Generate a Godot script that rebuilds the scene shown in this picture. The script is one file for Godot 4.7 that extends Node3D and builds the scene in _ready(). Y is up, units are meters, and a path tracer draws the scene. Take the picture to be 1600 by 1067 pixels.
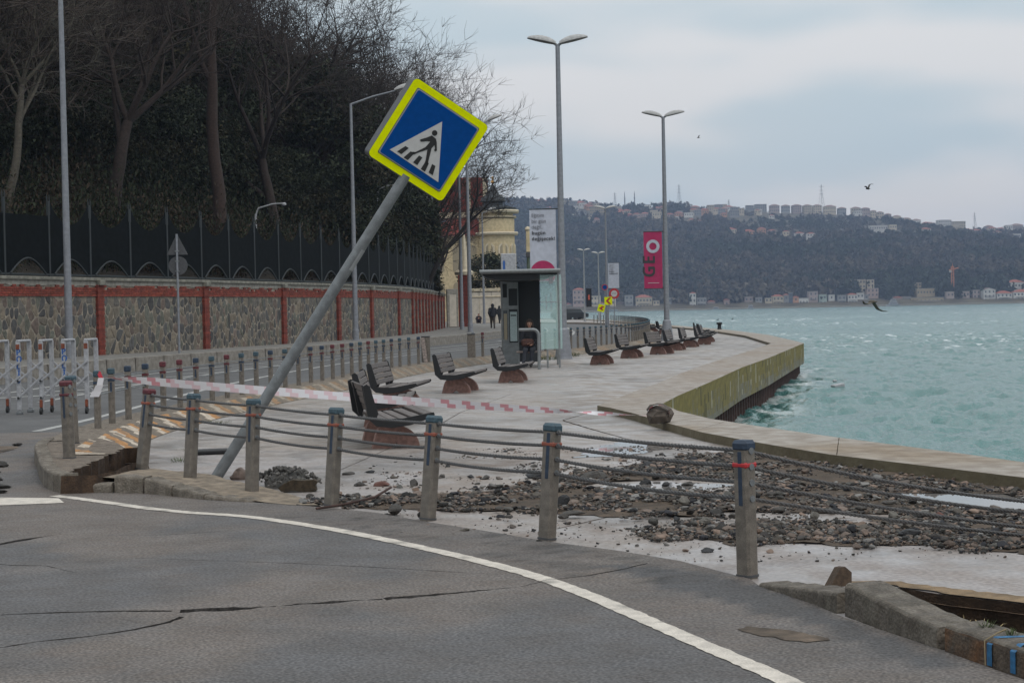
extends Node3D
# A storm-damaged seaside promenade: leaning crossing sign, wire-rope fence, benches, quay, strait and far wooded shore.

var rng := RandomNumberGenerator.new()
var used_names := {}
var tex_cache := {}
const UPV := Vector3.UP


# ---------------------------------------------------------------- mesh collector
class MB:
	var v := PackedVector3Array()
	var n := PackedVector3Array()
	var c := PackedColorArray()
	var col := Color(1, 1, 1)
	var colored := false
	var xf := Transform3D.IDENTITY

	func vert(p: Vector3, nn: Vector3) -> void:
		v.append(xf * p)
		n.append((xf.basis * nn).normalized())
		if colored:
			c.append(col)

	func tri(a: Vector3, b: Vector3, d: Vector3) -> void:   # counter-clockwise seen from outside
		var nn := (b - a).cross(d - a).normalized()
		vert(a, nn)
		vert(d, nn)
		vert(b, nn)

	func trin(a: Vector3, b: Vector3, d: Vector3, na: Vector3, nb: Vector3, nd: Vector3) -> void:
		vert(a, na)
		vert(d, nd)
		vert(b, nb)

	func quad(a: Vector3, b: Vector3, d: Vector3, e: Vector3) -> void:
		tri(a, b, d)
		tri(a, d, e)

	func box(ctr: Vector3, size: Vector3, bev := 0.0, bas := Basis.IDENTITY) -> void:
		var h := size * 0.5
		var b: float = minf(bev, minf(h.x, minf(h.y, h.z)) * 0.9)
		var pt := func(sx: float, sy: float, sz: float, ax: int) -> Vector3:
			var q := Vector3(sx * (h.x - b), sy * (h.y - b), sz * (h.z - b))
			if ax == 0:
				q.x = sx * h.x
			elif ax == 1:
				q.y = sy * h.y
			else:
				q.z = sz * h.z
			return ctr + bas * q
		for s in [-1.0, 1.0]:
			var f := [
				[pt.call(s, -1, -1, 0), pt.call(s, 1, -1, 0), pt.call(s, 1, 1, 0), pt.call(s, -1, 1, 0)],
				[pt.call(-1, s, -1, 1), pt.call(-1, s, 1, 1), pt.call(1, s, 1, 1), pt.call(1, s, -1, 1)],
				[pt.call(-1, -1, s, 2), pt.call(1, -1, s, 2), pt.call(1, 1, s, 2), pt.call(-1, 1, s, 2)]]
			for q in f:
				if s > 0:
					quad(q[0], q[1], q[2], q[3])
				else:
					quad(q[3], q[2], q[1], q[0])
		if b <= 0.0:
			return
		for s in [-1.0, 1.0]:
			for t in [-1.0, 1.0]:
				_edge(pt.call(-1, s, t, 1), pt.call(1, s, t, 1), pt.call(1, s, t, 2), pt.call(-1, s, t, 2), ctr)
				_edge(pt.call(s, -1, t, 0), pt.call(s, 1, t, 0), pt.call(s, 1, t, 2), pt.call(s, -1, t, 2), ctr)
				_edge(pt.call(s, t, -1, 0), pt.call(s, t, 1, 0), pt.call(s, t, 1, 1), pt.call(s, t, -1, 1), ctr)
				for r in [-1.0, 1.0]:
					out_tri(pt.call(s, t, r, 0), pt.call(s, t, r, 1), pt.call(s, t, r, 2), ctr)

	func _edge(a: Vector3, b: Vector3, d: Vector3, e: Vector3, ctr: Vector3) -> void:
		out_tri(a, b, d, ctr)
		out_tri(a, d, e, ctr)

	func out_tri(a: Vector3, b: Vector3, d: Vector3, ctr: Vector3) -> void:
		if (b - a).cross(d - a).dot((a + b + d) / 3.0 - ctr) < 0:
			tri(a, d, b)
		else:
			tri(a, b, d)

	func tube(path: Array, radii: Array, sides := 8, caps := true) -> void:
		var m := path.size()
		var ref := Vector3.UP
		var d0: Vector3 = (path[1] - path[0]).normalized()
		if absf(d0.y) > 0.9:
			ref = Vector3.RIGHT
		var nn: Vector3 = (ref - d0 * ref.dot(d0)).normalized()
		var rings := []
		for i in m:
			var d: Vector3 = (path[mini(i + 1, m - 1)] - path[maxi(i - 1, 0)]).normalized()
			nn = (nn - d * nn.dot(d)).normalized()
			var bb := d.cross(nn)
			var ring := []
			for k in sides:
				var a := TAU * k / sides
				ring.append(nn * cos(a) + bb * sin(a))
			rings.append(ring)
		for i in m - 1:
			var r0: float = radii[mini(i, radii.size() - 1)]
			var r1: float = radii[mini(i + 1, radii.size() - 1)]
			for k in sides:
				var k2 := (k + 1) % sides
				var a: Vector3 = rings[i][k]
				var b: Vector3 = rings[i][k2]
				var d: Vector3 = rings[i + 1][k2]
				var e: Vector3 = rings[i + 1][k]
				trin(path[i] + a * r0, path[i] + b * r0, path[i + 1] + d * r1, a, b, d)
				trin(path[i] + a * r0, path[i + 1] + d * r1, path[i + 1] + e * r1, a, d, e)
		if caps:
			for k in range(1, sides - 1):
				var r0: float = radii[0]
				var r1: float = radii[mini(m - 1, radii.size() - 1)]
				tri(path[0] + rings[0][0] * r0, path[0] + rings[0][k + 1] * r0, path[0] + rings[0][k] * r0)
				tri(path[m - 1] + rings[m - 1][0] * r1, path[m - 1] + rings[m - 1][k] * r1, path[m - 1] + rings[m - 1][k + 1] * r1)

	func lathe(prof: Array, sides := 16) -> void:     # prof: Vector2(radius, height), rising
		for i in prof.size() - 1:
			var p: Vector2 = prof[i]
			var q: Vector2 = prof[i + 1]
			var sl := Vector2(q.y - p.y, -(q.x - p.x)).normalized()
			for k in sides:
				var a := TAU * k / sides
				var b := TAU * (k + 1) / sides
				var ca := Vector3(cos(a), 0, -sin(a))
				var cb := Vector3(cos(b), 0, -sin(b))
				var na := ca * sl.x + Vector3.UP * sl.y
				var nb := cb * sl.x + Vector3.UP * sl.y
				var a0 := ca * p.x + Vector3.UP * p.y
				var b0 := cb * p.x + Vector3.UP * p.y
				var a1 := ca * q.x + Vector3.UP * q.y
				var b1 := cb * q.x + Vector3.UP * q.y
				if p.x > 0.0:
					trin(a0, b0, b1, na, nb, nb)
				if q.x > 0.0:
					trin(a0, b1, a1, na, nb, na)

	func extrude(poly: PackedVector2Array, z0: float, z1: float) -> void:   # outline in x-y, thickness along z
		if Geometry2D.is_polygon_clockwise(poly):
			poly.reverse()
		var ix := Geometry2D.triangulate_polygon(poly)
		for i in range(0, ix.size(), 3):
			var a := poly[ix[i]]
			var b := poly[ix[i + 1]]
			var d := poly[ix[i + 2]]
			if (b - a).cross(d - a) < 0:
				var t := b
				b = d
				d = t
			tri(Vector3(a.x, a.y, z1), Vector3(b.x, b.y, z1), Vector3(d.x, d.y, z1))
			tri(Vector3(a.x, a.y, z0), Vector3(d.x, d.y, z0), Vector3(b.x, b.y, z0))
		for i in poly.size():
			var a := poly[i]
			var b := poly[(i + 1) % poly.size()]
			quad(Vector3(a.x, a.y, z0), Vector3(b.x, b.y, z0), Vector3(b.x, b.y, z1), Vector3(a.x, a.y, z1))

	func mesh() -> ArrayMesh:
		var ar := []
		ar.resize(Mesh.ARRAY_MAX)
		ar[Mesh.ARRAY_VERTEX] = v
		ar[Mesh.ARRAY_NORMAL] = n
		if colored:
			ar[Mesh.ARRAY_COLOR] = c
		var am := ArrayMesh.new()
		am.add_surface_from_arrays(Mesh.PRIMITIVE_TRIANGLES, ar)
		return am


# ---------------------------------------------------------------- scene tree helpers
func numbered(base_name: String) -> String:
	if not used_names.has(base_name):
		used_names[base_name] = 0
		return base_name
	used_names[base_name] += 1
	return "%s_%03d" % [base_name, used_names[base_name]]


func tag(o: Node, label: String, category := "", group := "", kind := "") -> Node:
	if label:
		o.set_meta("label", label)
	if category:
		o.set_meta("category", category)
	if group:
		o.set_meta("group", group)
	if kind:
		o.set_meta("kind", kind)
	return o


func thing(called: String, label: String, category: String, at := Vector3.ZERO, turn := 0.0, group := "") -> Node3D:
	var o := Node3D.new()
	o.name = numbered(called)
	add_child(o)
	o.position = at
	o.rotation.y = turn
	tag(o, label, category, group)
	return o


func put(mb: MB, called: String, m: Material, parent: Node = null) -> MeshInstance3D:
	if mb.colored and m.has_meta("most"):
		var k: float = 1.0 / float(m.get_meta("most"))
		for i in mb.c.size():
			mb.c[i] = mb.c[i] * k
	return put_mesh(mb.mesh(), called, m, parent)


func put_mesh(me: Mesh, called: String, m: Material, parent: Node = null) -> MeshInstance3D:
	var o := MeshInstance3D.new()
	o.mesh = me
	o.material_override = m
	if parent == null:
		o.name = numbered(called)
		add_child(o)
	else:
		o.name = called
		parent.add_child(o, true)
	return o


func struct(mb: MB, called: String, m: Material) -> MeshInstance3D:
	var o := put(mb, called, m)
	o.set_meta("kind", "structure")
	return o


func dup(src: Node3D, at: Vector3, turn: float, label: String, group := "") -> Node3D:
	var o := src.duplicate() as Node3D
	var base_name := String(src.name)
	if base_name.length() > 4 and base_name.substr(base_name.length() - 3).is_valid_int():
		base_name = base_name.substr(0, base_name.length() - 4)
	o.name = numbered(base_name)
	add_child(o)
	o.position = at
	o.rotation.y = turn
	o.set_meta("label", label)
	if group:
		o.set_meta("group", group)
	return o


# ---------------------------------------------------------------- materials (base colours are linear reflectances)
func lin(r: float, g: float, b: float) -> Color:
	return Color(r, g, b).linear_to_srgb()


func ntex(key: String, freq: float, lo: Color, hi: Color, octaves := 4, size := 512, mid = null, kind := FastNoiseLite.TYPE_SIMPLEX_SMOOTH) -> Texture2D:
	if tex_cache.has(key):
		return tex_cache[key]
	var f := FastNoiseLite.new()
	f.noise_type = kind
	f.frequency = freq
	f.fractal_octaves = octaves
	f.seed = key.hash() % 10000
	var t := NoiseTexture2D.new()
	t.width = size
	t.height = size
	t.seamless = true
	t.noise = f
	var g := Gradient.new()
	g.set_color(0, lo)
	g.set_color(1, hi)
	g.set_offset(0, 0.25)
	g.set_offset(1, 0.75)
	if mid != null:
		g.add_point(0.5, mid)
	t.color_ramp = g
	tex_cache[key] = t
	return t


func nrm(key: String, freq: float, strength := 4.0, octaves := 4, size := 512) -> Texture2D:
	if tex_cache.has(key):
		return tex_cache[key]
	var f := FastNoiseLite.new()
	f.noise_type = FastNoiseLite.TYPE_SIMPLEX_SMOOTH
	f.frequency = freq
	f.fractal_octaves = octaves
	f.seed = key.hash() % 10000
	var t := NoiseTexture2D.new()
	t.width = size
	t.height = size
	t.seamless = true
	t.as_normal_map = true
	t.bump_strength = strength
	t.noise = f
	tex_cache[key] = t
	return t


func mat(r: float, g: float, b: float, rough := 0.8, metal := 0.0) -> StandardMaterial3D:
	var m := StandardMaterial3D.new()
	m.albedo_color = lin(r, g, b)
	m.roughness = rough
	m.metallic = metal
	return m


# grain of a given size in metres laid over a base colour, with patches of a second size
func grain(m: StandardMaterial3D, fine_m: float, patch_m: float, amount := 0.25, bump := 0.0, warm := 0.0, patch := -1.0) -> StandardMaterial3D:
	var a := clampf(1.0 - amount, 0.05, 1.0)
	var pa := a if patch < 0.0 else 1.0 - patch
	m.albedo_texture = ntex("patch_%.2f_%.2f" % [pa, warm], 0.012, lin(pa, pa * (1.0 - warm * 0.5), pa * (1.0 - warm)), lin(1, 1, 1), 5)
	m.uv1_triplanar = true
	m.uv1_world_triplanar = true
	m.uv1_scale = Vector3.ONE / patch_m
	m.detail_enabled = true
	m.detail_blend_mode = BaseMaterial3D.BLEND_MODE_MUL
	m.detail_uv_layer = BaseMaterial3D.DETAIL_UV_2
	m.detail_albedo = ntex("fine_%.2f" % amount, 0.06, lin(a, a, a), lin(1, 1, 1), 3)
	m.uv2_triplanar = true
	m.uv2_world_triplanar = true
	m.uv2_scale = Vector3.ONE / fine_m
	if bump > 0.0:
		m.normal_enabled = true
		m.normal_texture = nrm("bump", 0.05, 6.0)
		m.normal_scale = bump
	return m


# vertex colours hold values up to one: the material carries the brightest, the mesh the share of it
func vcol(m: StandardMaterial3D, most := 2.5) -> StandardMaterial3D:
	m.vertex_color_use_as_albedo = true
	var c := m.albedo_color.srgb_to_linear()
	m.albedo_color = lin(c.r * most, c.g * most, c.b * most)
	m.set_meta("most", most)
	return m


var mats := {}

func make_materials() -> void:
	mats.asphalt = vcol(grain(mat(0.205, 0.193, 0.190, 0.8), 0.8, 4.0, 0.55, 0.7, 0.08, 0.12))
	mats.asphalt_far = grain(mat(0.115, 0.112, 0.112, 0.8), 0.6, 6.0, 0.25, 0.2)
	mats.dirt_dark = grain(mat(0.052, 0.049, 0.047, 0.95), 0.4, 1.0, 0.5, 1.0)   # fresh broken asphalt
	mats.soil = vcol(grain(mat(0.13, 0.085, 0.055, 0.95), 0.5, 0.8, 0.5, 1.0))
	mats.sand = vcol(grain(mat(0.34, 0.27, 0.20, 0.95), 0.12, 0.9, 0.35, 0.5))
	mats.line_paint = vcol(grain(mat(0.70, 0.63, 0.55, 0.7), 0.5, 0.9, 0.22, 0.2))
	mats.line_far = grain(mat(0.50, 0.49, 0.47, 0.7), 0.3, 1.5, 0.3)
	var pr := vcol(grain(mat(0.365, 0.336, 0.320, 0.45), 1.6, 3.5, 0.28, 0.12, 0.10, 0.16))
	pr.roughness_texture = ntex("wet", 0.010, Color(0.34, 0.34, 0.34), Color(1, 1, 1), 4)
	pr.roughness = 0.85
	mats.promenade = pr
	mats.concrete = grain(mat(0.36, 0.33, 0.29, 0.85), 0.25, 2.0, 0.35, 0.3, 0.1)
	mats.coping = vcol(grain(mat(0.40, 0.355, 0.31, 0.75), 0.3, 2.5, 0.3, 0.3, 0.12))
	mats.quay_face = vcol(grain(mat(0.34, 0.32, 0.25, 0.85), 0.3, 1.2, 0.35, 0.4))
	mats.rust = grain(mat(0.105, 0.055, 0.045, 0.85), 0.5, 1.0, 0.5, 0.5)
	mats.kerb = vcol(grain(mat(0.30, 0.265, 0.225, 0.85), 0.7, 0.8, 0.42, 0.8, 0.08))
	mats.steel_post = grain(mat(0.245, 0.212, 0.178, 0.45, 0.25), 0.35, 0.5, 0.35, 0.15)
	mats.blue_cap = grain(mat(0.060, 0.115, 0.15, 0.55), 0.06, 0.2, 0.4)
	mats.blue_slot = grain(mat(0.030, 0.055, 0.10, 0.6), 0.08, 0.3, 0.4)
	mats.orange_band = grain(mat(0.36, 0.10, 0.06, 0.6), 0.06, 0.3, 0.3)
	mats.red_band = mat(0.40, 0.02, 0.025, 0.5)
	mats.dark_red_band = grain(mat(0.16, 0.025, 0.035, 0.55), 0.06, 0.3, 0.4)
	mats.rope = grain(mat(0.12, 0.115, 0.115, 0.55, 0.2), 0.2, 0.4, 0.3)
	mats.galv = grain(mat(0.25, 0.265, 0.275, 0.55, 0.2), 0.3, 0.8, 0.35, 0.1)
	mats.pole_grey = grain(mat(0.29, 0.30, 0.33, 0.55, 0.15), 0.5, 1.2, 0.22)
	mats.pole_light = grain(mat(0.36, 0.37, 0.38, 0.55, 0.1), 0.2, 1.2, 0.2)
	mats.lamp_shell = grain(mat(0.55, 0.54, 0.53, 0.6), 0.2, 0.8, 0.3)
	mats.lamp_under = mat(0.09, 0.085, 0.08, 0.5)
	mats.sign_yellow = grain(mat(0.80, 0.86, 0.0, 0.6), 0.3, 0.6, 0.08)
	mats.sign_yellow.metallic_specular = 0.15
	mats.sign_blue = grain(mat(0.004, 0.066, 0.275, 0.5), 0.3, 0.5, 0.12)
	mats.sign_blue.metallic_specular = 0.12
	mats.sign_white = grain(mat(0.56, 0.55, 0.54, 0.5), 0.2, 0.5, 0.1)
	mats.sign_black = mat(0.015, 0.014, 0.014, 0.5)
	mats.sign_back = grain(mat(0.085, 0.085, 0.09, 0.6), 0.2, 0.6, 0.25)
	mats.tape_white = mat(0.70, 0.68, 0.70, 0.35)
	mats.tape_white.backlight_enabled = true
	mats.tape_white.backlight = Color(0.3, 0.3, 0.3)
	mats.tape = vcol(mat(1, 1, 1, 0.35), 1.0)
	mats.tape.backlight_enabled = true
	mats.tape.backlight = Color(0.25, 0.25, 0.25)
	mats.bench_wood = vcol(grain(mat(0.062, 0.050, 0.045, 0.55), 0.06, 0.5, 0.45, 0.3))
	mats.bench_worn = vcol(grain(mat(0.20, 0.162, 0.145, 0.6), 0.3, 0.5, 0.45, 0.3))
	mats.bench_iron = mat(0.016, 0.016, 0.017, 0.5, 0.3)
	mats.bench_leg = grain(mat(0.33, 0.185, 0.15, 0.85), 0.3, 0.6, 0.35, 0.5)
	mats.rock = vcol(grain(mat(1, 1, 1, 0.75), 0.12, 0.5, 0.4, 0.8), 0.4)
	mats.wall_mortar = grain(mat(0.47, 0.405, 0.325, 0.95), 0.9, 2.5, 0.5, 0.8)
	mats.wall_stone = vcol(grain(mat(1, 1, 1, 0.9), 0.6, 1.0, 0.35, 0.8), 0.5)
	mats.brick = vcol(grain(mat(0.33, 0.068, 0.042, 0.85), 0.6, 1.5, 0.4, 0.4))
	mats.brick_joint = grain(mat(0.20, 0.11, 0.085, 0.95), 0.2, 1.5, 0.3)
	mats.wall_coping = grain(mat(0.36, 0.345, 0.29, 0.9), 0.3, 1.8, 0.45, 0.4)
	mats.plaster = grain(mat(0.42, 0.39, 0.34, 0.9), 0.3, 1.5, 0.35, 0.3)
	mats.fence_black = grain(mat(0.0085, 0.011, 0.0115, 0.75), 0.8, 2.0, 0.4)
	mats.fence_black.metallic_specular = 0.2
	mats.fence_iron = mat(0.020, 0.025, 0.027, 0.6)
	mats.pavement = grain(mat(0.25, 0.235, 0.215, 0.9), 0.4, 3.0, 0.3, 0.2)
	mats.forest_floor = grain(mat(0.045, 0.036, 0.025, 1.0), 0.5, 4.0, 0.5, 0.8)
	mats.bark = vcol(grain(mat(1, 1, 1, 0.95), 0.4, 1.0, 0.45, 0.8), 0.4)
	mats.leaf = vcol(mat(1, 1, 1, 0.7), 0.1)
	mats.leaf.metallic_specular = 0.25
	mats.tufts = vcol(mat(1, 1, 1, 0.8), 1.0)
	mats.tufts.metallic_specular = 0.2
	mats.barrier_white = grain(mat(0.45, 0.45, 0.47, 0.5), 0.4, 0.5, 0.25)
	mats.rubber = mat(0.02, 0.02, 0.02, 0.7)
	mats.orange_plastic = grain(mat(0.30, 0.075, 0.03, 0.6), 0.2, 0.4, 0.4)
	mats.police_blue = mat(0.02, 0.09, 0.30, 0.5)
	mats.glass = mat(0.55, 0.80, 0.76, 0.05)
	mats.glass.transparency = BaseMaterial3D.TRANSPARENCY_ALPHA
	mats.glass.albedo_color.a = 0.28
	mats.shelter_steel = grain(mat(0.25, 0.262, 0.266, 0.45, 0.3), 0.2, 1.0, 0.2)
	mats.shelter_dark = mat(0.010, 0.011, 0.012, 0.6)
	mats.notice = grain(mat(0.46, 0.55, 0.55, 0.4), 0.15, 0.5, 0.2)
	mats.banner_white = grain(mat(0.50, 0.52, 0.60, 0.6), 0.3, 1.5, 0.12)
	mats.banner_magenta = grain(mat(0.42, 0.015, 0.10, 0.6), 0.3, 1.5, 0.15)
	mats.text_dark = mat(0.03, 0.03, 0.035, 0.6)
	mats.text_grey = mat(0.13, 0.13, 0.145, 0.6)
	mats.cream = grain(mat(0.72, 0.58, 0.36, 0.9), 0.5, 3.0, 0.25)
	mats.cream_trim = grain(mat(0.72, 0.62, 0.46, 0.9), 0.5, 3.0, 0.2)
	mats.red_roof = grain(mat(0.27, 0.042, 0.03, 0.85), 0.4, 3.0, 0.35)
	mats.dome = grain(mat(0.035, 0.04, 0.045, 0.6), 0.3, 2.0, 0.3)
	mats.window_dark = mat(0.05, 0.055, 0.06, 0.15)
	mats.window_cream = mat(0.30, 0.25, 0.17, 0.5)
	mats.gold = mat(0.55, 0.30, 0.08, 0.4, 0.6)
	mats.white_wall = grain(mat(0.66, 0.59, 0.50, 0.9), 0.5, 3.0, 0.18)
	mats.cloth_black = mat(0.012, 0.012, 0.014, 0.9)
	mats.figure = vcol(mat(1, 1, 1, 0.8), 0.5)
	mats.far_forest = vcol(mat(1, 1, 1, 1.0), 1.0)
	mats.far_ground = grain(mat(0.135, 0.115, 0.075, 1.0), 20.0, 120.0, 0.5)
	mats.far_wall = vcol(grain(mat(1, 1, 1, 0.9), 3.0, 20.0, 0.12), 1.0)
	mats.far_roof = vcol(mat(1, 1, 1, 0.9), 1.0)
	mats.far_window = mat(0.06, 0.065, 0.075, 0.4)
	mats.pylon = mat(0.14, 0.14, 0.145, 0.7)
	mats.crane = mat(0.42, 0.14, 0.05, 0.6)
	mats.grass = vcol(mat(1, 1, 1, 0.8), 0.5)
	mats.bird = vcol(mat(1, 1, 1, 0.8), 0.5)


# ---------------------------------------------------------------- light and lens
func make_camera_and_light() -> void:
	var cam := Camera3D.new()
	cam.name = "camera"
	cam.position = Vector3(0, 1.7, 0)
	cam.rotation_degrees = Vector3(-1.09, 0, -1.16)
	cam.fov = 23.197
	cam.near = 0.1
	cam.far = 9000.0
	cam.current = true
	add_child(cam)

	var env := Environment.new()
	env.background_mode = Environment.BG_SKY
	var sky := Sky.new()
	var pm := PanoramaSkyMaterial.new()
	pm.panorama = overcast()
	sky.sky_material = pm
	env.sky = sky
	env.tonemap_mode = Environment.TONE_MAPPER_LINEAR
	env.tonemap_exposure = 1.3
	env.fog_enabled = true
	env.fog_density = 0.00020
	env.fog_light_color = Color(0.63, 0.70, 0.82)
	env.sdfgi_enabled = true
	env.ssao_enabled = true
	env.ssil_enabled = true
	var we := WorldEnvironment.new()
	we.name = "environment"
	we.environment = env
	add_child(we)

	var sun := DirectionalLight3D.new()
	sun.name = "sun"
	sun.light_energy = 0.22
	sun.light_angular_distance = 30.0
	sun.light_color = Color(1.0, 0.965, 0.92)
	sun.shadow_enabled = true
	sun.rotation_degrees = Vector3(-58, 35, 0)
	add_child(sun)


func overcast() -> ImageTexture:
	var w := 1536
	var h := 768
	var a := FastNoiseLite.new()
	a.noise_type = FastNoiseLite.TYPE_SIMPLEX_SMOOTH
	a.frequency = 1.0
	a.fractal_octaves = 5
	a.fractal_gain = 0.46
	a.seed = 5
	var b := FastNoiseLite.new()
	b.noise_type = FastNoiseLite.TYPE_SIMPLEX_SMOOTH
	b.frequency = 0.7
	b.fractal_octaves = 3
	b.seed = 11
	var data := PackedFloat32Array()
	data.resize(w * h * 3)
	var blue := Vector3(0.385, 0.452, 0.490)
	var pale := Vector3(0.530, 0.535, 0.540)
	var warm := Vector3(0.575, 0.545, 0.515)
	var i := 0
	for y in h:
		var el := (0.5 - (y + 0.5) / h) * PI
		var up := sin(el)
		if y >= h / 2 + 2:
			for x in w:
				data[i] = 0.40
				data[i + 1] = 0.44
				data[i + 2] = 0.46
				i += 3
			continue
		var ce := cos(el)
		var lift := 1.0 + 0.8 * clampf(up, 0.0, 1.0)
		for x in w:
			var az := (x + 0.5) / w * TAU
			var p := Vector3(sin(az) * ce, up, cos(az) * ce)
			# cloud sheets stretch along the horizon
			var q := p / (0.22 + maxf(up, 0.0)) * 0.55
			q.y = up * 6.0
			var n1 := a.get_noise_3dv(q * 2.2)
			var n2 := b.get_noise_3dv(q * 1.3 + Vector3(7, 3, 1))
			var t := smoothstep(-0.28, 0.32, n1 + 0.35 * n2)
			var c := blue.lerp(pale, t)
			c = c.lerp(warm, clampf((n2 + 0.15) * 0.9, 0.0, 0.55) * (1.0 - smoothstep(0.02, 0.16, up)))
			c *= lift
			data[i] = c.x
			data[i + 1] = c.y
			data[i + 2] = c.z
			i += 3
	var im := Image.create_from_data(w, h, false, Image.FORMAT_RGBF, data.to_byte_array())
	return ImageTexture.create_from_image(im)


# ---------------------------------------------------------------- plan lines of the place (x, z in metres)
func pv(a: Array) -> PackedVector2Array:
	var o := PackedVector2Array()
	for i in range(0, a.size(), 2):
		o.append(Vector2(a[i], a[i + 1]))
	return o


var ROAD_EDGE := pv([3.6, -2.5, 2.6, -6.3, 2.26, -7.41, 2.06, -8.09, 1.77, -8.97, 1.61, -9.69, 1.47, -10.0, 1.45, -10.3, 1.09, -11.1, 0.69, -11.65, 0.23, -12.15, -0.23, -12.8, -0.71, -13.42, -1.17, -14.1, -1.61, -14.53, -1.85, -14.72, -2.55, -15.2, -2.92, -15.4, -3.28, -15.75, -3.61, -16.04, -4.08, -16.18, -4.35, -16.14, -4.66, -16.57, -5.03, -17.58, -5.38, -18.71, -5.78, -20.0])
var STRIP := pv([-5.28, -19.0, -5.55, -21.0, -5.76, -23.0, -5.78, -24.7, -5.68, -26.4, -5.5, -28.7, -5.09, -32.5, -4.5, -36.0, -3.9, -40.4, -3.27, -45.7, -2.62, -48.6, -1.26, -54.2, 0.6, -58.8, 2.03, -62.2, 3.6, -67.5, 5.7, -75.0, 7.5, -90.0, 8.8, -107.0, 9.7, -126.0, 10.0, -141.0, 10.1, -158.0, 9.2, -173.0, 6.2, -188.0, 0.0, -205.0])
var COPE_OUT := pv([8.0, -5.0, 5.9, -12.2, 5.23, -15.15, 5.01, -16.35, 4.68, -17.45, 4.28, -18.62, 3.82, -19.97, 3.31, -21.64, 2.79, -23.59, 2.53, -25.47, 2.46, -27.4, 2.97, -29.86, 4.14, -34.87, 5.91, -42.76, 7.6, -49.48, 11.94, -67.95, 13.6, -87.82, 13.95, -98.0, 14.3, -113.5, 14.1, -124.0, 13.8, -145.0, 13.6, -170.0, 13.0, -215.0, 11.0, -262.0, 4.0, -300.0, -12.0, -322.0])
var COPE_IN := pv([7.3, -4.5, 5.3, -11.6, 4.79, -13.88, 4.58, -14.93, 4.22, -15.73, 3.81, -16.61, 3.35, -17.6, 2.91, -19.06, 2.40, -20.99, 2.10, -22.99, 1.82, -25.1, 1.54, -26.7, 1.38, -27.3, 2.10, -30.66, 3.08, -35.05, 3.9, -39.15, 5.2, -45.19, 6.72, -51.44, 8.85, -60.58, 10.7, -68.6, 12.3, -87.9, 12.6, -98.0, 13.0, -113.5, 12.8, -124.0, 12.5, -145.0, 12.3, -169.0, 11.7, -214.0, 9.8, -261.0, 3.2, -298.0, -13.0, -320.0])
var WALL := pv([-21.5, -33.0, -19.0, -42.0, -16.6, -50.0, -14.3, -57.6, -11.9, -64.5, -9.9, -72.0, -8.2, -78.5, -7.1, -84.0, -6.2, -91.0, -5.75, -96.0, -5.3, -110.0, -5.15, -126.0])
var KERB_FAR := pv([-15.6, -25.0, -14.2, -38.0, -12.9, -49.0, -11.0, -56.6, -9.2, -62.5, -6.4, -72.5, -3.6, -83.0, -1.0, -98.0, 0.9, -117.0, 2.2, -140.0, 1.6, -170.0, -8.0, -215.0])
const PAVE_Y := 0.42


func resample(p: PackedVector2Array, step: float) -> PackedVector2Array:
	var o := PackedVector2Array([p[0]])
	var left := step
	for i in p.size() - 1:
		var a := p[i]
		var b := p[i + 1]
		var l := a.distance_to(b)
		var at := left
		while at <= l:
			o.append(a.lerp(b, at / l))
			at += step
		left = at - l
	return o


func smooth(p: PackedVector2Array, times := 2) -> PackedVector2Array:
	for t in times:
		var o := PackedVector2Array([p[0]])
		for i in p.size() - 1:
			o.append(p[i].lerp(p[i + 1], 0.25))
			o.append(p[i].lerp(p[i + 1], 0.75))
		o.append(p[p.size() - 1])
		p = o
	return p


func heading(p: PackedVector2Array, i: int) -> Vector2:
	return (p[mini(i + 1, p.size() - 1)] - p[maxi(i - 1, 0)]).normalized()


func offset(p: PackedVector2Array, d: float) -> PackedVector2Array:   # positive: to the right of the heading
	var o := PackedVector2Array()
	for i in p.size():
		var h := heading(p, i)
		o.append(p[i] + Vector2(-h.y, h.x) * d)
	return o


func rev(p: PackedVector2Array) -> PackedVector2Array:
	var o := p.duplicate()
	o.reverse()
	return o


func bounds(p: PackedVector2Array) -> Rect2:
	var r := Rect2(p[0], Vector2.ZERO)
	for q in p:
		r = r.expand(q)
	return r


func v3(p: Vector2, y := 0.0) -> Vector3:
	return Vector3(p.x, y, p.y)


# a level sheet cut into cells: inside ADD, outside every polygon of SUBS
func sheet(mb: MB, add: PackedVector2Array, subs: Array, cell: float, y: float, paint: Callable, clip := Rect2()) -> void:
	var bb := bounds(add)
	if clip.size.x > 0:
		bb = bb.intersection(clip)
	var boxes := []
	for s in subs:
		boxes.append(bounds(s))
	var nx := int(ceil(bb.size.x / cell))
	var nz := int(ceil(bb.size.y / cell))
	for i in nx:
		for k in nz:
			var o := bb.position + Vector2(i, k) * cell
			var e := Vector2(minf(cell, bb.end.x - o.x), minf(cell, bb.end.y - o.y))
			_cell(mb, Rect2(o, e), add, subs, boxes, y, paint, 0)


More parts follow.
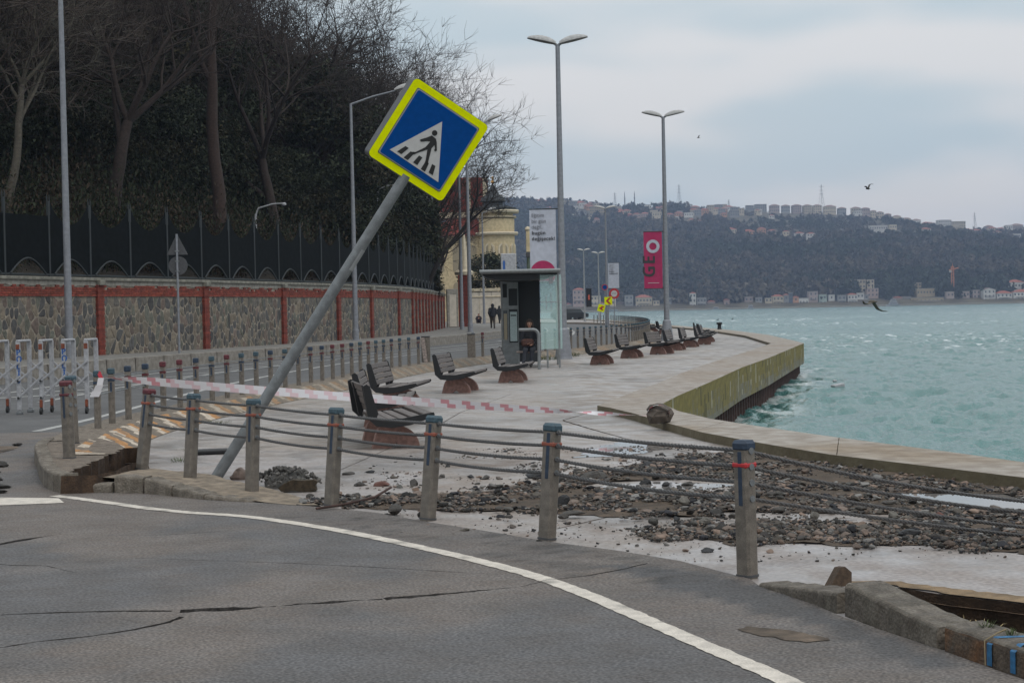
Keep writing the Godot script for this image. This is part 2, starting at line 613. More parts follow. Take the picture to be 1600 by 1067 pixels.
func _cell(mb: MB, r: Rect2, add: PackedVector2Array, subs: Array, boxes: Array, y: float, paint: Callable, depth: int) -> void:
	var rp := PackedVector2Array([r.position, Vector2(r.end.x, r.position.y), r.end, Vector2(r.position.x, r.end.y)])
	var polys := Geometry2D.intersect_polygons(rp, add)
	for s in subs.size():
		if polys.is_empty():
			return
		if not r.intersects(boxes[s]):
			continue
		var nextp: Array[PackedVector2Array] = []
		for p in polys:
			for q in Geometry2D.clip_polygons(p, subs[s]):
				if Geometry2D.is_polygon_clockwise(q):
					if depth < 5:
						var h := r.size * 0.5
						for a in 2:
							for b in 2:
								_cell(mb, Rect2(r.position + Vector2(a * h.x, b * h.y), h), add, subs, boxes, y, paint, depth + 1)
						return
				else:
					nextp.append(q)
		polys = nextp
	for p in polys:
		var ix := Geometry2D.triangulate_polygon(p)
		for i in range(0, ix.size(), 3):
			var a := v3(p[ix[i]], y)
			var b := v3(p[ix[i + 1]], y)
			var d := v3(p[ix[i + 2]], y)
			if (b - a).cross(d - a).y < 0:
				var t := b
				b = d
				d = t
			for q in [a, d, b]:
				if mb.colored:
					mb.col = paint.call(q.x, q.z)
				mb.vert(q, UPV)


func plain(_x: float, _z: float) -> Color:
	return Color(1, 1, 1)


# a ribbon with ragged edges along a line; widths run from end to end
func ribbon(p: PackedVector2Array, widths: Array, step: float, rag: float) -> PackedVector2Array:
	var q := resample(p, step)
	var l := PackedVector2Array()
	var r := PackedVector2Array()
	for i in q.size():
		var h := heading(q, i)
		var s := Vector2(-h.y, h.x)
		var t := float(i) / maxf(1.0, q.size() - 1) * (widths.size() - 1)
		var w: float = lerpf(widths[int(t)], widths[mini(int(t) + 1, widths.size() - 1)], t - int(t)) * 0.5
		l.append(q[i] - s * maxf(0.002, w + rng.randf_range(-rag, rag)))
		r.append(q[i] + s * maxf(0.002, w + rng.randf_range(-rag, rag)))
	r.reverse()
	l.append_array(r)
	return l


func walls_down(mb: MB, p: PackedVector2Array, y0: float, y1: float) -> void:
	for i in p.size():
		var a := p[i]
		var b := p[(i + 1) % p.size()]
		mb.quad(v3(a, y0), v3(b, y0), v3(b, y1), v3(a, y1))


# strip of quads between two lines of equal count
func loft(mb: MB, a: Array, b: Array) -> void:
	for i in a.size() - 1:
		mb.quad(a[i], a[i + 1], b[i + 1], b[i])


var road_noise := FastNoiseLite.new()
var fine_noise := FastNoiseLite.new()
var EDGE_LINE := pv([-4.43, -15.96, -3.9, -15.44, -3.27, -14.74, -2.79, -14.33, -2.37, -14.1, -1.99, -13.72, -1.56, -13.21, -1.21, -12.75, -0.78, -12.1, -0.38, -11.47, -0.03, -10.86, 0.21, -10.37, 0.46, -9.72, 0.67, -9.09, 0.88, -8.45, 1.07, -7.89, 1.23, -7.4, 1.38, -6.91, 1.65, -5.8])
var DARK_PATCH := pv([0.55, -10.75, 0.95, -10.75, 1.42, -10.25, 1.55, -9.8, 1.9, -8.4, 2.1, -7.6, 1.9, -7.6, 1.62, -8.5, 1.32, -9.1, 1.05, -9.75, 0.8, -10.3])


func road_paint(x: float, z: float) -> Color:
	var n := road_noise.get_noise_2d(x, z * 0.6)
	var f := fine_noise.get_noise_2d(x, z)
	var c := Color(0.735, 0.745, 0.765)
	var dust := smoothstep(-0.05, 0.38, n + 0.25 * f)
	# outside the edge line lies the dusty shoulder
	var side := 1.0
	for i in EDGE_LINE.size() - 1:
		if z > EDGE_LINE[i].y or (i == EDGE_LINE.size() - 2):
			pass
		if z >= EDGE_LINE[i].y and z < EDGE_LINE[i + 1].y:
			var t := (z - EDGE_LINE[i].y) / (EDGE_LINE[i + 1].y - EDGE_LINE[i].y)
			side = x - lerpf(EDGE_LINE[i].x, EDGE_LINE[i + 1].x, t)
			if side > 0.0:
				dust = maxf(dust, 0.70 + 0.4 * f)
			break
	c = c.lerp(Color(0.97, 0.89, 0.82), clampf(dust, 0.0, 1.0)) * (1.0 + 0.18 * f)
	if Geometry2D.is_point_in_polygon(Vector2(x + 0.12 * f, z + 0.5 * f), DARK_PATCH):
		c = Color(0.52, 0.53, 0.55)
	if z < -18.0 and x < -5.5 and z > -30.0:
		c = c.lerp(Color(1.10, 0.97, 0.87), 0.6 * smoothstep(-0.3, 0.3, f) * smoothstep(-30.0, -24.0, z))
	# tyre-dragged mud, seen as broken dark streaks along the shoulder
	var st := fine_noise.get_noise_2d(x * 0.9 + z * 0.5, (x * 0.5 - z) * 5.0)
	if side > 0.15 and z < -10.2 and z > -14.0 and side < 1.1 and st > 0.22 and x < 1.0:
		c *= 0.62
	return c


func make_road() -> void:
	road_noise.frequency = 0.28
	road_noise.fractal_octaves = 4
	road_noise.seed = 21
	fine_noise.frequency = 1.1
	fine_noise.fractal_octaves = 4
	fine_noise.seed = 8
	var cracks := [
		ribbon(pv([-3.6, -9.5, -3.2, -9.55, -2.63, -9.61, -2.26, -9.61, -1.93, -9.57]), [0.012, 0.02, 0.03, 0.045], 0.07, 0.008),
		ribbon(pv([-1.95, -9.575, -1.52, -9.64, -1.4, -9.68]), [0.09, 0.13, 0.08, 0.02], 0.05, 0.022),
		ribbon(pv([-1.38, -9.69, -1.23, -9.74, -1.1, -9.76, -0.94, -9.81, -0.8, -9.84]), [0.02, 0.045, 0.085, 0.02, 0.02], 0.05, 0.014),
		ribbon(pv([-0.79, -9.845, -0.6, -9.91, -0.15, -10.1, 0.0, -10.17]), [0.085, 0.07, 0.03, 0.008], 0.05, 0.014),
		ribbon(pv([0.02, -10.18, 0.21, -10.42, 0.46, -10.56, 0.68, -10.77, 0.9, -11.05]), [0.005, 0.012, 0.02, 0.014], 0.06, 0.006),
		ribbon(pv([-2.95, -8.5, -2.69, -8.61, -2.53, -8.76, -2.29, -8.86, -2.12, -9.01, -1.95, -9.22, -1.90, -9.42]), [0.014, 0.02, 0.025, 0.03, 0.045], 0.06, 0.009),
		ribbon(pv([-4.03, -12.36, -3.92, -12.61, -3.78, -12.87, -3.62, -13.11]), [0.07, 0.09, 0.07, 0.015], 0.06, 0.012),
		ribbon(pv([-2.7, -11.73, -2.26, -11.58, -1.56, -11.34, -1.06, -11.13, -0.45, -10.83, -0.08, -10.64]), [0.004, 0.006, 0.016, 0.014, 0.005], 0.08, 0.003),
		ribbon(pv([-3.75, -11.65, -3.5, -11.5, -3.25, -11.45, -2.95, -11.1]), [0.012, 0.02, 0.008, 0.004], 0.06, 0.005),
		ribbon(pv([-3.2, -13.0, -2.7, -12.95, -2.2, -13.15]), [0.006, 0.012, 0.005], 0.08, 0.004)]
	var right := STRIP
	var edge_far := rev(offset(resample(smooth(STRIP, 1), 3.0), -0.42))
	var poly := PackedVector2Array([Vector2(3.6, 6.0)])
	poly.append_array(ROAD_EDGE)
	var ef := rev(edge_far)
	for q in ef:
		if q.y < -20.6:
			poly.append(q)
	poly.append_array(pv([-12.0, -318.0, -70.0, -318.0, -70.0, 6.0]))
	var mb := MB.new()
	mb.colored = true
	sheet(mb, poly, cracks, 0.11, 0.0, road_paint, Rect2(-4.6, -16.2, 7.4, 9.8))
	sheet(mb, poly, cracks, 0.3, 0.0, road_paint, Rect2(-7.0, -16.2, 2.4, 9.8))
	sheet(mb, poly, [], 0.25, 0.0, road_paint, Rect2(-7.0, -25.0, 12.0, 8.8))
	sheet(mb, poly, [], 2.0, 0.0, road_paint, Rect2(-7.0, -6.4, 12.0, 12.4))
	sheet(mb, poly, [], 2.0, 0.0, road_paint, Rect2(-31.0, -25.0, 24.0, 31.0))
	mb.col = Color(0.35, 0.33, 0.32)
	for c in cracks:
		walls_down(mb, c, 0.0, -0.14)
	walls_down(mb, ROAD_EDGE, 0.0, -0.10)
	var road := struct(mb, "road", mats.asphalt)

	var far_mb := MB.new()
	sheet(far_mb, poly, [], 12.0, 0.0, plain, Rect2(-70.0, -318.0, 90.0, 293.0))
	put(far_mb, "far_carriageway", mats.asphalt_far, road)

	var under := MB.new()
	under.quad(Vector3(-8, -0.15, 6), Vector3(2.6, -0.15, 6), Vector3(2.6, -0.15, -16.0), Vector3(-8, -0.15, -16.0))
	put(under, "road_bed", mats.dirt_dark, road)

	# painted lines, 4 mm proud of the asphalt
	var el := MB.new()
	el.colored = true
	var shade := func(x: float, z: float) -> Color:
		var w := smoothstep(0.36, 0.55, fine_noise.get_noise_2d(x * 3.0, z * 3.0) + 0.05)
		return Color(1, 1, 1).lerp(Color(0.42, 0.42, 0.42), w)
	sheet(el, ribbon(smooth(EDGE_LINE, 2), [0.12, 0.12, 0.12], 0.05, 0.006), cracks, 0.1, 0.004, shade)
	put(el, "edge_line", mats.line_paint, road)
	var sl := MB.new()
	sl.colored = true
	sheet(sl, pv([-7.2, -16.0, -4.94, -15.90, -4.33, -15.73, -4.17, -15.33, -4.72, -15.23, -7.0, -15.1]), [], 0.15, 0.004, shade)
	put(sl, "stop_line", mats.line_paint, road)
	var far_lines := [
		[pv([-7.25, -25.2, -7.1, -28.0, -7.15, -33.8, -7.1, -40.0, -6.75, -47.0, -6.0, -54.6, -5.0, -61.0, -3.6, -67.8, -0.4, -77.8, 2.6, -92.0, 4.5, -115.0, 5.0, -150.0]), 0.16],
		[pv([-11.9, -36.0, -11.5, -45.0, -10.4, -53.0, -9.0, -58.5, -6.6, -67.0, -4.0, -75.0, -1.4, -86.0, 1.0, -103.0, 2.8, -125.0, 3.0, -150.0]), 0.16],
		[pv([-9.7, -34.0, -9.5, -43.0, -8.6, -51.0, -7.4, -57.5, -5.4, -65.0, -2.7, -74.0, -0.4, -84.0]), 0.14]]
	for f in far_lines:
		var fm := MB.new()
		var q := resample(smooth(f[0], 1), 2.0)
		var a := offset(q, -f[1] * 0.5)
		var b := offset(q, f[1] * 0.5)
		for i in q.size() - 1:
			fm.quad(v3(b[i], 0.005), v3(b[i + 1], 0.005), v3(a[i + 1], 0.005), v3(a[i], 0.005))
		put(fm, "lane_line", mats.line_far, road)
	# chevron hatching between the two middle lines
	for i in 9:
		var z := -36.0 - i * 2.6
		var hm := MB.new()
		var x0 := lerpf(-11.3, -8.9, i / 8.0)
		var x1 := lerpf(-9.75, -7.6, i / 8.0)
		hm.quad(Vector3(x0, 0.005, z), Vector3(x1, 0.005, z - 1.5), Vector3(x1, 0.005, z - 1.85), Vector3(x0, 0.005, z - 0.35))
		put(hm, "hatch_stripe", mats.line_far, road)
	# broken patch of the old surface by the right-hand kerb and at the left
	for q in [pv([1.14, -8.68, 1.28, -8.76, 1.5, -8.55, 1.60, -8.34, 1.46, -8.28, 1.24, -8.45]), pv([-7.6, -21.8, -6.7, -22.6, -6.5, -21.4, -6.9, -20.4, -7.9, -20.2])]:
		var sm := MB.new()
		sm.colored = true
		sheet(sm, ribbon_blob(q, 0.06), [], 0.3, 0.004, func(x: float, z: float) -> Color: return Color(0.52, 0.48, 0.47) * (0.9 + 1.2 * fine_noise.get_noise_2d(x * 4.0, z * 4.0)))
		put(sm, "mud_patch", mats.sand, road)


func ribbon_blob(p: PackedVector2Array, amp := 0.22) -> PackedVector2Array:
	var q := p.duplicate()
	q.append(p[0])
	q = resample(smooth(q, 1), 0.06)
	for i in q.size():
		q[i] += Vector2(fine_noise.get_noise_2d(q[i].x * 2.0, q[i].y * 2.0), fine_noise.get_noise_2d(q[i].x * 2.0 + 40.0, q[i].y * 2.0)) * amp + Vector2(rng.randf_range(-0.02, 0.02), rng.randf_range(-0.02, 0.02))
	return q


var PIT := pv([2.20, -10.0, 2.34, -9.86, 2.52, -9.62, 2.72, -9.44, 2.95, -9.2, 3.4, -8.7, 3.5, -7.2, 2.55, -6.6, 2.34, -7.4, 2.28, -8.0, 2.08, -8.7, 1.98, -9.15, 2.0, -9.5])
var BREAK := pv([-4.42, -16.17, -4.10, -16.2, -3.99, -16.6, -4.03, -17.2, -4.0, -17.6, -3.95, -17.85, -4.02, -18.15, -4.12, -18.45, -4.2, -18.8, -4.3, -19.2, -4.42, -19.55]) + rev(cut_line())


func cut_line() -> PackedVector2Array:      # ragged edge where the strip's slab broke off
	var o := PackedVector2Array()
	for i in 41:
		var t := i / 40.0
		var x := lerpf(-4.43, -4.57, t) + 0.022 * sin(i * 1.7) + 0.018 * sin(i * 0.61 + 1.0) + 0.012 * sin(i * 4.3)
		o.append(Vector2(x, lerpf(-16.35, -19.5, t)))
	return o


func promenade_paint(x: float, z: float) -> Color:
	var f := fine_noise.get_noise_2d(x * 0.8, z * 0.55)
	var n := road_noise.get_noise_2d(x * 0.9 + 40.0, z * 0.45)
	var c := Color(1, 1, 1)
	c = c.lerp(Color(0.86, 0.74, 0.60), 0.5 * smoothstep(0.02, 0.42, n + 0.2 * f))
	if z > -21.0:
		c = c.lerp(Color(0.98, 0.97, 1.0), 0.4)
		# silt left round the shingle
		var d := smoothstep(0.10, 0.45, f + 0.15)
		if z < -12.2 and x > -1.2:
			c = c.lerp(Color(0.66, 0.56, 0.48), 0.6 * d)
	# damp stains with hard edges
	var damp := fine_noise.get_noise_2d(x * 0.35 + 70.0, z * 0.28)
	if damp > 0.10 and z < -13.0:
		c *= lerpf(0.82, 0.70, smoothstep(0.10, 0.28, damp))
	if x > 2.3 and z < -13.5 and z > -20.0:
		c = c.lerp(Color(0.60, 0.49, 0.43), 0.75 * smoothstep(-0.25, 0.25, f))
	return c


func make_promenade() -> void:
	var poly := PackedVector2Array([Vector2(3.7, 4.0)])
	for q in offset(ROAD_EDGE, 0.0):
		if q.y > -15.5:
			poly.append(q + Vector2(-0.08, 0.0))
	poly.append_array(pv([-3.2, -15.9, -4.2, -16.5]))
	for q in offset(resample(smooth(STRIP, 1), 2.5), 0.5):
		if q.y < -19.6:
			poly.append(q)
	poly.append_array(pv([-14.0, -318.0]))
	var ci := offset(COPE_IN, 0.15)
	ci.reverse()
	poly.append_array(ci)
	poly.append(Vector2(9.0, 4.0))
	var joints := []
	for t in [[-1.55, -23.6, 1.3, -23.2], [-4.6, -27.6, 1.2, -27.9], [-4.7, -33.8, 2.3, -33.0], [-3.6, -40.2, 3.7, -39.2], [-2.4, -46.5, 5.0, -45.4], [1.2, -55.0, 6.9, -53.6], [0.3, -12.9, 1.3, -14.4], [2.2, -12.1, 4.6, -10.7]]:
		joints.append(ribbon(pv(t), [0.022, 0.026, 0.02], 0.3, 0.004))
	joints.append(ribbon(pv([-2.0, -17.4, -1.2, -24.0, -0.9, -28.0, 0.0, -34.0]), [0.014, 0.02, 0.014], 0.3, 0.003))
	joints.append(ribbon(pv([1.15, -26.9, 0.75, -25.5, 1.05, -23.8, 1.5, -21.5, 2.1, -19.2]), [0.03, 0.05, 0.03, 0.02], 0.2, 0.010))
	var subs := joints + [PIT, BREAK]
	var mb := MB.new()
	mb.colored = true
	sheet(mb, poly, subs, 0.35, -0.012, promenade_paint, Rect2(-6, -24, 16, 24))
	sheet(mb, poly, subs, 0.9, -0.012, promenade_paint, Rect2(-7, -60, 20, 36))
	sheet(mb, poly, [], 5.0, -0.012, promenade_paint, Rect2(-15, -320, 35, 260))
	mb.col = Color(0.5, 0.45, 0.42)
	for j in joints:
		walls_down(mb, j, -0.012, -0.06)
	var pr := struct(mb, "promenade", mats.promenade)
	var under := MB.new()
	sheet(under, poly, [PIT, BREAK], 4.0, -0.07, plain, Rect2(-7, -60, 20, 60))
	put(under, "bedding", mats.soil, pr)
	var wet := mat(0.20, 0.185, 0.175, 0.04)
	for q in [pv([3.25, -14.95, 3.9, -15.1, 4.3, -14.7, 4.5, -13.5, 4.1, -13.3, 3.6, -13.7]), pv([0.75, -18.9, 1.5, -19.3, 1.9, -20.2, 1.5, -21.4, 0.9, -20.3]), pv([0.75, -15.95, 1.6, -16.2, 2.1, -15.8, 1.7, -15.35, 1.0, -15.4])]:
		var pm := MB.new()
		sheet(pm, ribbon_blob(q, 0.2), joints + [PIT], 0.5, -0.008, plain)
		put(pm, "puddle", wet, pr)


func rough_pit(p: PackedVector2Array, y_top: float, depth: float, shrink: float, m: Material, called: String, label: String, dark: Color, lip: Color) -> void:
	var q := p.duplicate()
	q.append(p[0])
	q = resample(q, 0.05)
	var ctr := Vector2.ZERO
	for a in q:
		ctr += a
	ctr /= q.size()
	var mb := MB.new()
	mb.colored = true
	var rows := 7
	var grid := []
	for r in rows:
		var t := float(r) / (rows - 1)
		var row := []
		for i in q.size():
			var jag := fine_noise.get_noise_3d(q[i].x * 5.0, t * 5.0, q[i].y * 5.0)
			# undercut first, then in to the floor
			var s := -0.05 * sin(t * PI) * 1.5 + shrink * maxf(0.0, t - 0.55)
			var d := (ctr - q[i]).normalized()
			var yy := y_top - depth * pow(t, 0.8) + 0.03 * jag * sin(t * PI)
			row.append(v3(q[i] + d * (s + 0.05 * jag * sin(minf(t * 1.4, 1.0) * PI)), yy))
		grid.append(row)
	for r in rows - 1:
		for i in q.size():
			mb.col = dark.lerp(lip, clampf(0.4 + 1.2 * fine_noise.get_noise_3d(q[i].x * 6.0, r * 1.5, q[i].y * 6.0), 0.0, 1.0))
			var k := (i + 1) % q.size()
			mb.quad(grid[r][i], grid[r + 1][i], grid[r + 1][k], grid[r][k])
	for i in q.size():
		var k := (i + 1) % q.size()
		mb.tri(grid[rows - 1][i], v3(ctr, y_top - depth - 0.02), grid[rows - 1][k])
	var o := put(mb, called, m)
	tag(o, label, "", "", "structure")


func kerb_block(p0: Vector3, p1: Vector3, width: float, h0: float, h1: float, round_r: float, out_left: bool, tone := 1.0) -> MB:
	# a kerb stone between two foot points on its outer face; rounded top edge, rough ends
	var mb := MB.new()
	mb.colored = true
	var d := p1 - p0
	d.y = 0
	d = d.normalized()
	var side := Vector3(d.z, 0, -d.x) * (1.0 if out_left else -1.0)    # inwards, away from the road
	var steps := 14
	var prev := []
	for i in steps + 1:
		var t := float(i) / steps
		var b := p0.lerp(p1, t)
		var h := lerpf(h0, h1, t)
		var ring := []
		var j := 0.009 * fine_noise.get_noise_2d(b.x * 6.0, b.z * 6.0)
		ring.append(b + Vector3(0, -0.12, 0))
		ring.append(b + side * 0.004 + Vector3(0, h - round_r + j, 0))
		for k in 4:
			var a := PI * 0.5 * (k + 1) / 4.0
			ring.append(b + side * (0.004 + round_r * (1.0 - cos(a))) + Vector3(0, h - round_r + round_r * sin(a) + j, 0))
		ring.append(b + side * width + Vector3(0, h + j * 2.0, 0))
		ring.append(b + side * width + Vector3(0, -0.12, 0))
		if i > 0:
			for k in ring.size() - 1:
				var g := 0.78 + 0.3 * fine_noise.get_noise_2d(b.x * 3.0 + k, b.z * 3.0)
				mb.col = Color(g, g * 0.97, g * 0.93) * tone
				var ctr := (p0 + p1) * 0.5 + side * width * 0.5
				mb.out_tri(prev[k], prev[k + 1], ring[k + 1], ctr)
				mb.out_tri(prev[k], ring[k + 1], ring[k], ctr)
		if i == 0 or i == steps:
			var ctr2 := (p0 + p1) * 0.5 + side * width * 0.5
			mb.col = Color(0.85, 0.83, 0.8)
			for k in range(1, ring.size() - 1):
				mb.out_tri(ring[0], ring[k], ring[k + 1], ctr2)
		prev = ring
	return mb


func make_kerbs_and_strip() -> void:
	# --- raised strip that carries the road-side bollards, with a sloped painted flank towards the promenade
	var path := resample(smooth(STRIP, 2), 0.12)
	var mb := MB.new()
	mb.colored = true
	var top := MB.new()
	var prof := [Vector2(-0.42, -0.1), Vector2(-0.42, 0.13), Vector2(-0.38, 0.175), Vector2(0.16, 0.185), Vector2(0.25, 0.18), Vector2(0.32, 0.165), Vector2(0.45, 0.105), Vector2(0.58, 0.045), Vector2(0.68, 0.0), Vector2(0.70, -0.1)]
	var rows := []
	var run := 0.0
	var cols := []
	for i in path.size():
		if path[i].y > -20.75 or (path[i].y < -62.0 and i % 12 != 0):
			continue
		var h := heading(path, i)
		var s := Vector2(-h.y, h.x)
		var row := []
		for p in prof:
			var wob := 0.02 * fine_noise.get_noise_2d(path[i].x * 1.5 + p.x * 3.0, path[i].y * 1.5)
			row.append(v3(path[i] + s * p.x, p.y + (wob if p.y > 0.02 else 0.0)))
		rows.append(row)
		cols.append(i * 0.12)
	for i in rows.size() - 1:
		for k in prof.size() - 1:
			var u: float = cols[i]
			var c := Color(0.86, 0.80, 0.74)
			if k >= 4 and k <= 7:
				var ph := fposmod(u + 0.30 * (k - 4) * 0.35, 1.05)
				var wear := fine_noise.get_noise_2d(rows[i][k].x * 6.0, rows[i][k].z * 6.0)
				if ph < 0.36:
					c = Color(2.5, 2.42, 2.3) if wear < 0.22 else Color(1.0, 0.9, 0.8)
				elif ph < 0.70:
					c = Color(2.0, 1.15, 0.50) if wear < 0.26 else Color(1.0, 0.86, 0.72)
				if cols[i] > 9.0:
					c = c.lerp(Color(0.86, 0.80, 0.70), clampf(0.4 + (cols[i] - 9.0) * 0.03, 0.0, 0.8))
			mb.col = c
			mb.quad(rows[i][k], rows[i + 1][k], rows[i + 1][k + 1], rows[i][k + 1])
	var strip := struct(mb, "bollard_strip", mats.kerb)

	# --- rounded end of the strip, with its slab and its ring of kerb stones
	var slab := pv([-5.95, -21.1, -5.80, -20.3, -5.60, -19.7, -5.30, -18.75, -5.02, -17.75, -4.66, -16.72, -4.46, -16.32])
	slab.append_array(cut_line())
	slab.append_array(pv([-4.85, -20.3, -5.25, -21.1]))
	var sm := MB.new()
	sm.colored = true
	var f := func(x: float, z: float) -> Color:
		return Color(0.80, 0.72, 0.66) * (1.0 + 0.35 * fine_noise.get_noise_2d(x * 2.5, z * 2.5))
	sheet(sm, slab, [ribbon(pv([-5.5, -19.15, -4.5, -18.85]), [0.02, 0.02], 0.1, 0.004)], 0.15, 0.172, f)
	put(sm, "corner_slab", mats.kerb, strip)
	var sw := MB.new()
	sw.colored = true
	sw.col = Color(0.7, 0.62, 0.56)
	walls_down(sw, slab, 0.17, -0.1)
	put(sw, "broken_edge", mats.soil, strip)
	# painted wedge where the flank dies into the corner
	var wm := MB.new()
	wm.colored = true
	for i in 26:
		var t0 := i / 26.0
		var t1 := (i + 1) / 26.0
		var a0 := Vector3(-5.02, 0.178, -18.5).lerp(Vector3(-5.30, 0.19, -20.7), t0)
		var a1 := Vector3(-5.02, 0.178, -18.5).lerp(Vector3(-5.30, 0.19, -20.7), t1)
		var b0 := Vector3(-4.50, 0.176, -18.55).lerp(Vector3(-4.82, 0.06, -20.7), t0)
		var b1 := Vector3(-4.50, 0.176, -18.55).lerp(Vector3(-4.82, 0.06, -20.7), t1)
		var ph := fposmod(t0 * 2.2, 1.05)
		for k in 6:
			var u0 := k / 6.0
			var u1 := (k + 1) / 6.0
			var wear := fine_noise.get_noise_2d(a0.z * 7.0, k * 1.7)
			var c := Color(0.9, 0.80, 0.72)
			if ph < 0.4:
				c = Color(2.5, 2.42, 2.3) if wear < 0.22 else Color(1.0, 0.9, 0.8)
			elif ph < 0.75:
				c = Color(2.0, 1.15, 0.50) if wear < 0.26 else Color(0.95, 0.82, 0.7)
			wm.col = c
			wm.quad(a0.lerp(b0, u0) + UPV * 0.006, a0.lerp(b0, u1) + UPV * 0.006, a1.lerp(b1, u1) + UPV * 0.006, a1.lerp(b1, u0) + UPV * 0.006)
	put(wm, "painted_flank", mats.kerb, strip)
	var arc := resample(smooth(pv([-6.02, -21.2, -5.92, -20.5, -5.72, -19.75, -5.38, -18.71, -5.08, -17.7, -4.70, -16.62, -4.46, -16.22, -4.36, -16.15]), 2), 0.04)
	var stones := thing("corner_kerb", "curved kerb of narrow upright stones round the end of the bollard strip", "kerb")
	var per := 7
	for k in int(arc.size() / float(per)):
		var i0 := k * per
		var i1 := mini(i0 + per, arc.size() - 1)
		if i1 <= i0:
			break
		var a := v3(arc[i0])
		var b := v3(arc[i1])
		b = a.lerp(b, 0.96)
		put(kerb_block(a, b, 0.15, 0.185, 0.185, 0.025, true), "kerb_stone", mats.kerb, stones)

	# --- washed-out gap beside it
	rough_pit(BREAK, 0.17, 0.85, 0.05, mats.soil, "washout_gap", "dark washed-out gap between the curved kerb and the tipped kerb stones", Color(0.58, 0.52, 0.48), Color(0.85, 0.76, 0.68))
	# --- tipped island with sinking kerb stones and sand
	var isl := thing("sand_island", "sunken sandy island edged with tipped kerb stones under the leaning sign", "kerb")
	var feet := [Vector3(-4.12, 0, -16.18), Vector3(-3.93, 0, -16.14), Vector3(-3.90, 0, -16.15), Vector3(-3.60, 0, -16.03), Vector3(-3.575, 0, -16.0), Vector3(-3.27, 0, -15.74), Vector3(-3.245, 0, -15.71), Vector3(-2.90, 0, -15.38), Vector3(-2.88, 0, -15.36), Vector3(-2.40, 0, -15.06)]
	var hs := [0.085, 0.095, 0.165, 0.155, 0.15, 0.10, 0.10, 0.05, 0.05, 0.012]
	for i in 5:
		put(kerb_block(feet[i * 2], feet[i * 2 + 1], 0.17, hs[i * 2], hs[i * 2 + 1], 0.03, true), "kerb_stone", mats.kerb, isl)
	var front := resample(pv([-4.06, -16.34, -3.86, -16.30, -3.58, -16.18, -3.25, -15.86, -2.9, -15.5, -2.42, -15.14, -1.95, -14.76]), 0.08)
	var back := pv([-3.93, -17.72, -3.62, -17.62, -3.16, -17.31, -2.7, -16.6, -2.32, -16.08, -2.0, -15.5, -1.71, -14.72])
	back = resample(back, (back[0].distance_to(back[1]) + back[1].distance_to(back[2]) + back[2].distance_to(back[3]) + back[3].distance_to(back[4]) + back[4].distance_to(back[5]) + back[5].distance_to(back[6])) / (front.size() - 0.99))
	var im := MB.new()
	im.colored = true
	var cnt := mini(front.size(), back.size())
	var pts := []
	for i in cnt:
		var t := float(i) / (cnt - 1)
		var hf := lerpf(0.14, 0.0, clampf(t * 1.15, 0, 1))
		var row := []
		for k in 9:
			var u := k / 8.0
			var p := front[i].lerp(back[i], u)
			var y := hf * (1.0 - 0.35 * u) + 0.018 * fine_noise.get_noise_2d(p.x * 4.0, p.y * 4.0) * (1.0 - t)
			if k == 8:
				y = minf(y, -0.02 + 0.03 * (1.0 - t))
			row.append(v3(p, y + 0.003))
		pts.append(row)
	for i in cnt - 1:
		for k in 8:
			var n := fine_noise.get_noise_2d(pts[i][k].x * 3.0, pts[i][k].z * 3.0)
			im.col = Color(1, 1, 1) * (0.92 + 0.3 * n)
			im.quad(pts[i][k], pts[i + 1][k], pts[i + 1][k + 1], pts[i][k + 1])
	put(im, "sand_top", mats.sand, isl)

	# --- displaced kerb stones by the pit at the right
	var k1 := kerb_block(Vector3(1.46, 0, -10.02), Vector3(1.76, 0, -9.14), 0.2, 0.02, 0.105, 0.02, true, 0.75)
	tag(put(k1, "kerb_stone", mats.kerb), "low weathered kerb stone sinking into the asphalt beside the red-banded post", "kerb stone", "displaced kerb stones by the washed-out pit")
	var k2 := kerb_block(Vector3(1.79, 0.02, -9.06), Vector3(2.05, -0.02, -8.12), 0.22, 0.15, 0.125, 0.028, true, 0.75)
	tag(put(k2, "kerb_stone", mats.kerb), "long grey kerb stone pushed up at one end, between two other kerb stones", "kerb stone", "displaced kerb stones by the washed-out pit")
	var k3 := thing("kerb_stone", "kerb stone with rusty orange side and bright blue paint stripes", "kerb stone", Vector3.ZERO, 0.0, "displaced kerb stones by the washed-out pit")
	var kb := kerb_block(Vector3(2.075, 0, -8.06), Vector3(2.52, 0, -6.75), 0.22, 0.125, 0.125, 0.028, true, 0.75)
	for i in kb.c.size():
		var p := kb.v[i]
		if kb.n[i].y < 0.5:
			var w := fine_noise.get_noise_2d(p.x * 4.0 + p.y * 9.0, p.z * 4.0)
			kb.c[i] = Color(0.62, 0.33, 0.16) if w > 0.12 else Color(0.42, 0.36, 0.31)
	put(kb, "block", mats.kerb, k3)
	for t in [0.27, 0.40]:
		var c: Vector3 = Vector3(2.075, 0, -8.06).lerp(Vector3(2.52, 0, -6.75), t)
		var d := Vector3(0.445, 0, 1.31).normalized()
		var inn := Vector3(d.z, 0, -d.x)
		var st := MB.new()
		var w := d * 0.02
		st.quad(c - w + inn * 0.04 + UPV * 0.131, c + w + inn * 0.04 + UPV * 0.131, c + w + inn * 0.22 + d * 0.05 + UPV * 0.131, c - w + inn * 0.22 + d * 0.05 + UPV * 0.131)
		st.quad(c - w - inn * 0.003, c + w - inn * 0.003, c + w - inn * 0.003 + UPV * 0.10, c - w - inn * 0.003 + UPV * 0.10)
		st.quad(c - w - inn * 0.003 + UPV * 0.10, c + w - inn * 0.003 + UPV * 0.10, c + w + inn * 0.04 + UPV * 0.131, c - w + inn * 0.04 + UPV * 0.131)
		put(st, "paint_stripe", grain(mat(0.03, 0.17, 0.36, 0.6), 0.1, 0.3, 0.35), k3)
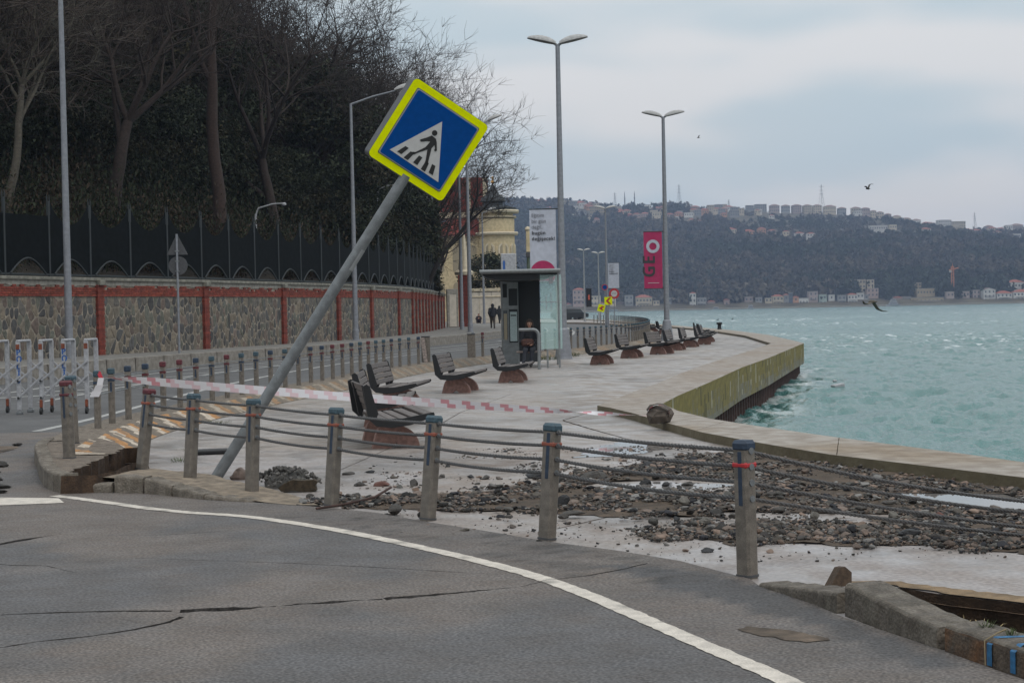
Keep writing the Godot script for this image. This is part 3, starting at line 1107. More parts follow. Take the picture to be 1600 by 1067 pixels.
	rough_pit(PIT, -0.01, 0.42, 0.3, mats.soil, "eroded_pit", "brown eroded pit behind the displaced kerb stones", Color(0.58, 0.52, 0.48), Color(0.85, 0.76, 0.68))
	var lp := MB.new()
	lp.colored = true
	var lip := ribbon(pv([2.0, -10.12, 2.25, -10.08, 2.45, -9.86, 2.66, -9.62, 2.9, -9.42, 3.2, -9.08, 3.6, -8.6]), [0.10, 0.16, 0.22, 0.26, 0.3], 0.06, 0.03)
	sheet(lp, lip, [PIT], 0.15, -0.002, func(x: float, z: float) -> Color: return Color(1.0, 0.86, 0.66) * (0.9 + 0.4 * fine_noise.get_noise_2d(x * 4.0, z * 4.0)))
	tag(put(lp, "sandy_lip", mats.sand), "tan sandy lip along the broken edge of the pit", "", "", "structure")


func make_quay() -> void:
	var out := COPE_OUT
	var inn := COPE_IN
	var mb := MB.new()
	mb.colored = true
	var poly := out.duplicate()
	poly.append_array(rev(inn))
	var f := func(x: float, z: float) -> Color:
		var n := road_noise.get_noise_2d(x * 1.4 + 9.0, z * 0.6)
		var c := Color(1, 1, 1).lerp(Color(0.74, 0.62, 0.46), 0.8 * smoothstep(0.0, 0.4, n))
		if z < -26.0 and z > -70.0:
			c = c.lerp(Color(0.96, 0.94, 0.96), 0.5)
		return c
	var cj := []
	for t in [[3.4, -17.5, 3.9, -19.9], [2.35, -21.4, 2.95, -23.0], [4.0, -39.4, 5.5, -41.0], [2.4, -32.0, 3.6, -32.6]]:
		cj.append(ribbon(pv(t), [0.007, 0.007], 0.2, 0.002))
	sheet(mb, poly, cj, 0.6, 0.1, f, Rect2(1, -70, 14, 65))
	sheet(mb, poly, [], 5.0, 0.1, f, Rect2(-16, -323, 36, 253))
	# inner step, dark with damp moss
	for i in inn.size() - 1:
		mb.col = Color(0.42, 0.40, 0.28)
		mb.quad(v3(inn[i], -0.05), v3(inn[i + 1], -0.05), v3(inn[i + 1], 0.1), v3(inn[i], 0.1))
	var quay := struct(mb, "quay", mats.coping)
	var fm := MB.new()
	fm.colored = true
	var q := resample(out, 0.22)
	var hs := [0.1, 0.07, -0.1, -0.3, -0.46, -0.60, -0.72]
	for i in q.size() - 1:
		if q[i].y < -126.0 and i % 8 != 0:
			continue
		var j := i + 1 if q[i].y >= -126.0 else mini(i + 8, q.size() - 1)
		for k in hs.size() - 1:
			# weed grows in streaks down the face, bare grey concrete low down
			var a := fine_noise.get_noise_2d(i * 0.55, k * 0.12)
			var b := road_noise.get_noise_2d(i * 0.22, k * 0.9 + 30.0)
			var moss := smoothstep(0.62, -0.1, a * 0.7 + (k - 2.6) * 0.18 - b * 0.5)
			var c := Color(0.72, 0.72, 0.76).lerp(Color(0.80, 0.66, 0.20), clampf(moss, 0, 1))
			if a > 0.42:
				c = Color(1.35, 1.30, 1.2)
			elif a < -0.38:
				c = Color(0.44, 0.38, 0.14)
			fm.col = c
			fm.quad(v3(q[i], hs[k + 1]), v3(q[j], hs[k + 1]), v3(q[j], hs[k]), v3(q[i], hs[k]))
	var under := offset(q, -0.22)
	for i in q.size() - 1:
		fm.col = Color(0.4, 0.4, 0.4)
		fm.quad(v3(under[i], -0.72), v3(under[i + 1], -0.72), v3(q[i + 1], -0.72), v3(q[i], -0.72))
	put(fm, "quay_face", mats.quay_face, quay)
	# sheet piling: U-shaped folds
	var pm := MB.new()
	var cor := resample(out, 0.16)
	var line := PackedVector2Array()
	for i in cor.size():
		if cor[i].y < -16.0 and cor[i].y > -126.0:
			var h := heading(cor, i)
			line.append(cor[i] + Vector2(-h.y, h.x) * (-0.18 if (i / 2) % 2 == 0 else -0.38))
	for i in line.size() - 1:
		pm.quad(v3(line[i], -1.7), v3(line[i + 1], -1.7), v3(line[i + 1], -0.68), v3(line[i], -0.68))
	put(pm, "sheet_piling", mats.rust, quay)


func make_pavement() -> void:
	var k := resample(smooth(KERB_FAR, 2), 2.0)
	var w := smooth(WALL, 0)
	var mb := MB.new()
	var poly := k.duplicate()
	poly.append_array(rev(pv([-24.0, -24.0, -22.0, -33.0, -19.5, -42.0, -17.0, -50.0, -14.8, -57.6, -12.4, -64.5, -10.4, -72.0, -8.7, -78.5, -7.6, -84.0, -6.7, -91.0, -6.2, -96.0, -6.0, -110.0, -8.0, -130.0, -30.0, -150.0, -30.0, -215.0])))
	sheet(mb, poly, [], 6.0, PAVE_Y, plain)
	var pave := struct(mb, "pavement", mats.pavement)
	var top := offset(k, -0.18)
	for i in k.size() - 1:
		if k[i].y < -125.0:
			continue
		var km := MB.new()
		var g := 0.012
		var a := k[i].lerp(k[i + 1], g)
		var b := k[i].lerp(k[i + 1], 1.0 - g)
		var ta := top[i].lerp(top[i + 1], g)
		var tb := top[i].lerp(top[i + 1], 1.0 - g)
		var y := PAVE_Y + 0.012
		km.quad(v3(a, -0.05), v3(b, -0.05), v3(b, y - 0.03), v3(a, y - 0.03))
		km.quad(v3(a, y - 0.03), v3(b, y - 0.03), v3(b.lerp(tb, 0.15), y), v3(a.lerp(ta, 0.15), y))
		km.quad(v3(a.lerp(ta, 0.15), y), v3(b.lerp(tb, 0.15), y), v3(tb, y), v3(ta, y))
		km.quad(v3(ta, y), v3(tb, y), v3(tb, -0.05), v3(ta, -0.05))
		put(km, "kerb_stone", mats.concrete, pave)


func make_sea() -> void:
	var w1 := FastNoiseLite.new()
	w1.frequency = 0.16
	w1.fractal_octaves = 3
	w1.seed = 3
	var w2 := FastNoiseLite.new()
	w2.frequency = 0.75
	w2.fractal_octaves = 3
	w2.seed = 14
	var w3 := FastNoiseLite.new()
	w3.frequency = 0.018
	w3.fractal_octaves = 3
	w3.seed = 15
	var sea_y := -1.22
	var w4 := FastNoiseLite.new()
	w4.frequency = 2.1
	w4.fractal_octaves = 2
	w4.seed = 31
	var cols := 430
	var rows := 760
	var v := PackedVector3Array()
	var c := PackedColorArray()
	v.resize(cols * rows)
	c.resize(cols * rows)
	var d := 13.0
	for r in rows:
		for k in cols:
			var u := lerpf(-0.12, 0.52, float(k) / (cols - 1))
			var x := u * d + 1.0
			var z := -d
			var wx := x * 0.8 + z * 0.25
			var wz := z * 0.75 - x * 0.3
			var a := w1.get_noise_2d(wx, wz * 0.55)
			var b := w2.get_noise_2d(wx, wz * 0.6)
			var crest := 1.0 - absf(a) * 2.2
			var big := w3.get_noise_2d(x, z * 0.6)
			var h := 0.20 * crest + 0.16 * b + 0.10 * (1.0 - absf(b) * 2.0)
			if d < 150.0:
				var e := w4.get_noise_2d(wx, wz * 0.7)
				h += 0.05 * (1.0 - absf(e) * 2.4)
			h *= 0.85 + 0.5 * big
			v[r * cols + k] = Vector3(x, sea_y + h - 0.12, z)
			# one body of milky turquoise water; only broken crests carry white foam
			var col := Color(0.070, 0.176, 0.165)
			var foam := smoothstep(0.34, 0.44, b) * smoothstep(0.45, 0.8, crest) * smoothstep(0.0, 0.3, big)
			if d > 90.0:
				foam = maxf(foam, smoothstep(0.52, 0.60, w1.get_noise_2d(x * 0.35 + 90.0, z * 0.07)) * smoothstep(0.1, 0.4, b) * 0.7)
			elif d > 24.0 and d < 74.0:
				# broken water against the piling
				var qx := 2.5 + (d - 27.4) * 0.2338
				if x > qx - 1.0 and x < qx + 1.6:
					foam = maxf(foam, smoothstep(1.5, 0.2, absf(x - qx - 0.1)) * smoothstep(0.12, 0.38, b + 0.15 * a) * 0.6)
			col = col.lerp(Color(0.70, 0.74, 0.74), clampf(foam, 0.0, 0.9))
			c[r * cols + k] = col
		d *= 1.00609
	var n := PackedVector3Array()
	n.resize(v.size())
	var ix := PackedInt32Array()
	for r in rows:
		for k in cols:
			var i := r * cols + k
			var l := v[i - 1] if k > 0 else v[i]
			var rr := v[i + 1] if k < cols - 1 else v[i]
			var f := v[i + cols] if r < rows - 1 else v[i]
			var b := v[i - cols] if r > 0 else v[i]
			n[i] = (rr - l).cross(f - b).normalized()
			if r < rows - 1 and k < cols - 1:
				ix.append_array([i, i + cols, i + 1, i + 1, i + cols, i + cols + 1])
	var ar := []
	ar.resize(Mesh.ARRAY_MAX)
	ar[Mesh.ARRAY_VERTEX] = v
	ar[Mesh.ARRAY_NORMAL] = n
	ar[Mesh.ARRAY_COLOR] = c
	ar[Mesh.ARRAY_INDEX] = ix
	var am := ArrayMesh.new()
	am.add_surface_from_arrays(Mesh.PRIMITIVE_TRIANGLES, ar)
	var m := vcol(mat(1, 1, 1, 0.14), 1.0)
	m.metallic_specular = 0.42
	m.normal_enabled = true
	m.normal_texture = nrm("ripple", 0.035, 8.0, 4)
	m.normal_scale = 0.8
	m.uv1_triplanar = true
	m.uv1_world_triplanar = true
	m.uv1_scale = Vector3.ONE / 2.2
	var o := put_mesh(am, "water", m)
	o.set_meta("kind", "structure")
	var deep := MB.new()
	deep.quad(Vector3(-900, -1.75, 40), Vector3(1800, -1.75, 40), Vector3(1800, -1.75, -1330), Vector3(-900, -1.75, -1330))
	put(deep, "deep_water", mat(0.070, 0.176, 0.165, 0.3), o)


# ---------------------------------------------------------------- wire-rope fence in front
func steel_post(called: String, label: String, at: Vector3, top: Vector3, turn: float, cap_m: Material, band_m: Material, group: String) -> Node3D:
	var t := thing(called, label, "bollard", at, 0.0, group)
	var up := (top - at)
	var h := up.length()
	up /= h
	var side := Vector3(cos(turn), 0, -sin(turn))
	side = (side - up * side.dot(up)).normalized()
	var bas := Basis(side, up, side.cross(up))
	t.basis = bas
	var b := MB.new()
	b.extrude(pv([-0.058, -0.030, -0.045, -0.048, 0.045, -0.048, 0.058, -0.030, 0.058, 0.030, 0.045, 0.048, 0.018, 0.050, 0.018, 0.044, -0.018, 0.044, -0.018, 0.050, -0.045, 0.048, -0.058, 0.030]), -0.1, h - 0.055)
	rot_up(b)
	put(b, "shaft", mats.steel_post, t)
	var f := MB.new()
	f.extrude(pv([-0.062, -0.034, -0.050, -0.052, 0.050, -0.052, 0.062, -0.034, 0.062, 0.034, 0.050, 0.052, -0.050, 0.052, -0.062, 0.034]), -0.002, 0.012)
	rot_up(f)
	put(f, "base_collar", mats.sign_back, t)
	var c := MB.new()
	c.box(Vector3(0, h - 0.030, 0), Vector3(0.128, 0.072, 0.112), 0.02)
	put(c, "cap", cap_m, t)
	var s := MB.new()
	s.box(Vector3(0.006, h - 0.235, 0.046), Vector3(0.034, 0.34, 0.012), 0.004)
	put(s, "slot_plate", mats.blue_slot, t)
	if band_m:
		var w := MB.new()
		w.box(Vector3(0, h - 0.15, 0), Vector3(0.126, 0.036, 0.108), 0.01)
		put(w, "band", band_m, t)
	for k in 4:
		var e := MB.new()
		e.tube([Vector3(-0.066, h - 0.06 - k * 0.1, 0), Vector3(0.066, h - 0.06 - k * 0.1, 0)], [0.022], 8)
		put(e, "rope_eye", mats.galv, t)
	return t


func rot_up(mb: MB) -> void:      # a shape extruded along z is stood up along y
	for i in mb.v.size():
		var p := mb.v[i]
		mb.v[i] = Vector3(p.x, p.z, -p.y)
		var q := mb.n[i]
		mb.n[i] = Vector3(q.x, q.z, -q.y)


func twisted(path: Array) -> MB:
	var mb := MB.new()
	var m := path.size()
	var run := 0.0
	var strands := [[], [], []]
	for i in m:
		var d: Vector3 = (path[mini(i + 1, m - 1)] - path[maxi(i - 1, 0)]).normalized()
		var a := UPV.cross(d).normalized()
		var b := d.cross(a)
		if i > 0:
			run += path[i].distance_to(path[i - 1])
		for k in 3:
			var ph := run / 0.115 * TAU + k * TAU / 3.0
			strands[k].append(path[i] + (a * cos(ph) + b * sin(ph)) * 0.0072)
	for k in 3:
		mb.tube(strands[k], [0.0078], 5, true)
	return mb


func make_rope_fence() -> void:
	var rows := [
		["steel post with a bright red band at the head of the slack ropes", Vector3(1.45, 0, -10.41), Vector3(1.44, 0.85, -10.41), mats.blue_slot, mats.red_band],
		["second steel fence post from the bright red band, teal cap and orange band", Vector3(0.23, 0, -12.28), Vector3(0.29, 0.85, -12.3), mats.blue_cap, mats.orange_band],
		["third steel fence post from the bright red band, orange band under its teal cap", Vector3(-0.72, 0, -13.6), Vector3(-0.65, 0.84, -13.65), mats.blue_cap, mats.orange_band],
		["fourth steel fence post from the bright red band, standing just past the sandy island", Vector3(-1.63, 0, -14.7), Vector3(-1.57, 0.86, -14.75), mats.blue_cap, mats.orange_band],
		["steel fence post in front of the leaning sign pole, rooted in sand", Vector3(-2.5, 0.01, -15.75), Vector3(-2.47, 0.90, -15.8), mats.blue_cap, mats.orange_band],
		["steel fence post on the sandy island, just before the foot of the leaning sign", Vector3(-3.26, 0.07, -16.65), Vector3(-3.21, 0.92, -16.7), mats.blue_cap, mats.orange_band],
		["tilted steel fence post with a dark red cap beside the black washed-out gap", Vector3(-3.93, 0.1, -17.5), Vector3(-3.84, 0.94, -17.55), mats.dark_red_band, mats.orange_band]]
	var tops := []
	for i in rows.size():
		var r: Array = rows[i]
		steel_post("fence_post", r[0], r[1], r[2], -0.75 if i > 0 else -0.9, r[3], r[4], "posts of the wire-rope fence")
	# two more on the corner slab, stripped of their ropes
	steel_post("fence_post", "scarred steel post with a red cap on the slab inside the curved kerb", Vector3(-4.88, 0.172, -18.2), Vector3(-4.9, 1.02, -18.2), -0.6, mats.dark_red_band, mats.dark_red_band, "posts of the wire-rope fence")
	steel_post("fence_post", "steel post half hidden behind the scarred red-capped post on the corner slab", Vector3(-5.40, 0.172, -20.35), Vector3(-5.42, 1.0, -20.35), -0.5, mats.blue_cap, null, "posts of the wire-rope fence")
	var names := ["topmost of the four twisted wire ropes strung between the steel posts", "second from top of the four twisted wire ropes", "third from top of the four twisted wire ropes", "lowest of the four twisted wire ropes"]
	var ends := [0.265, 0.185, 0.08, 0.02]
	for k in 4:
		var path := []
		for i in range(rows.size() - 1, -1, -1):
			var a: Vector3 = rows[i][1]
			var b: Vector3 = rows[i][2]
			var h := (b - a).length()
			var p: Vector3 = a + (b - a).normalized() * (h - 0.06 - k * 0.1)
			if path.is_empty():
				path.append(p)
				continue
			var p0: Vector3 = path[path.size() - 1]
			var l := p0.distance_to(p)
			var n := int(l / 0.02)
			for j in range(1, n + 1):
				var t := float(j) / n
				path.append(p0.lerp(p, t) - UPV * (0.014 + 0.006 * k) * l * 0.5 * 4.0 * t * (1.0 - t) * 0.8)
		# slack run that droops to the ground at the right
		var s0: Vector3 = path[path.size() - 1]
		var s1 := Vector3(3.62, ends[k], -11.8)
		var s2 := Vector3(4.9, 0.02 + 0.02 * k, -12.55 - 0.1 * k)
		for j in range(1, 110):
			var t := j / 109.0
			path.append(s0.lerp(s1, t) - UPV * (0.10 - 0.02 * k) * 4.0 * t * (1.0 - t) * 0.35)
		for j in range(1, 60):
			var t := j / 59.0
			path.append(s1.lerp(s2, t) - UPV * 0.04 * sin(t * PI))
		for j in path.size():
			path[j].y = maxf(path[j].y, 0.018)
		tag(put(twisted(path), "wire_rope", mats.rope), names[k], "rope", "wire ropes of the front fence")


# ---------------------------------------------------------------- slim bollards along the road edge
func slim_bollard(called: String, label: String, cap_m: Material, band_m: Material, h: float) -> Node3D:
	var t := thing(called, label, "bollard", Vector3.ZERO, 0.0, "slim bollards along the road edge")
	var b := MB.new()
	b.box(Vector3(0, (h - 0.08) * 0.5 - 0.03, 0), Vector3(0.088, h - 0.02, 0.078), 0.016)
	put(b, "shaft", mats.steel_post, t)
	var c := MB.new()
	c.box(Vector3(0, h - 0.045, 0), Vector3(0.096, 0.09, 0.086), 0.014)
	put(c, "cap", cap_m, t)
	var w := MB.new()
	w.box(Vector3(0, h - 0.17, 0), Vector3(0.094, 0.045, 0.084), 0.008)
	put(w, "band", band_m, t)
	var s := MB.new()
	s.box(Vector3(0, h - 0.27, 0.04), Vector3(0.03, 0.14, 0.01), 0.003)
	put(s, "slot_plate", mats.blue_slot, t)
	return t


func nth(i: int) -> String:
	var few := ["", "first", "second", "third", "fourth", "fifth", "sixth", "seventh", "eighth", "ninth", "tenth"]
	if i < few.size():
		return few[i]
	return "%d%s" % [i, ["th", "st", "nd", "rd", "th", "th", "th", "th", "th", "th"][i % 10] if i % 100 < 11 or i % 100 > 13 else "th"]


func make_road_bollards() -> void:
	var path := resample(smooth(STRIP, 2), 0.98)
	var kinds := [
		slim_bollard("bollard", "slim blue-capped steel bollard in the road-edge row", mats.blue_cap, mats.blue_slot, 0.80),
		slim_bollard("bollard", "slim red-capped steel bollard in the road-edge row", mats.dark_red_band, mats.dark_red_band, 0.80),
		slim_bollard("bollard", "slim blue-capped bollard with a red band in the road-edge row", mats.blue_slot, mats.dark_red_band, 0.80)]
	var labels := ["slim blue-capped steel bollard in the road-edge row", "slim red-capped steel bollard in the road-edge row", "slim blue-capped bollard with a red band in the road-edge row"]
	var first := [true, true, true]
	var order := [0, 0, 2, 2, 1, 1, 2, 0, 1, 0, 0, 2]
	var n := 0
	var past := 0
	var rope_pts := []
	var rope_pts2 := []
	for i in path.size():
		var z := path[i].y
		if z > -22.6 or z < -176.0:
			continue
		if z < -49.0 and z > -60.2 and not (z < -53.6 and z > -55.2):
			if rope_pts2.is_empty() and rope_pts.size() > 2:
				rope_pts2 = rope_pts
				rope_pts = []
			continue
		if z < -112.0 and n % 2 == 0:
			n += 1
			continue
		var k: int = order[n % order.size()] if z > -60.0 else 0
		var at := v3(path[i], 0.18)
		var h := heading(path, i)
		var turn := atan2(-h.x, -h.y) * 0.5
		var lab: String = "slim %s bollard, %s along the road edge from the taped one" % [["blue-capped", "red-capped", "blue-capped red-banded"][k], nth(n)]
		if n == 0:
			lab = "first slim bollard of the road row, red and white tape knotted round its head"
		elif z < -60.0:
			past += 1
			lab = "slim grey bollard, %s of the dense row beyond the bus shelter" % nth(past)
		if first[k]:
			kinds[k].position = at
			kinds[k].rotation.y = turn
			kinds[k].set_meta("label", lab)
			first[k] = false
		else:
			dup(kinds[k], at, turn + rng.randf_range(-0.06, 0.06), lab)
		rope_pts.append(at)
		n += 1
	for run in [[rope_pts2, "before"], [rope_pts, "beyond"]]:
		for k in 2:
			var p := []
			for q in run[0]:
				p.append(q + UPV * (0.66 - 0.2 * k))
			if p.size() > 1:
				var mb := MB.new()
				mb.tube(p, [0.009], 5)
				tag(put(mb, "wire_rope", mats.galv), "%s thin wire rope through the slim bollards %s the bus shelter" % [["upper", "lower"][k], run[1]], "rope", "thin ropes of the road-edge bollards")
	# grey service boxes and leaning boards in the same row
	var bx := thing("service_box", "squat grey service box in the bollard row before the bus shelter", "box", Vector3(-1.32, 0.17, -53.9))
	var m := MB.new()
	m.box(Vector3(0, 0.38, 0), Vector3(0.26, 0.76, 0.24), 0.02)
	put(m, "cabinet", mats.steel_post, bx)
	var m2 := MB.new()
	m2.box(Vector3(0, 0.775, 0), Vector3(0.28, 0.03, 0.26), 0.008)
	put(m2, "lid", mats.sign_back, bx)
	var b2 := thing("service_box", "grey service box with a board leaning on it beside the stone-flanked strip", "box", Vector3(-2.62, 0.17, -50.4))
	put_mesh((bx.get_child(0) as MeshInstance3D).mesh, "cabinet", mats.steel_post, b2)
	put_mesh((bx.get_child(1) as MeshInstance3D).mesh, "lid", mats.sign_back, b2)
	var lb := MB.new()
	lb.box(Vector3(0, 0.36, 0), Vector3(0.12, 0.74, 0.02), 0.004, Basis(Vector3(0, 0, 1), 0.12))
	var lbo := put(lb, "leaning_board", mats.bench_worn)
	lbo.position = Vector3(-2.66, 0.18, -50.2)
	tag(lbo, "narrow wooden board leaning against the grey service box", "board")


# ---------------------------------------------------------------- leaning crossing sign
func plate(parent: Node, called: String, m: Material, pts: Array, z: float, th := 0.004) -> MeshInstance3D:
	var mb := MB.new()
	mb.extrude(pv(pts), z, z + th)
	return put(mb, called, m, parent)


func round_square(h: float, r: float) -> Array:
	var o := []
	for c in [[1, 1, 0.0], [-1, 1, 90.0], [-1, -1, 180.0], [1, -1, 270.0]]:
		for k in 6:
			var a := deg_to_rad(c[2] + k * 18.0)
			o.append(c[0] * (h - r) + r * cos(a))
			o.append(c[1] * (h - r) + r * sin(a))
	return o


func make_crossing_sign() -> void:
	var base := Vector3(-3.11, 0.02, -17.3)
	var ctr := Vector3(-0.83, 3.48, -17.3)
	var t := thing("crossing_sign", "bent-over pedestrian crossing sign, blue with yellow border, on a leaning grey pole", "sign", base)
	var up := (ctr - base).normalized()
	var l := base.distance_to(ctr)
	var face := Vector3(0, 0, 1).rotated(up, 0.33)
	face = (face - up * face.dot(up)).normalized()
	t.basis = Basis(up.cross(face).normalized(), up, face)
	var s := 0.94
	var pm := MB.new()
	pm.tube([Vector3(0, -0.3, 0), Vector3(0, l * 0.5, 0), Vector3(0, l - s * 0.46, 0)], [0.060, 0.058, 0.056], 20)
	var pole := put(pm, "pole", mats.galv, t)
	var st := MB.new()
	for k in 9:
		var a0 := 0.1 + k * 0.12
		var a1 := a0 + 0.12
		st.quad(Vector3(sin(a0) * 0.0605, l * 0.62, cos(a0) * 0.0605), Vector3(sin(a1) * 0.0605, l * 0.62, cos(a1) * 0.0605), Vector3(sin(a1) * 0.0605, l * 0.68, cos(a1) * 0.0605), Vector3(sin(a0) * 0.0605, l * 0.68, cos(a0) * 0.0605))
	put(st, "peeling_sticker", mats.pole_light, pole)
	var hub := Node3D.new()
	hub.name = "panel"
	t.add_child(hub)
	hub.position = Vector3(0, l, 0.0)
	var bx := MB.new()
	bx.extrude(pv(round_square(s * 0.5, 0.05)), -0.20, 0.03)
	put(bx, "housing", mats.sign_back, hub)
	plate(hub, "yellow_border", mats.sign_yellow, round_square(s * 0.497, 0.05), 0.031)
	plate(hub, "grey_edge", mats.sign_back, round_square(s * 0.419, 0.02), 0.0355)
	plate(hub, "white_keyline", mats.pole_light, round_square(s * 0.412, 0.02), 0.040)
	plate(hub, "blue_field", mats.sign_blue, round_square(s * 0.400, 0.02), 0.0445)
	plate(hub, "white_triangle", mats.sign_white, [0.012 * s, 0.25 * s, -0.318 * s, -0.322 * s, 0.34 * s, -0.332 * s], 0.049)
	var z := 0.0535
	var hd := []
	for k in 20:
		hd.append((0.008 + 0.031 * cos(TAU * k / 20)) * s)
		hd.append((0.100 + 0.031 * sin(TAU * k / 20)) * s)
	plate(hub, "walker_head", mats.sign_black, hd, z)
	var body := [-0.005, 0.060, 0.055, 0.055, 0.085, 0.025, 0.115, -0.020, 0.135, -0.050, 0.122, -0.068, 0.105, -0.060, 0.104, -0.040, 0.078, -0.012, 0.070, -0.060, 0.118, -0.200, 0.135, -0.232, 0.092, -0.236, 0.085, -0.205, 0.038, -0.095, -0.025, -0.170, -0.062, -0.225, -0.098, -0.232, -0.090, -0.205, -0.060, -0.190, 0.005, -0.085, 0.018, -0.005, -0.015, -0.020, -0.070, -0.062, -0.092, -0.055, -0.085, -0.038, -0.045, 0.005]
	for i in body.size():
		body[i] *= s
	plate(hub, "walker_body", mats.sign_black, body, z)
	for q in [[-0.205, -0.245, 0.035], [-0.108, -0.262, 0.02], [0.012, -0.25, 0.004], [0.125, -0.265, -0.012], [0.222, -0.250, -0.03]]:
		plate(hub, "zebra_bar", mats.sign_black, [(q[0] - 0.034) * s, (q[1] - 0.05) * s, (q[0] + 0.022) * s, (q[1] - 0.05) * s, (q[0] + 0.022 + q[2]) * s, (q[1] + 0.05) * s, (q[0] - 0.022 + q[2]) * s, (q[1] + 0.05) * s], z)
	# torn footing at the foot of the pole
	var f := MB.new()
	f.colored = true
	lump(f, Vector3(-2.86, 0.04, -17.35), Vector3(0.14, 0.11, 0.12), 3, Color(0.22, 0.16, 0.13))
	tag(put(f, "concrete_chunk", mats.rock), "small brown concrete chunk beside the foot of the leaning sign pole", "rubble")
	var g := MB.new()
	g.colored = true
	lump(g, Vector3(-2.28, 0.02, -16.5), Vector3(0.34, 0.20, 0.24), 7, Color(0.13, 0.12, 0.11), 0.2, 26, 0.5, 0.9)
	for k in 190:
		var ga := rng.randf() * TAU
		var gr := sqrt(rng.randf())
		lump(g, Vector3(-2.28 + cos(ga) * gr * 0.36, 0.02 + 0.15 * (1.0 - gr * gr) + rng.randf() * 0.02, -16.5 + sin(ga) * gr * 0.27), Vector3.ONE * rng.randf_range(0.012, 0.032), 500 + k, Color(0.13, 0.12, 0.11) * rng.randf_range(0.6, 1.5), ga)
	tag(put(g, "asphalt_mound", mats.rock), "grey mound of crumbled asphalt behind the post at the sign's foot", "rubble")


# ---------------------------------------------------------------- stones
func lump(mb: MB, at: Vector3, half: Vector3, sd: int, col: Color, turn := 0.0, cuts := 9, lo := 0.40, hi := 0.80) -> void:
	# a broken stone: a ball cut by random planes
	var r := RandomNumberGenerator.new()
	r.seed = sd * 77 + 5
	var planes := []
	for k in cuts:
		var d := Vector3(r.randf_range(-1, 1), r.randf_range(-0.8, 1), r.randf_range(-1, 1)).normalized()
		planes.append([d, r.randf_range(lo, hi)])
	var nu := 12
	var nv := 7
	var g := []
	for j in nv + 1:
		var row := []
		for i in nu:
			var th := PI * j / nv
			var ph := TAU * i / nu
			var p := Vector3(sin(th) * cos(ph), cos(th), sin(th) * sin(ph))
			var s := 1.0
			for pl in planes:
				var dd: float = p.dot(pl[0])
				if dd > 0.01:
					s = minf(s, pl[1] / dd)
			p *= minf(s, 1.0)
			row.append(at + Vector3(p.x * half.x, p.y * half.y, p.z * half.z).rotated(UPV, turn))
		g.append(row)
	mb.col = col
	for j in nv:
		for i in nu:
			var k := (i + 1) % nu
			if j > 0:
				mb.out_tri(g[j][i], g[j][k], g[j + 1][i], at)
			if j < nv - 1:
				mb.out_tri(g[j][k], g[j + 1][k], g[j + 1][i], at)


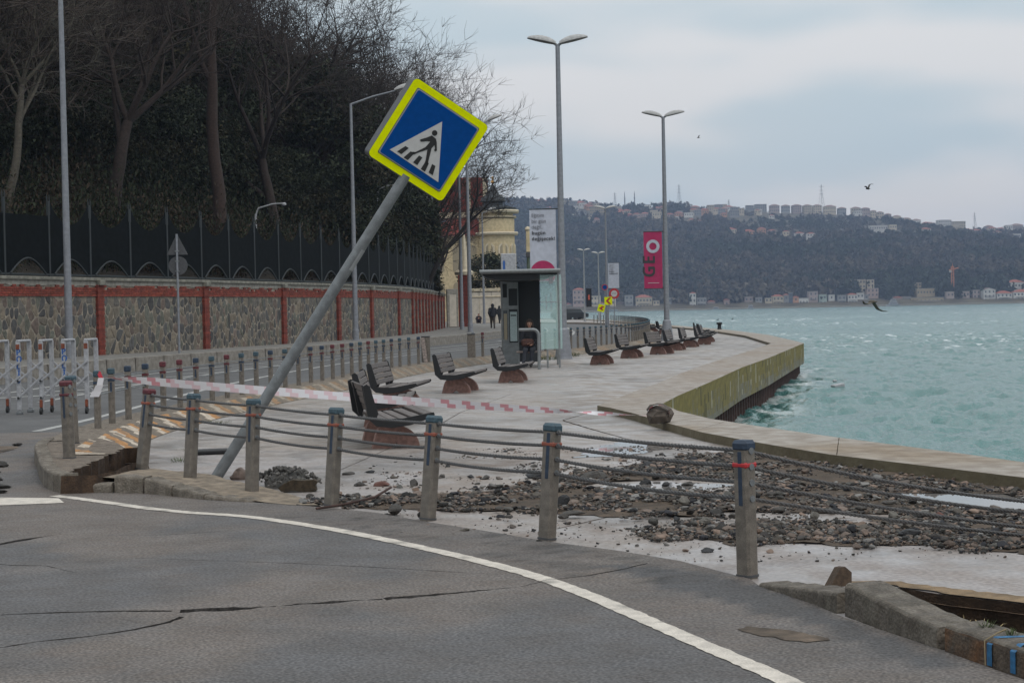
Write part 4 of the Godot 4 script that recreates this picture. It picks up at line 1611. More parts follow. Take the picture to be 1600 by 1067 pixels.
func make_rubble() -> void:
	# silt mounds, then loose shingle, then the single stones one can pick out
	var band_a := pv([-2.1, -14.95, -1.47, -15.45, -0.63, -15.45, 0.16, -16.1, 0.64, -17.3, 1.2, -17.9, 1.9, -18.6, 2.5, -19.1, 3.2, -18.0, 4.1, -16.1, 4.7, -14.4, 4.5, -12.2, 3.5, -11.75, 2.96, -12.15, 2.62, -13.2, 1.84, -13.55, 1.02, -13.5, 0.35, -13.85, -0.58, -14.22, -1.38, -14.6])
	var band_b := pv([0.98, -12.42, 1.32, -12.85, 1.98, -12.95, 2.56, -12.85, 3.5, -11.7, 4.2, -11.2, 3.9, -10.8, 3.42, -11.15, 2.86, -11.6, 2.00, -11.75, 1.36, -12.05])
	var hole := pv([0.55, -15.9, 0.9, -16.3, 1.7, -16.4, 2.3, -15.9, 2.0, -15.3, 1.2, -15.2])
	var pud := pv([3.25, -14.9, 4.3, -14.6, 4.45, -13.4, 3.7, -13.5])
	var gap := pv([1.7, -13.75, 3.1, -13.35, 3.15, -13.0, 1.7, -13.3])
	var blobs := []
	for i in 3:
		var mb := MB.new()
		mb.colored = true
		lump(mb, Vector3.ZERO, Vector3(1.15, 0.85, 0.95), 100 + i, Color(1, 1, 1), 0.0, 7)
		blobs.append(mb.mesh())
	var tones := [Color(0.085, 0.078, 0.074), Color(0.13, 0.11, 0.098), Color(0.045, 0.045, 0.05), Color(0.19, 0.15, 0.128), Color(0.105, 0.10, 0.092), Color(0.05, 0.048, 0.046), Color(0.13, 0.115, 0.10), Color(0.25, 0.185, 0.15), Color(0.22, 0.21, 0.20)]
	var mud := [MB.new(), MB.new()]
	for b in 2:
		mud[b].colored = true
		var f := func(x: float, z: float) -> Color:
			return Color(0.36, 0.31, 0.275) * (0.9 + 0.6 * fine_noise.get_noise_2d(x * 3.0, z * 3.0))
		sheet(mud[b], [ribbon_blob(band_a), ribbon_blob(band_b)][b], [hole, pud, gap], 0.25, 0.002, f)
		for i in mud[b].v.size():
			var p: Vector3 = mud[b].v[i]
			mud[b].v[i].y += -0.009 + 0.02 * maxf(0.0, 0.15 + fine_noise.get_noise_2d(p.x * 2.0, p.z * 2.0))
		tag(put(mud[b], "silt_bank", mats.sand), ["wide bank of brown silt under the shingle", "narrow bank of brown silt nearer the asphalt"][b], "", "", "structure")
	for set_i in 4:
		var xs := []
		var cs := []
		var want: int = [26000, 11000, 3600, 700][set_i]
		var tries := 0
		while xs.size() < want and tries < want * 12:
			tries += 1
			var p := Vector2(rng.randf_range(-2.3, 4.8), rng.randf_range(-19.6, -10.6))
			var pq := p + Vector2(fine_noise.get_noise_2d(p.x * 1.6, p.y * 1.6), fine_noise.get_noise_2d(p.x * 1.6 + 30.0, p.y * 1.6)) * 0.55
			var size := 0.006 + 0.022 * pow(rng.randf(), 3.2)
			if rng.randf() < 0.025:
				size = rng.randf_range(0.028, 0.055)
			var ok := false
			if set_i == 0:
				var dense := fine_noise.get_noise_2d(p.x * 0.8, p.y * 0.8)
				ok = Geometry2D.is_point_in_polygon(pq, band_a) and not Geometry2D.is_point_in_polygon(p, hole) and not Geometry2D.is_point_in_polygon(p, pud) and not Geometry2D.is_point_in_polygon(p, gap) and dense > -0.30 + 0.35 * rng.randf()
				if p.x > 2.7 and p.y < -13.5 and rng.randf() < 0.55:
					ok = false
			elif set_i == 1:
				ok = Geometry2D.is_point_in_polygon(pq, band_b)
				size *= 0.95
			elif set_i == 2:
				p = Vector2(rng.randf_range(-2.0, 3.0), rng.randf_range(-20.5, -12.6))
				ok = p.x > -2.0 - (p.y + 15.0) * 0.12 and rng.randf() < smoothstep(-0.1, 0.35, fine_noise.get_noise_2d(p.x * 0.9 + 5.0, p.y * 0.9)) and rng.randf() < smoothstep(-2.4, 0.8, p.x)
				size *= 0.8
			else:
				p = Vector2(rng.randf_range(-1.4, 4.2), rng.randf_range(-13.3, -11.0))
				ok = p.x > (-p.y - 12.1) * -0.75 + 0.05 and rng.randf() < 0.35
				size *= 0.6
			if not ok:
				continue
			var yb := 0.0
			if set_i < 2:
				yb = -0.007 + 0.02 * maxf(0.0, 0.15 + fine_noise.get_noise_2d(p.x * 2.0, p.y * 2.0)) + rng.randf() * 0.022 * maxf(0.0, 0.5 + fine_noise.get_noise_2d(p.x * 1.1, p.y * 1.1))
			else:
				yb = -0.010
			var bas := Basis.from_euler(Vector3(rng.randf_range(-0.5, 0.5), rng.randf() * TAU, rng.randf_range(-0.5, 0.5))).scaled(Vector3(size, size * 0.8, size))
			xs.append(Transform3D(bas, v3(p, yb + size * 0.22)))
			var tc: Color = tones[rng.randi() % tones.size()]
			cs.append(tc * rng.randf_range(0.55, 1.05))
		var mm := MultiMesh.new()
		mm.transform_format = MultiMesh.TRANSFORM_3D
		mm.use_colors = true
		mm.mesh = blobs[set_i % 3]
		mm.instance_count = xs.size()
		for i in xs.size():
			mm.set_instance_transform(i, xs[i])
			mm.set_instance_color(i, cs[i])
		var o := MultiMeshInstance3D.new()
		o.name = numbered("shingle")
		o.multimesh = mm
		o.material_override = mats.tufts
		add_child(o)
		tag(o, ["loose shingle heaped in the wide band across the promenade", "loose shingle in the narrow band nearer the asphalt", "small stones strewn thinly over the wet concrete", "fine grit along the asphalt edge"][set_i], "", "", "stuff")
	var list := [[0.77, -16.56, 0.318, 0.115, "d"], [1.98, -16.83, 0.065, 0.091, "d"], [-1.54, -16.46, 0.152, 0.057, "d"], [-0.75, -17.06, 0.092, 0.052, "d"], [-1.32, -16.39, 0.189, 0.069, "r"], [-0.99, -16.35, 0.151, 0.075, "d"], [-0.96, -15.88, 0.098, 0.037, "b"], [-1.90, -15.45, 0.095, 0.059, "d"], [-1.48, -15.48, 0.107, 0.054, "d"], [0.41, -14.25, 0.132, 0.099, "k"], [-0.45, -17.00, 0.105, 0.039, "k"], [-0.29, -16.84, 0.117, 0.052, "d"], [0.07, -16.15, 0.124, 0.050, "b"], [0.20, -15.66, 0.145, 0.060, "d"], [0.18, -16.87, 0.169, 0.078, "k"], [0.46, -16.50, 0.076, 0.051, "k"], [0.47, -13.54, 0.260, 0.042, "d"], [0.38, -13.39, 0.103, 0.046, "d"], [-0.14, -13.98, 0.075, 0.043, "d"], [-0.06, -13.46, 0.093, 0.031, "d"], [1.27, -16.04, 0.148, 0.062, "k"], [1.44, -15.83, 0.110, 0.049, "k"], [1.65, -15.84, 0.146, 0.055, "d"], [0.98, -13.71, 0.074, 0.037, "k"], [1.20, -13.54, 0.104, 0.031, "k"], [1.27, -13.08, 0.070, 0.040, "k"], [1.45, -12.82, 0.108, 0.069, "g"], [1.44, -17.78, 0.123, 0.068, "k"], [2.36, -13.07, 0.090, 0.070, "g"], [2.94, -12.86, 0.099, 0.079, "g"], [3.31, -12.92, 0.070, 0.060, "r"], [2.50, -12.37, 0.114, 0.048, "k"], [2.85, -12.03, 0.185, 0.056, "k"], [3.13, -13.88, 0.139, 0.032, "d"], [2.08, -12.15, 0.084, 0.037, "b"], [1.80, -12.29, 0.066, 0.038, "b"], [1.72, -13.17, 0.081, 0.041, "d"], [1.33, -11.54, 0.107, 0.036, "k"], [0.94, -11.23, 0.104, 0.013, "d"], [-1.02, -13.95, 0.181, 0.085, "d"], [-0.78, -13.68, 0.084, 0.052, "d"], [-1.71, -21.87, 0.084, 0.042, "d"], [-1.14, -20.72, 0.080, 0.048, "d"], [-1.76, -17.60, 0.176, 0.034, "d"], [-0.37, -16.36, 0.063, 0.031, "d"], [1.43, -14.17, 0.120, 0.087, "g"], [2.17, -13.60, 0.157, 0.042, "d"], [2.82, -13.57, 0.125, 0.042, "d"], [0.28, -13.40, 0.072, 0.031, "d"], [-0.73, -18.25, 0.056, 0.035, "k"], [0.68, -17.44, 0.121, 0.047, "d"], [1.04, -17.36, 0.067, 0.040, "k"], [-1.56, -17.75, 0.136, 0.034, "k"]]
	var cols := {"d": Color(0.10, 0.088, 0.08), "k": Color(0.042, 0.042, 0.045), "r": Color(0.20, 0.085, 0.065), "b": Color(0.24, 0.15, 0.10), "g": Color(0.21, 0.19, 0.165)}
	var words := {"d": "dark grey-brown", "k": "near-black", "r": "reddish", "b": "tan-brown", "g": "pale grey"}
	var i := 0
	for q in list:
		i += 1
		var mb := MB.new()
		mb.colored = true
		var w: float = q[2]
		var h: float = q[3]
		lump(mb, Vector3.ZERO, Vector3(w * 0.56, h * 0.62, minf(w * 0.5, h * 1.6)), i, cols[q[4]], rng.randf() * 0.8, 10)
		var o := put(mb, "stone", mats.rock)
		o.position = Vector3(q[0], h * 0.34 + (0.015 if q[1] > -15.4 and q[1] < -11.8 else -0.012), q[1])
		var where := "on the wet concrete beyond the shingle"
		if q[1] > -13.2:
			where = "by the narrow shingle band"
		elif q[1] > -15.0:
			where = "at the near edge of the wide shingle band"
		elif q[0] > 0.5:
			where = "amid the wide shingle band"
		elif q[1] < -17.5:
			where = "out on the open concrete"
		var size_word := "large" if w > 0.17 else ("fist-sized" if w > 0.1 else "small")
		tag(o, "%s %s stone %s" % [size_word, words[q[4]], where], "stone", "storm-thrown stones")
	# a pointed brown stone on the sunken kerb stone
	var ps := MB.new()
	ps.extrude(pv([-0.075, 0.0, -0.055, 0.03, 0.0, 0.115, 0.03, 0.12, 0.07, 0.085, 0.065, 0.005]), -0.045, 0.05)
	ps.colored = false
	var pso := put(ps, "pointed_stone", grain(mat(0.13, 0.085, 0.055, 0.9), 0.06, 0.2, 0.5, 0.8))
	pso.position = Vector3(1.93, 0.0, -9.95)
	pso.rotation = Vector3(-0.1, 0.2, 0.0)
	tag(pso, "pointed brown stone standing behind the low kerb stone", "stone")
	# boulder that holds the tape
	var b := MB.new()
	b.colored = true
	b.col = Color(0.135, 0.108, 0.085)
	var rings := [[-0.105, 0.155, 0.12], [0.0, 0.205, 0.17], [0.07, 0.185, 0.15], [0.135, 0.10, 0.085]]
	var jit := [0.95, 1.05, 0.86, 1.04, 0.92, 1.08, 0.9]
	var rv := []
	for k in 4:
		var row := []
		for s in 7:
			var a := TAU * (s + 0.35 * (k % 2)) / 7.0
			var f: float = jit[(s + k * 3) % 7]
			row.append(Vector3(cos(a) * rings[k][1] * f - (0.025 if k == 3 else 0.0), rings[k][0] + 0.02 * sin(a * 2.0 + k), sin(a) * rings[k][2] * f))
		rv.append(row)
	for k in 3:
		for s in 7:
			b.out_tri(rv[k][s], rv[k][(s + 1) % 7], rv[k + 1][s], Vector3.ZERO)
			b.out_tri(rv[k][(s + 1) % 7], rv[k + 1][(s + 1) % 7], rv[k + 1][s], Vector3.ZERO)
	for s in 7:
		b.out_tri(rv[3][s], rv[3][(s + 1) % 7], Vector3(-0.02, 0.165, 0.0), Vector3.ZERO)
		b.out_tri(rv[0][s], rv[0][(s + 1) % 7], Vector3(0, -0.11, 0.0), Vector3.ZERO)
	var bo := thing("boulder", "brown boulder wound with red and white tape on the quay coping", "boulder", Vector3(2.02, 0.205, -23.0))
	put(b, "rock", mats.rock, bo)
	var tb := MB.new()
	tb.colored = true
	var loop := []
	for k in 25:
		var a := TAU * k / 24.0
		loop.append(Vector3(0.15 * cos(a) - 0.02, 0.01 + 0.135 * sin(a), 0.05 + 0.09 * sin(a + 0.6)))
	for k in 24:
		tb.col = Color(0.42, 0.03, 0.06) if k % 4 < 2 else Color(0.62, 0.6, 0.6)
		var p: Vector3 = loop[k]
		var q2: Vector3 = loop[k + 1]
		tb.quad(p + Vector3(0, 0, -0.03), q2 + Vector3(0, 0, -0.03), q2 + Vector3(0, 0, 0.03), p + Vector3(0, 0, 0.03))
	put(tb, "tape_wrap", mats.tape, bo)


# ---------------------------------------------------------------- barrier tape
func make_tape() -> void:
	var a := Vector3(-5.78, 0.90, -22.95)
	var b := Vector3(1.84, 0.20, -22.95)
	var mb := MB.new()
	mb.colored = true
	var n := 260
	var prev_u := Vector3.ZERO
	var prev_p := Vector3.ZERO
	for i in n + 1:
		var t := float(i) / n
		var p := a.lerp(b, t) - UPV * 0.035 * 4.0 * t * (1.0 - t)
		p.z += 0.03 * sin(t * 9.0)
		# broad in the middle, twisted to a string at the ends
		var w := 0.044 * smoothstep(0.0, 0.12, t) * (1.0 - 0.72 * smoothstep(0.62, 0.98, t)) + 0.014
		var tw := 0.25 * sin(t * 11.0) + 5.0 * smoothstep(0.8, 1.0, t) + 1.2 * smoothstep(0.1, 0.0, t)
		var u := (UPV * cos(tw) + Vector3(0, 0, 1) * sin(tw)) * w
		if i > 0:
			var ph := fposmod(t * 7.6 / 0.27, 1.0)
			for half in 2:
				# slanted bars, faded pale pink where the tape is sun-bleached
				var s := fposmod(ph + half * 0.25, 1.0)
				var c := Color(0.66, 0.64, 0.67)
				if s < 0.42:
					c = Color(0.64, 0.48, 0.51) if (t > 0.14 and t < 0.62) else Color(0.56, 0.27, 0.30)
				mb.col = c
				var f0 := -1.0 if half == 0 else 0.0
				var f1 := 0.0 if half == 0 else 1.0
				mb.quad(prev_p + prev_u * f0, p + u * f0, p + u * f1, prev_p + prev_u * f1)
		prev_u = u
		prev_p = p
	tag(put(mb, "barrier_tape", mats.tape), "long red and white barrier tape stretched from a bollard to the boulder", "tape")
	# knot and dangling tail at the bollard
	var k := MB.new()
	k.colored = true
	var pts := [Vector3(-5.70, 0.97, -22.86), Vector3(-5.66, 0.88, -22.84), Vector3(-5.68, 0.78, -22.83), Vector3(-5.72, 0.70, -22.84), Vector3(-5.76, 0.62, -22.84)]
	for i in 4:
		k.col = Color(0.5, 0.03, 0.05) if i == 0 else Color(0.64, 0.62, 0.64)
		var w0 := 0.03 + 0.012 * i
		k.quad(pts[i] - Vector3(w0, 0, 0), pts[i + 1] - Vector3(w0, 0, 0), pts[i + 1] + Vector3(w0, 0, 0.01), pts[i] + Vector3(w0, 0, 0.01))
	tag(put(k, "tape_tail", mats.tape), "knotted loose tail of barrier tape hanging from the first slim bollard", "tape")


# ---------------------------------------------------------------- benches
func make_bench_parts(t: Node3D) -> void:
	var leg := PackedVector2Array()
	for q in [[-0.30, 0.0], [-0.255, 0.17], [-0.225, 0.245], [-0.19, 0.275]]:
		leg.append(Vector2(q[0], q[1]))
	for k in 11:
		var a := deg_to_rad(100.0 - k * 10.0)
		leg.append(Vector2(0.0 + 0.30 * cos(a), 0.285 * sin(a)))
	leg.append(Vector2(0.30, 0.0))
	leg.append_array(pv([0.06, 0.0, 0.045, 0.03, 0.02, 0.04, 0.0, 0.075, -0.02, 0.04, -0.05, 0.03, -0.065, 0.0]))
	for z in [-0.55, 0.55]:
		var mb := MB.new()
		mb.extrude(leg, z - 0.075, z + 0.075)
		put(mb, "leg", mats.bench_leg, t)
		var br := MB.new()
		br.extrude(pv([-0.30, 0.36, -0.27, 0.44, -0.39, 0.80, -0.42, 0.80, -0.345, 0.38, -0.26, 0.295, -0.06, 0.27, 0.12, 0.29, 0.30, 0.36, 0.42, 0.405, 0.43, 0.42, 0.30, 0.395, 0.10, 0.345, -0.1, 0.335]), z - 0.025, z + 0.025)
		var bo := put(br, "bracket", mats.bench_iron, t)
		var bolt := MB.new()
		bolt.tube([Vector3(-0.26, 0.345, z - 0.035), Vector3(-0.26, 0.345, z + 0.035)], [0.022], 8)
		put(bolt, "bolt", mats.lamp_shell, bo)
	for k in 5:
		var u := k / 4.0
		var x := lerpf(-0.20, 0.37, u)
		var y := 0.372 + 0.055 * u * u - 0.02 * sin(u * PI)
		var mb := MB.new()
		mb.colored = true
		mb.col = Color(1, 1, 1) * (0.85 + 0.08 * ((k * 7) % 4))
		mb.box(Vector3(x, y, 0), Vector3(0.118, 0.045, 1.80), 0.008, Basis(Vector3(0, 0, 1), 0.16 * (u - 0.2)))
		put(mb, "seat_slat", mats.bench_worn, t)
	for k in 4:
		var u := k / 3.0
		var mb := MB.new()
		mb.colored = true
		mb.col = Color(1, 1, 1) * (0.85 + 0.09 * ((k * 5) % 3))
		mb.box(Vector3(lerpf(-0.275, -0.375, u), lerpf(0.48, 0.76, u), 0), Vector3(0.036, 0.088, 1.80), 0.008, Basis(Vector3(0, 0, 1), 0.30))
		put(mb, "back_slat", mats.bench_worn, t)
	for k in [-1, 1]:
		var mb := MB.new()
		mb.extrude(pv([-0.28, 0.395, -0.255, 0.46, -0.355, 0.80, -0.395, 0.825, -0.44, 0.80, -0.385, 0.40, -0.28, 0.30, -0.08, 0.275, 0.15, 0.305, 0.42, 0.39, 0.455, 0.425, 0.44, 0.455, 0.28, 0.43, 0.05, 0.39, -0.15, 0.39]), k * 0.905 - 0.016, k * 0.905 + 0.016)
		put(mb, "end_plate", mats.bench_iron, t)


func make_benches() -> void:
	var spots := [
		[-1.50, -21.0, "bench nearest the wire-rope fence, dark back towards the road", 0.10],
		[-1.95, -25.0, "bench mostly hidden behind the bench nearest the fence", 0.06],
		[-2.10, -29.6, "bench with worn brown back seen above the barrier tape", 0.0],
		[-1.18, -34.7, "bench on the open concrete before the painted strip flank, third in sight from the tape", 0.0],
		[-0.05, -39.15, "bench standing just before the bus shelter", 0.0],
		[2.64, -50.4, "first bench beyond the bus shelter and its lamp post", 0.0],
		[3.95, -56.2, "second bench beyond the bus shelter", 0.0],
		[5.28, -60.0, "third bench beyond the bus shelter", 0.0],
		[6.35, -64.9, "fourth bench beyond the bus shelter, before the lamp post with the magenta banner", 0.0],
		[7.40, -69.5, "fifth bench beyond the bus shelter", 0.0],
		[8.50, -73.7, "sixth bench beyond the bus shelter, first of the tight cluster", 0.0],
		[9.25, -78.5, "bench second in the tight cluster past the magenta banner", 0.0],
		[9.75, -83.5, "bench third in the tight cluster past the magenta banner", 0.0],
		[10.1, -88.5, "bench fourth in the tight cluster past the magenta banner", 0.0],
		[9.5, -104.0, "distant bench behind the foot of the lamp post with the magenta banner", 0.0],
		[9.6, -112.0, "distant bench just past the foot of the second double lamp", 0.0],
		[10.0, -121.0, "farthest bench, in front of the curving bollard row", 0.0]]
	var proto: Node3D = null
	for s in spots:
		var best := 0
		for i in STRIP.size():
			if absf(STRIP[i].y - s[1]) < absf(STRIP[best].y - s[1]):
				best = i
		var h := heading(STRIP, best)
		var side := Vector2(-h.y, h.x)
		var r: float = atan2(-side.y, side.x) * 0.85 + s[3]
		var zax := Vector3(sin(r), 0, cos(r))
		var at := Vector3(s[0], -0.012, s[1]) - zax * 0.55
		if proto == null:
			proto = thing("bench", s[2], "bench", at, r, "slatted benches along the promenade")
			make_bench_parts(proto)
		else:
			dup(proto, at, r + rng.randf_range(-0.03, 0.03), s[2])


# ---------------------------------------------------------------- stone wall with brick pillars
func clip_half(p: PackedVector2Array, o: Vector2, nrm2: Vector2) -> PackedVector2Array:
	var out := PackedVector2Array()
	for i in p.size():
		var a := p[i]
		var b := p[(i + 1) % p.size()]
		var da := (a - o).dot(nrm2)
		var db := (b - o).dot(nrm2)
		if da <= 0:
			out.append(a)
		if (da < 0 and db > 0) or (da > 0 and db < 0):
			out.append(a.lerp(b, da / (da - db)))
	return out


func stone_cells(w: float, h: float, cw: float, ch: float) -> Array:
	var nx := maxi(2, int(w / cw))
	var ny := maxi(2, int(h / ch))
	var pts := {}
	for i in range(-1, nx + 1):
		for j in range(-1, ny + 1):
			if rng.randf() < 0.22 and i > 0 and j > 0:
				continue
			pts[Vector2i(i, j)] = Vector2((i + 0.5 + rng.randf_range(-0.5, 0.5) + 0.3 * (j % 2)) * w / nx, (j + 0.5 + rng.randf_range(-0.42, 0.42)) * h / ny)
	var cells := []
	var sq := Vector2(1.0, cw / ch * 0.95)
	for i in nx:
		for j in ny:
			if not pts.has(Vector2i(i, j)):
				continue
			var c: Vector2 = pts[Vector2i(i, j)]
			var poly := pv([0.02, 0.0, w - 0.02, 0.0, w - 0.02, h, 0.02, h])
			for a in range(-2, 3):
				for b in range(-2, 3):
					var k := Vector2i(i + a, j + b)
					if (a == 0 and b == 0) or not pts.has(k):
						continue
					var q: Vector2 = pts[k]
					var d := (q - c) * sq * sq
					poly = clip_half(poly, (c + q) * 0.5, d.normalized())
					if poly.size() < 3:
						break
				if poly.size() < 3:
					break
			if poly.size() >= 3:
				cells.append(poly)
	return cells


func stone_into(mb: MB, poly: PackedVector2Array, gap: float, proud: float) -> void:
	var c := Vector2.ZERO
	for q in poly:
		c += q
	c /= poly.size()
	var r := 0.0
	for q in poly:
		r += q.distance_to(c)
	r /= poly.size()
	if r < 0.05:
		return
	var round_p := PackedVector2Array()
	for i in poly.size():
		round_p.append(poly[i].lerp(poly[(i + 1) % poly.size()], 0.24))
		round_p.append(poly[i].lerp(poly[(i + 1) % poly.size()], 0.76))
	var s0 := 1.0 - gap / r
	var s1 := s0 * 0.80
	var top := Vector3(c.x, c.y, proud)
	for i in round_p.size():
		var k := (i + 1) % round_p.size()
		var a := c + (round_p[i] - c) * s0
		var b := c + (round_p[k] - c) * s0
		var a1 := c + (round_p[i] - c) * s1
		var b1 := c + (round_p[k] - c) * s1
		var pz := proud * (0.82 + 0.1 * sin(i * 2.1))
		mb.quad(Vector3(a.x, a.y, 0), Vector3(b.x, b.y, 0), Vector3(b1.x, b1.y, proud * 0.86), Vector3(a1.x, a1.y, proud * 0.86))
		mb.tri(Vector3(a1.x, a1.y, proud * 0.86), Vector3(b1.x, b1.y, proud * 0.86), top)


func make_wall() -> void:
	var wall := thing("stone_wall", "long rubble-stone wall with red brick pillars and brick band along the pavement", "wall")
	var stone_cols := [Color(0.185, 0.17, 0.15), Color(0.25, 0.215, 0.17), Color(0.145, 0.142, 0.138), Color(0.30, 0.25, 0.19), Color(0.19, 0.19, 0.155), Color(0.235, 0.18, 0.15), Color(0.115, 0.11, 0.108)]
	var single := 0
	var y0 := PAVE_Y - 0.05
	for i in WALL.size() - 1:
		var a := WALL[i]
		var b := WALL[i + 1]
		var l := a.distance_to(b)
		var d := (b - a) / l
		var n := Vector2(-d.y, d.x)
		# seen from the road, local x runs from the far end back to the near end is avoided: x along heading, z towards the road
		var bas := Basis(v3(d), UPV, v3(d).cross(UPV))
		if bas.z.dot(v3(n)) < 0:
			bas = Basis(-v3(d), UPV, (-v3(d)).cross(UPV))
			a = WALL[i + 1]
		var xf := Transform3D(bas, v3(a, y0))
		var core := MB.new()
		core.xf = xf
		core.box(Vector3(l * 0.5, 1.30, -0.2), Vector3(l, 2.62, 0.4))
		put(core, "mortar_core", mats.wall_mortar, wall)
		var cells := stone_cells(l, 2.08, 0.235, 0.33)
		var rest := MB.new()
		rest.xf = xf
		rest.colored = true
		for c in cells:
			var col: Color = stone_cols[rng.randi() % stone_cols.size()] * rng.randf_range(0.8, 1.15)
			if i >= 2 and i <= 3 and single < 299:
				var sm := MB.new()
				sm.xf = xf
				sm.colored = true
				sm.col = col
				stone_into(sm, c, rng.randf_range(0.010, 0.032), rng.randf_range(0.010, 0.026))
				if sm.v.size():
					put(sm, "stone", mats.wall_stone, wall)
					single += 1
			elif i >= 1:
				rest.col = col
				stone_into(rest, c, rng.randf_range(0.010, 0.032), rng.randf_range(0.010, 0.026))
		if rest.v.size():
			put(rest, "stone_facing", mats.wall_stone, wall).set_meta("kind", "stuff")
		# brick band, five courses
		var bb := MB.new()
		bb.xf = xf
		bb.colored = true
		var x := 0.0
		for row in 5:
			x = 0.11 * (row % 2)
			while x < l - 0.05:
				var w := minf(0.215, l - x - 0.01)
				var t := rng.randf_range(0.75, 1.25)
				if row == 4 and rng.randf() < 0.5 or row == 3 and rng.randf() < 0.12:
					x += 0.227
					continue
				bb.col = Color(t, t * rng.randf_range(0.9, 1.1), t)
				bb.box(Vector3(x + w * 0.5, 2.12 + row * 0.078, 0.022), Vector3(w, 0.066, 0.05))
				x += 0.227
		put(bb, "brick_band", mats.brick, wall).set_meta("kind", "stuff")
		# worn render above the bricks, ragged at its lower edge
		var pl := PackedVector2Array([Vector2(0, 2.62), Vector2(0, 2.44)])
		var xx := 0.0
		while xx < l:
			pl.append(Vector2(xx, 2.455 + rng.randf_range(-0.035, 0.03)))
			xx += rng.randf_range(0.12, 0.35)
		pl.append(Vector2(l, 2.46))
		pl.append(Vector2(l, 2.62))
		var rm := MB.new()
		rm.xf = xf
		rm.extrude(pl, 0.0, 0.032)
		put(rm, "render_strip", mats.plaster, wall)
		var cp := MB.new()
		cp.xf = xf
		cp.box(Vector3(l * 0.5, 2.67, -0.17), Vector3(l + 0.02, 0.11, 0.56), 0.015)
		put(cp, "coping", mats.wall_coping, wall)
	# pillars at the joints, bunched where the wall bends away
	var spots := []
	for i in range(1, WALL.size()):
		spots.append([WALL[i], heading(WALL, i)])
	for k in 5:
		var t := (k + 1) / 6.0
		spots.append([WALL[9].lerp(WALL[10], t), (WALL[10] - WALL[9]).normalized()])
	for k in 3:
		var t := (k + 1) / 4.0
		spots.append([WALL[10].lerp(WALL[11], t), (WALL[11] - WALL[10]).normalized()])
	for s in spots:
		var d: Vector2 = s[1]
		var z := Vector3(-d.y, 0, d.x)
		var bas := Basis(UPV.cross(z), UPV, z)
		var pm := MB.new()
		pm.xf = Transform3D(bas, v3(s[0], y0))
		pm.colored = true
		for c in 31:
			var t := rng.randf_range(0.75, 1.2)
			pm.col = Color(t, t, t)
			var w := 0.42 if c % 2 == 0 else 0.38
			pm.box(Vector3(0, 0.04 + c * 0.08, 0.01), Vector3(w, 0.070, 0.22 if c % 2 == 0 else 0.20))
		var pil := put(pm, "brick_pillar", mats.brick, wall)
		var jm := MB.new()
		jm.xf = pm.xf
		jm.box(Vector3(0, 1.24, 0.0), Vector3(0.36, 2.48, 0.18))
		put(jm, "joint_core", mats.brick_joint, pil)
		var cm := MB.new()
		cm.xf = pm.xf
		cm.box(Vector3(0, 2.56, 0.06), Vector3(0.36, 0.18, 0.3), 0.01)
		put(cm, "pillar_cap", mats.wall_coping, pil)

	# ---- black sheet-metal fence on the wall
	var fence := thing("metal_fence", "tall black sheet-metal fence with scalloped tops and small arches on the stone wall", "fence")
	var q := resample(offset(WALL, -0.2), 2.55)
	var yb := y0 + 2.725
	var post_mesh: Mesh = null
	for i in q.size():
		if q[i].y > -44.0:
			continue
		var d := heading(q, i)
		var z := Vector3(-d.y, 0, d.x)
		var bas := Basis(UPV.cross(z), UPV, z)
		if post_mesh == null:
			var pm := MB.new()
			pm.box(Vector3(0, 1.25, 0), Vector3(0.09, 2.5, 0.07), 0.01)
			for k in [-1, 1]:
				pm.tube([Vector3(k * 0.07, 2.05, 0.0), Vector3(k * 0.07, 2.62, 0.0), Vector3(k * 0.07, 2.74, 0.0)], [0.024, 0.024, 0.004], 6)
			post_mesh = pm.mesh()
		var po := put_mesh(post_mesh, "post", mats.fence_iron, fence)
		po.transform = Transform3D(bas, v3(q[i], yb))
		if i == q.size() - 1:
			continue
		var l := q[i].distance_to(q[i + 1])
		var dd := (q[i + 1] - q[i]) / l
		var zz := Vector3(-dd.y, 0, dd.x)
		var bx := UPV.cross(zz)
		var o := v3(q[i], yb) if bx.dot(v3(dd)) > 0 else v3(q[i + 1], yb)
		var xf := Transform3D(Basis(bx, UPV, zz), o)
		var poly := PackedVector2Array([Vector2(0.04, 0.10)])
		# arch opening at the foot
		for k in 13:
			var t := k / 12.0
			poly.append(Vector2(lerpf(0.30, l - 0.30, t), 0.12 + 0.44 * sin(t * PI)))
		poly.append(Vector2(l - 0.04, 0.10))
		var flat := q[i].y > -54.5
		for k in 15:
			var t := 1.0 - k / 14.0
			var dip := 0.0 if flat else 0.80 * pow(sin(t * PI), 0.7)
			poly.append(Vector2(lerpf(0.05, l - 0.05, t), (2.0 if flat else 2.58) - dip))
		var sm := MB.new()
		sm.xf = xf
		sm.extrude(poly, -0.012, 0.012)
		put(sm, "panel", mats.fence_black, fence)
		var ar := MB.new()
		ar.xf = xf
		var pts := []
		for k in 15:
			var t := k / 14.0
			pts.append(Vector3(lerpf(0.26, l - 0.26, t), 0.10 + 0.50 * sin(t * PI), 0.03))
		ar.tube(pts, [0.032], 6)
		put(ar, "arch", mats.fence_iron, fence)
		var ra := MB.new()
		ra.xf = xf
		ra.box(Vector3(l * 0.5, 0.075, 0.0), Vector3(l - 0.1, 0.07, 0.06), 0.01)
		put(ra, "bottom_rail", mats.fence_iron, fence)


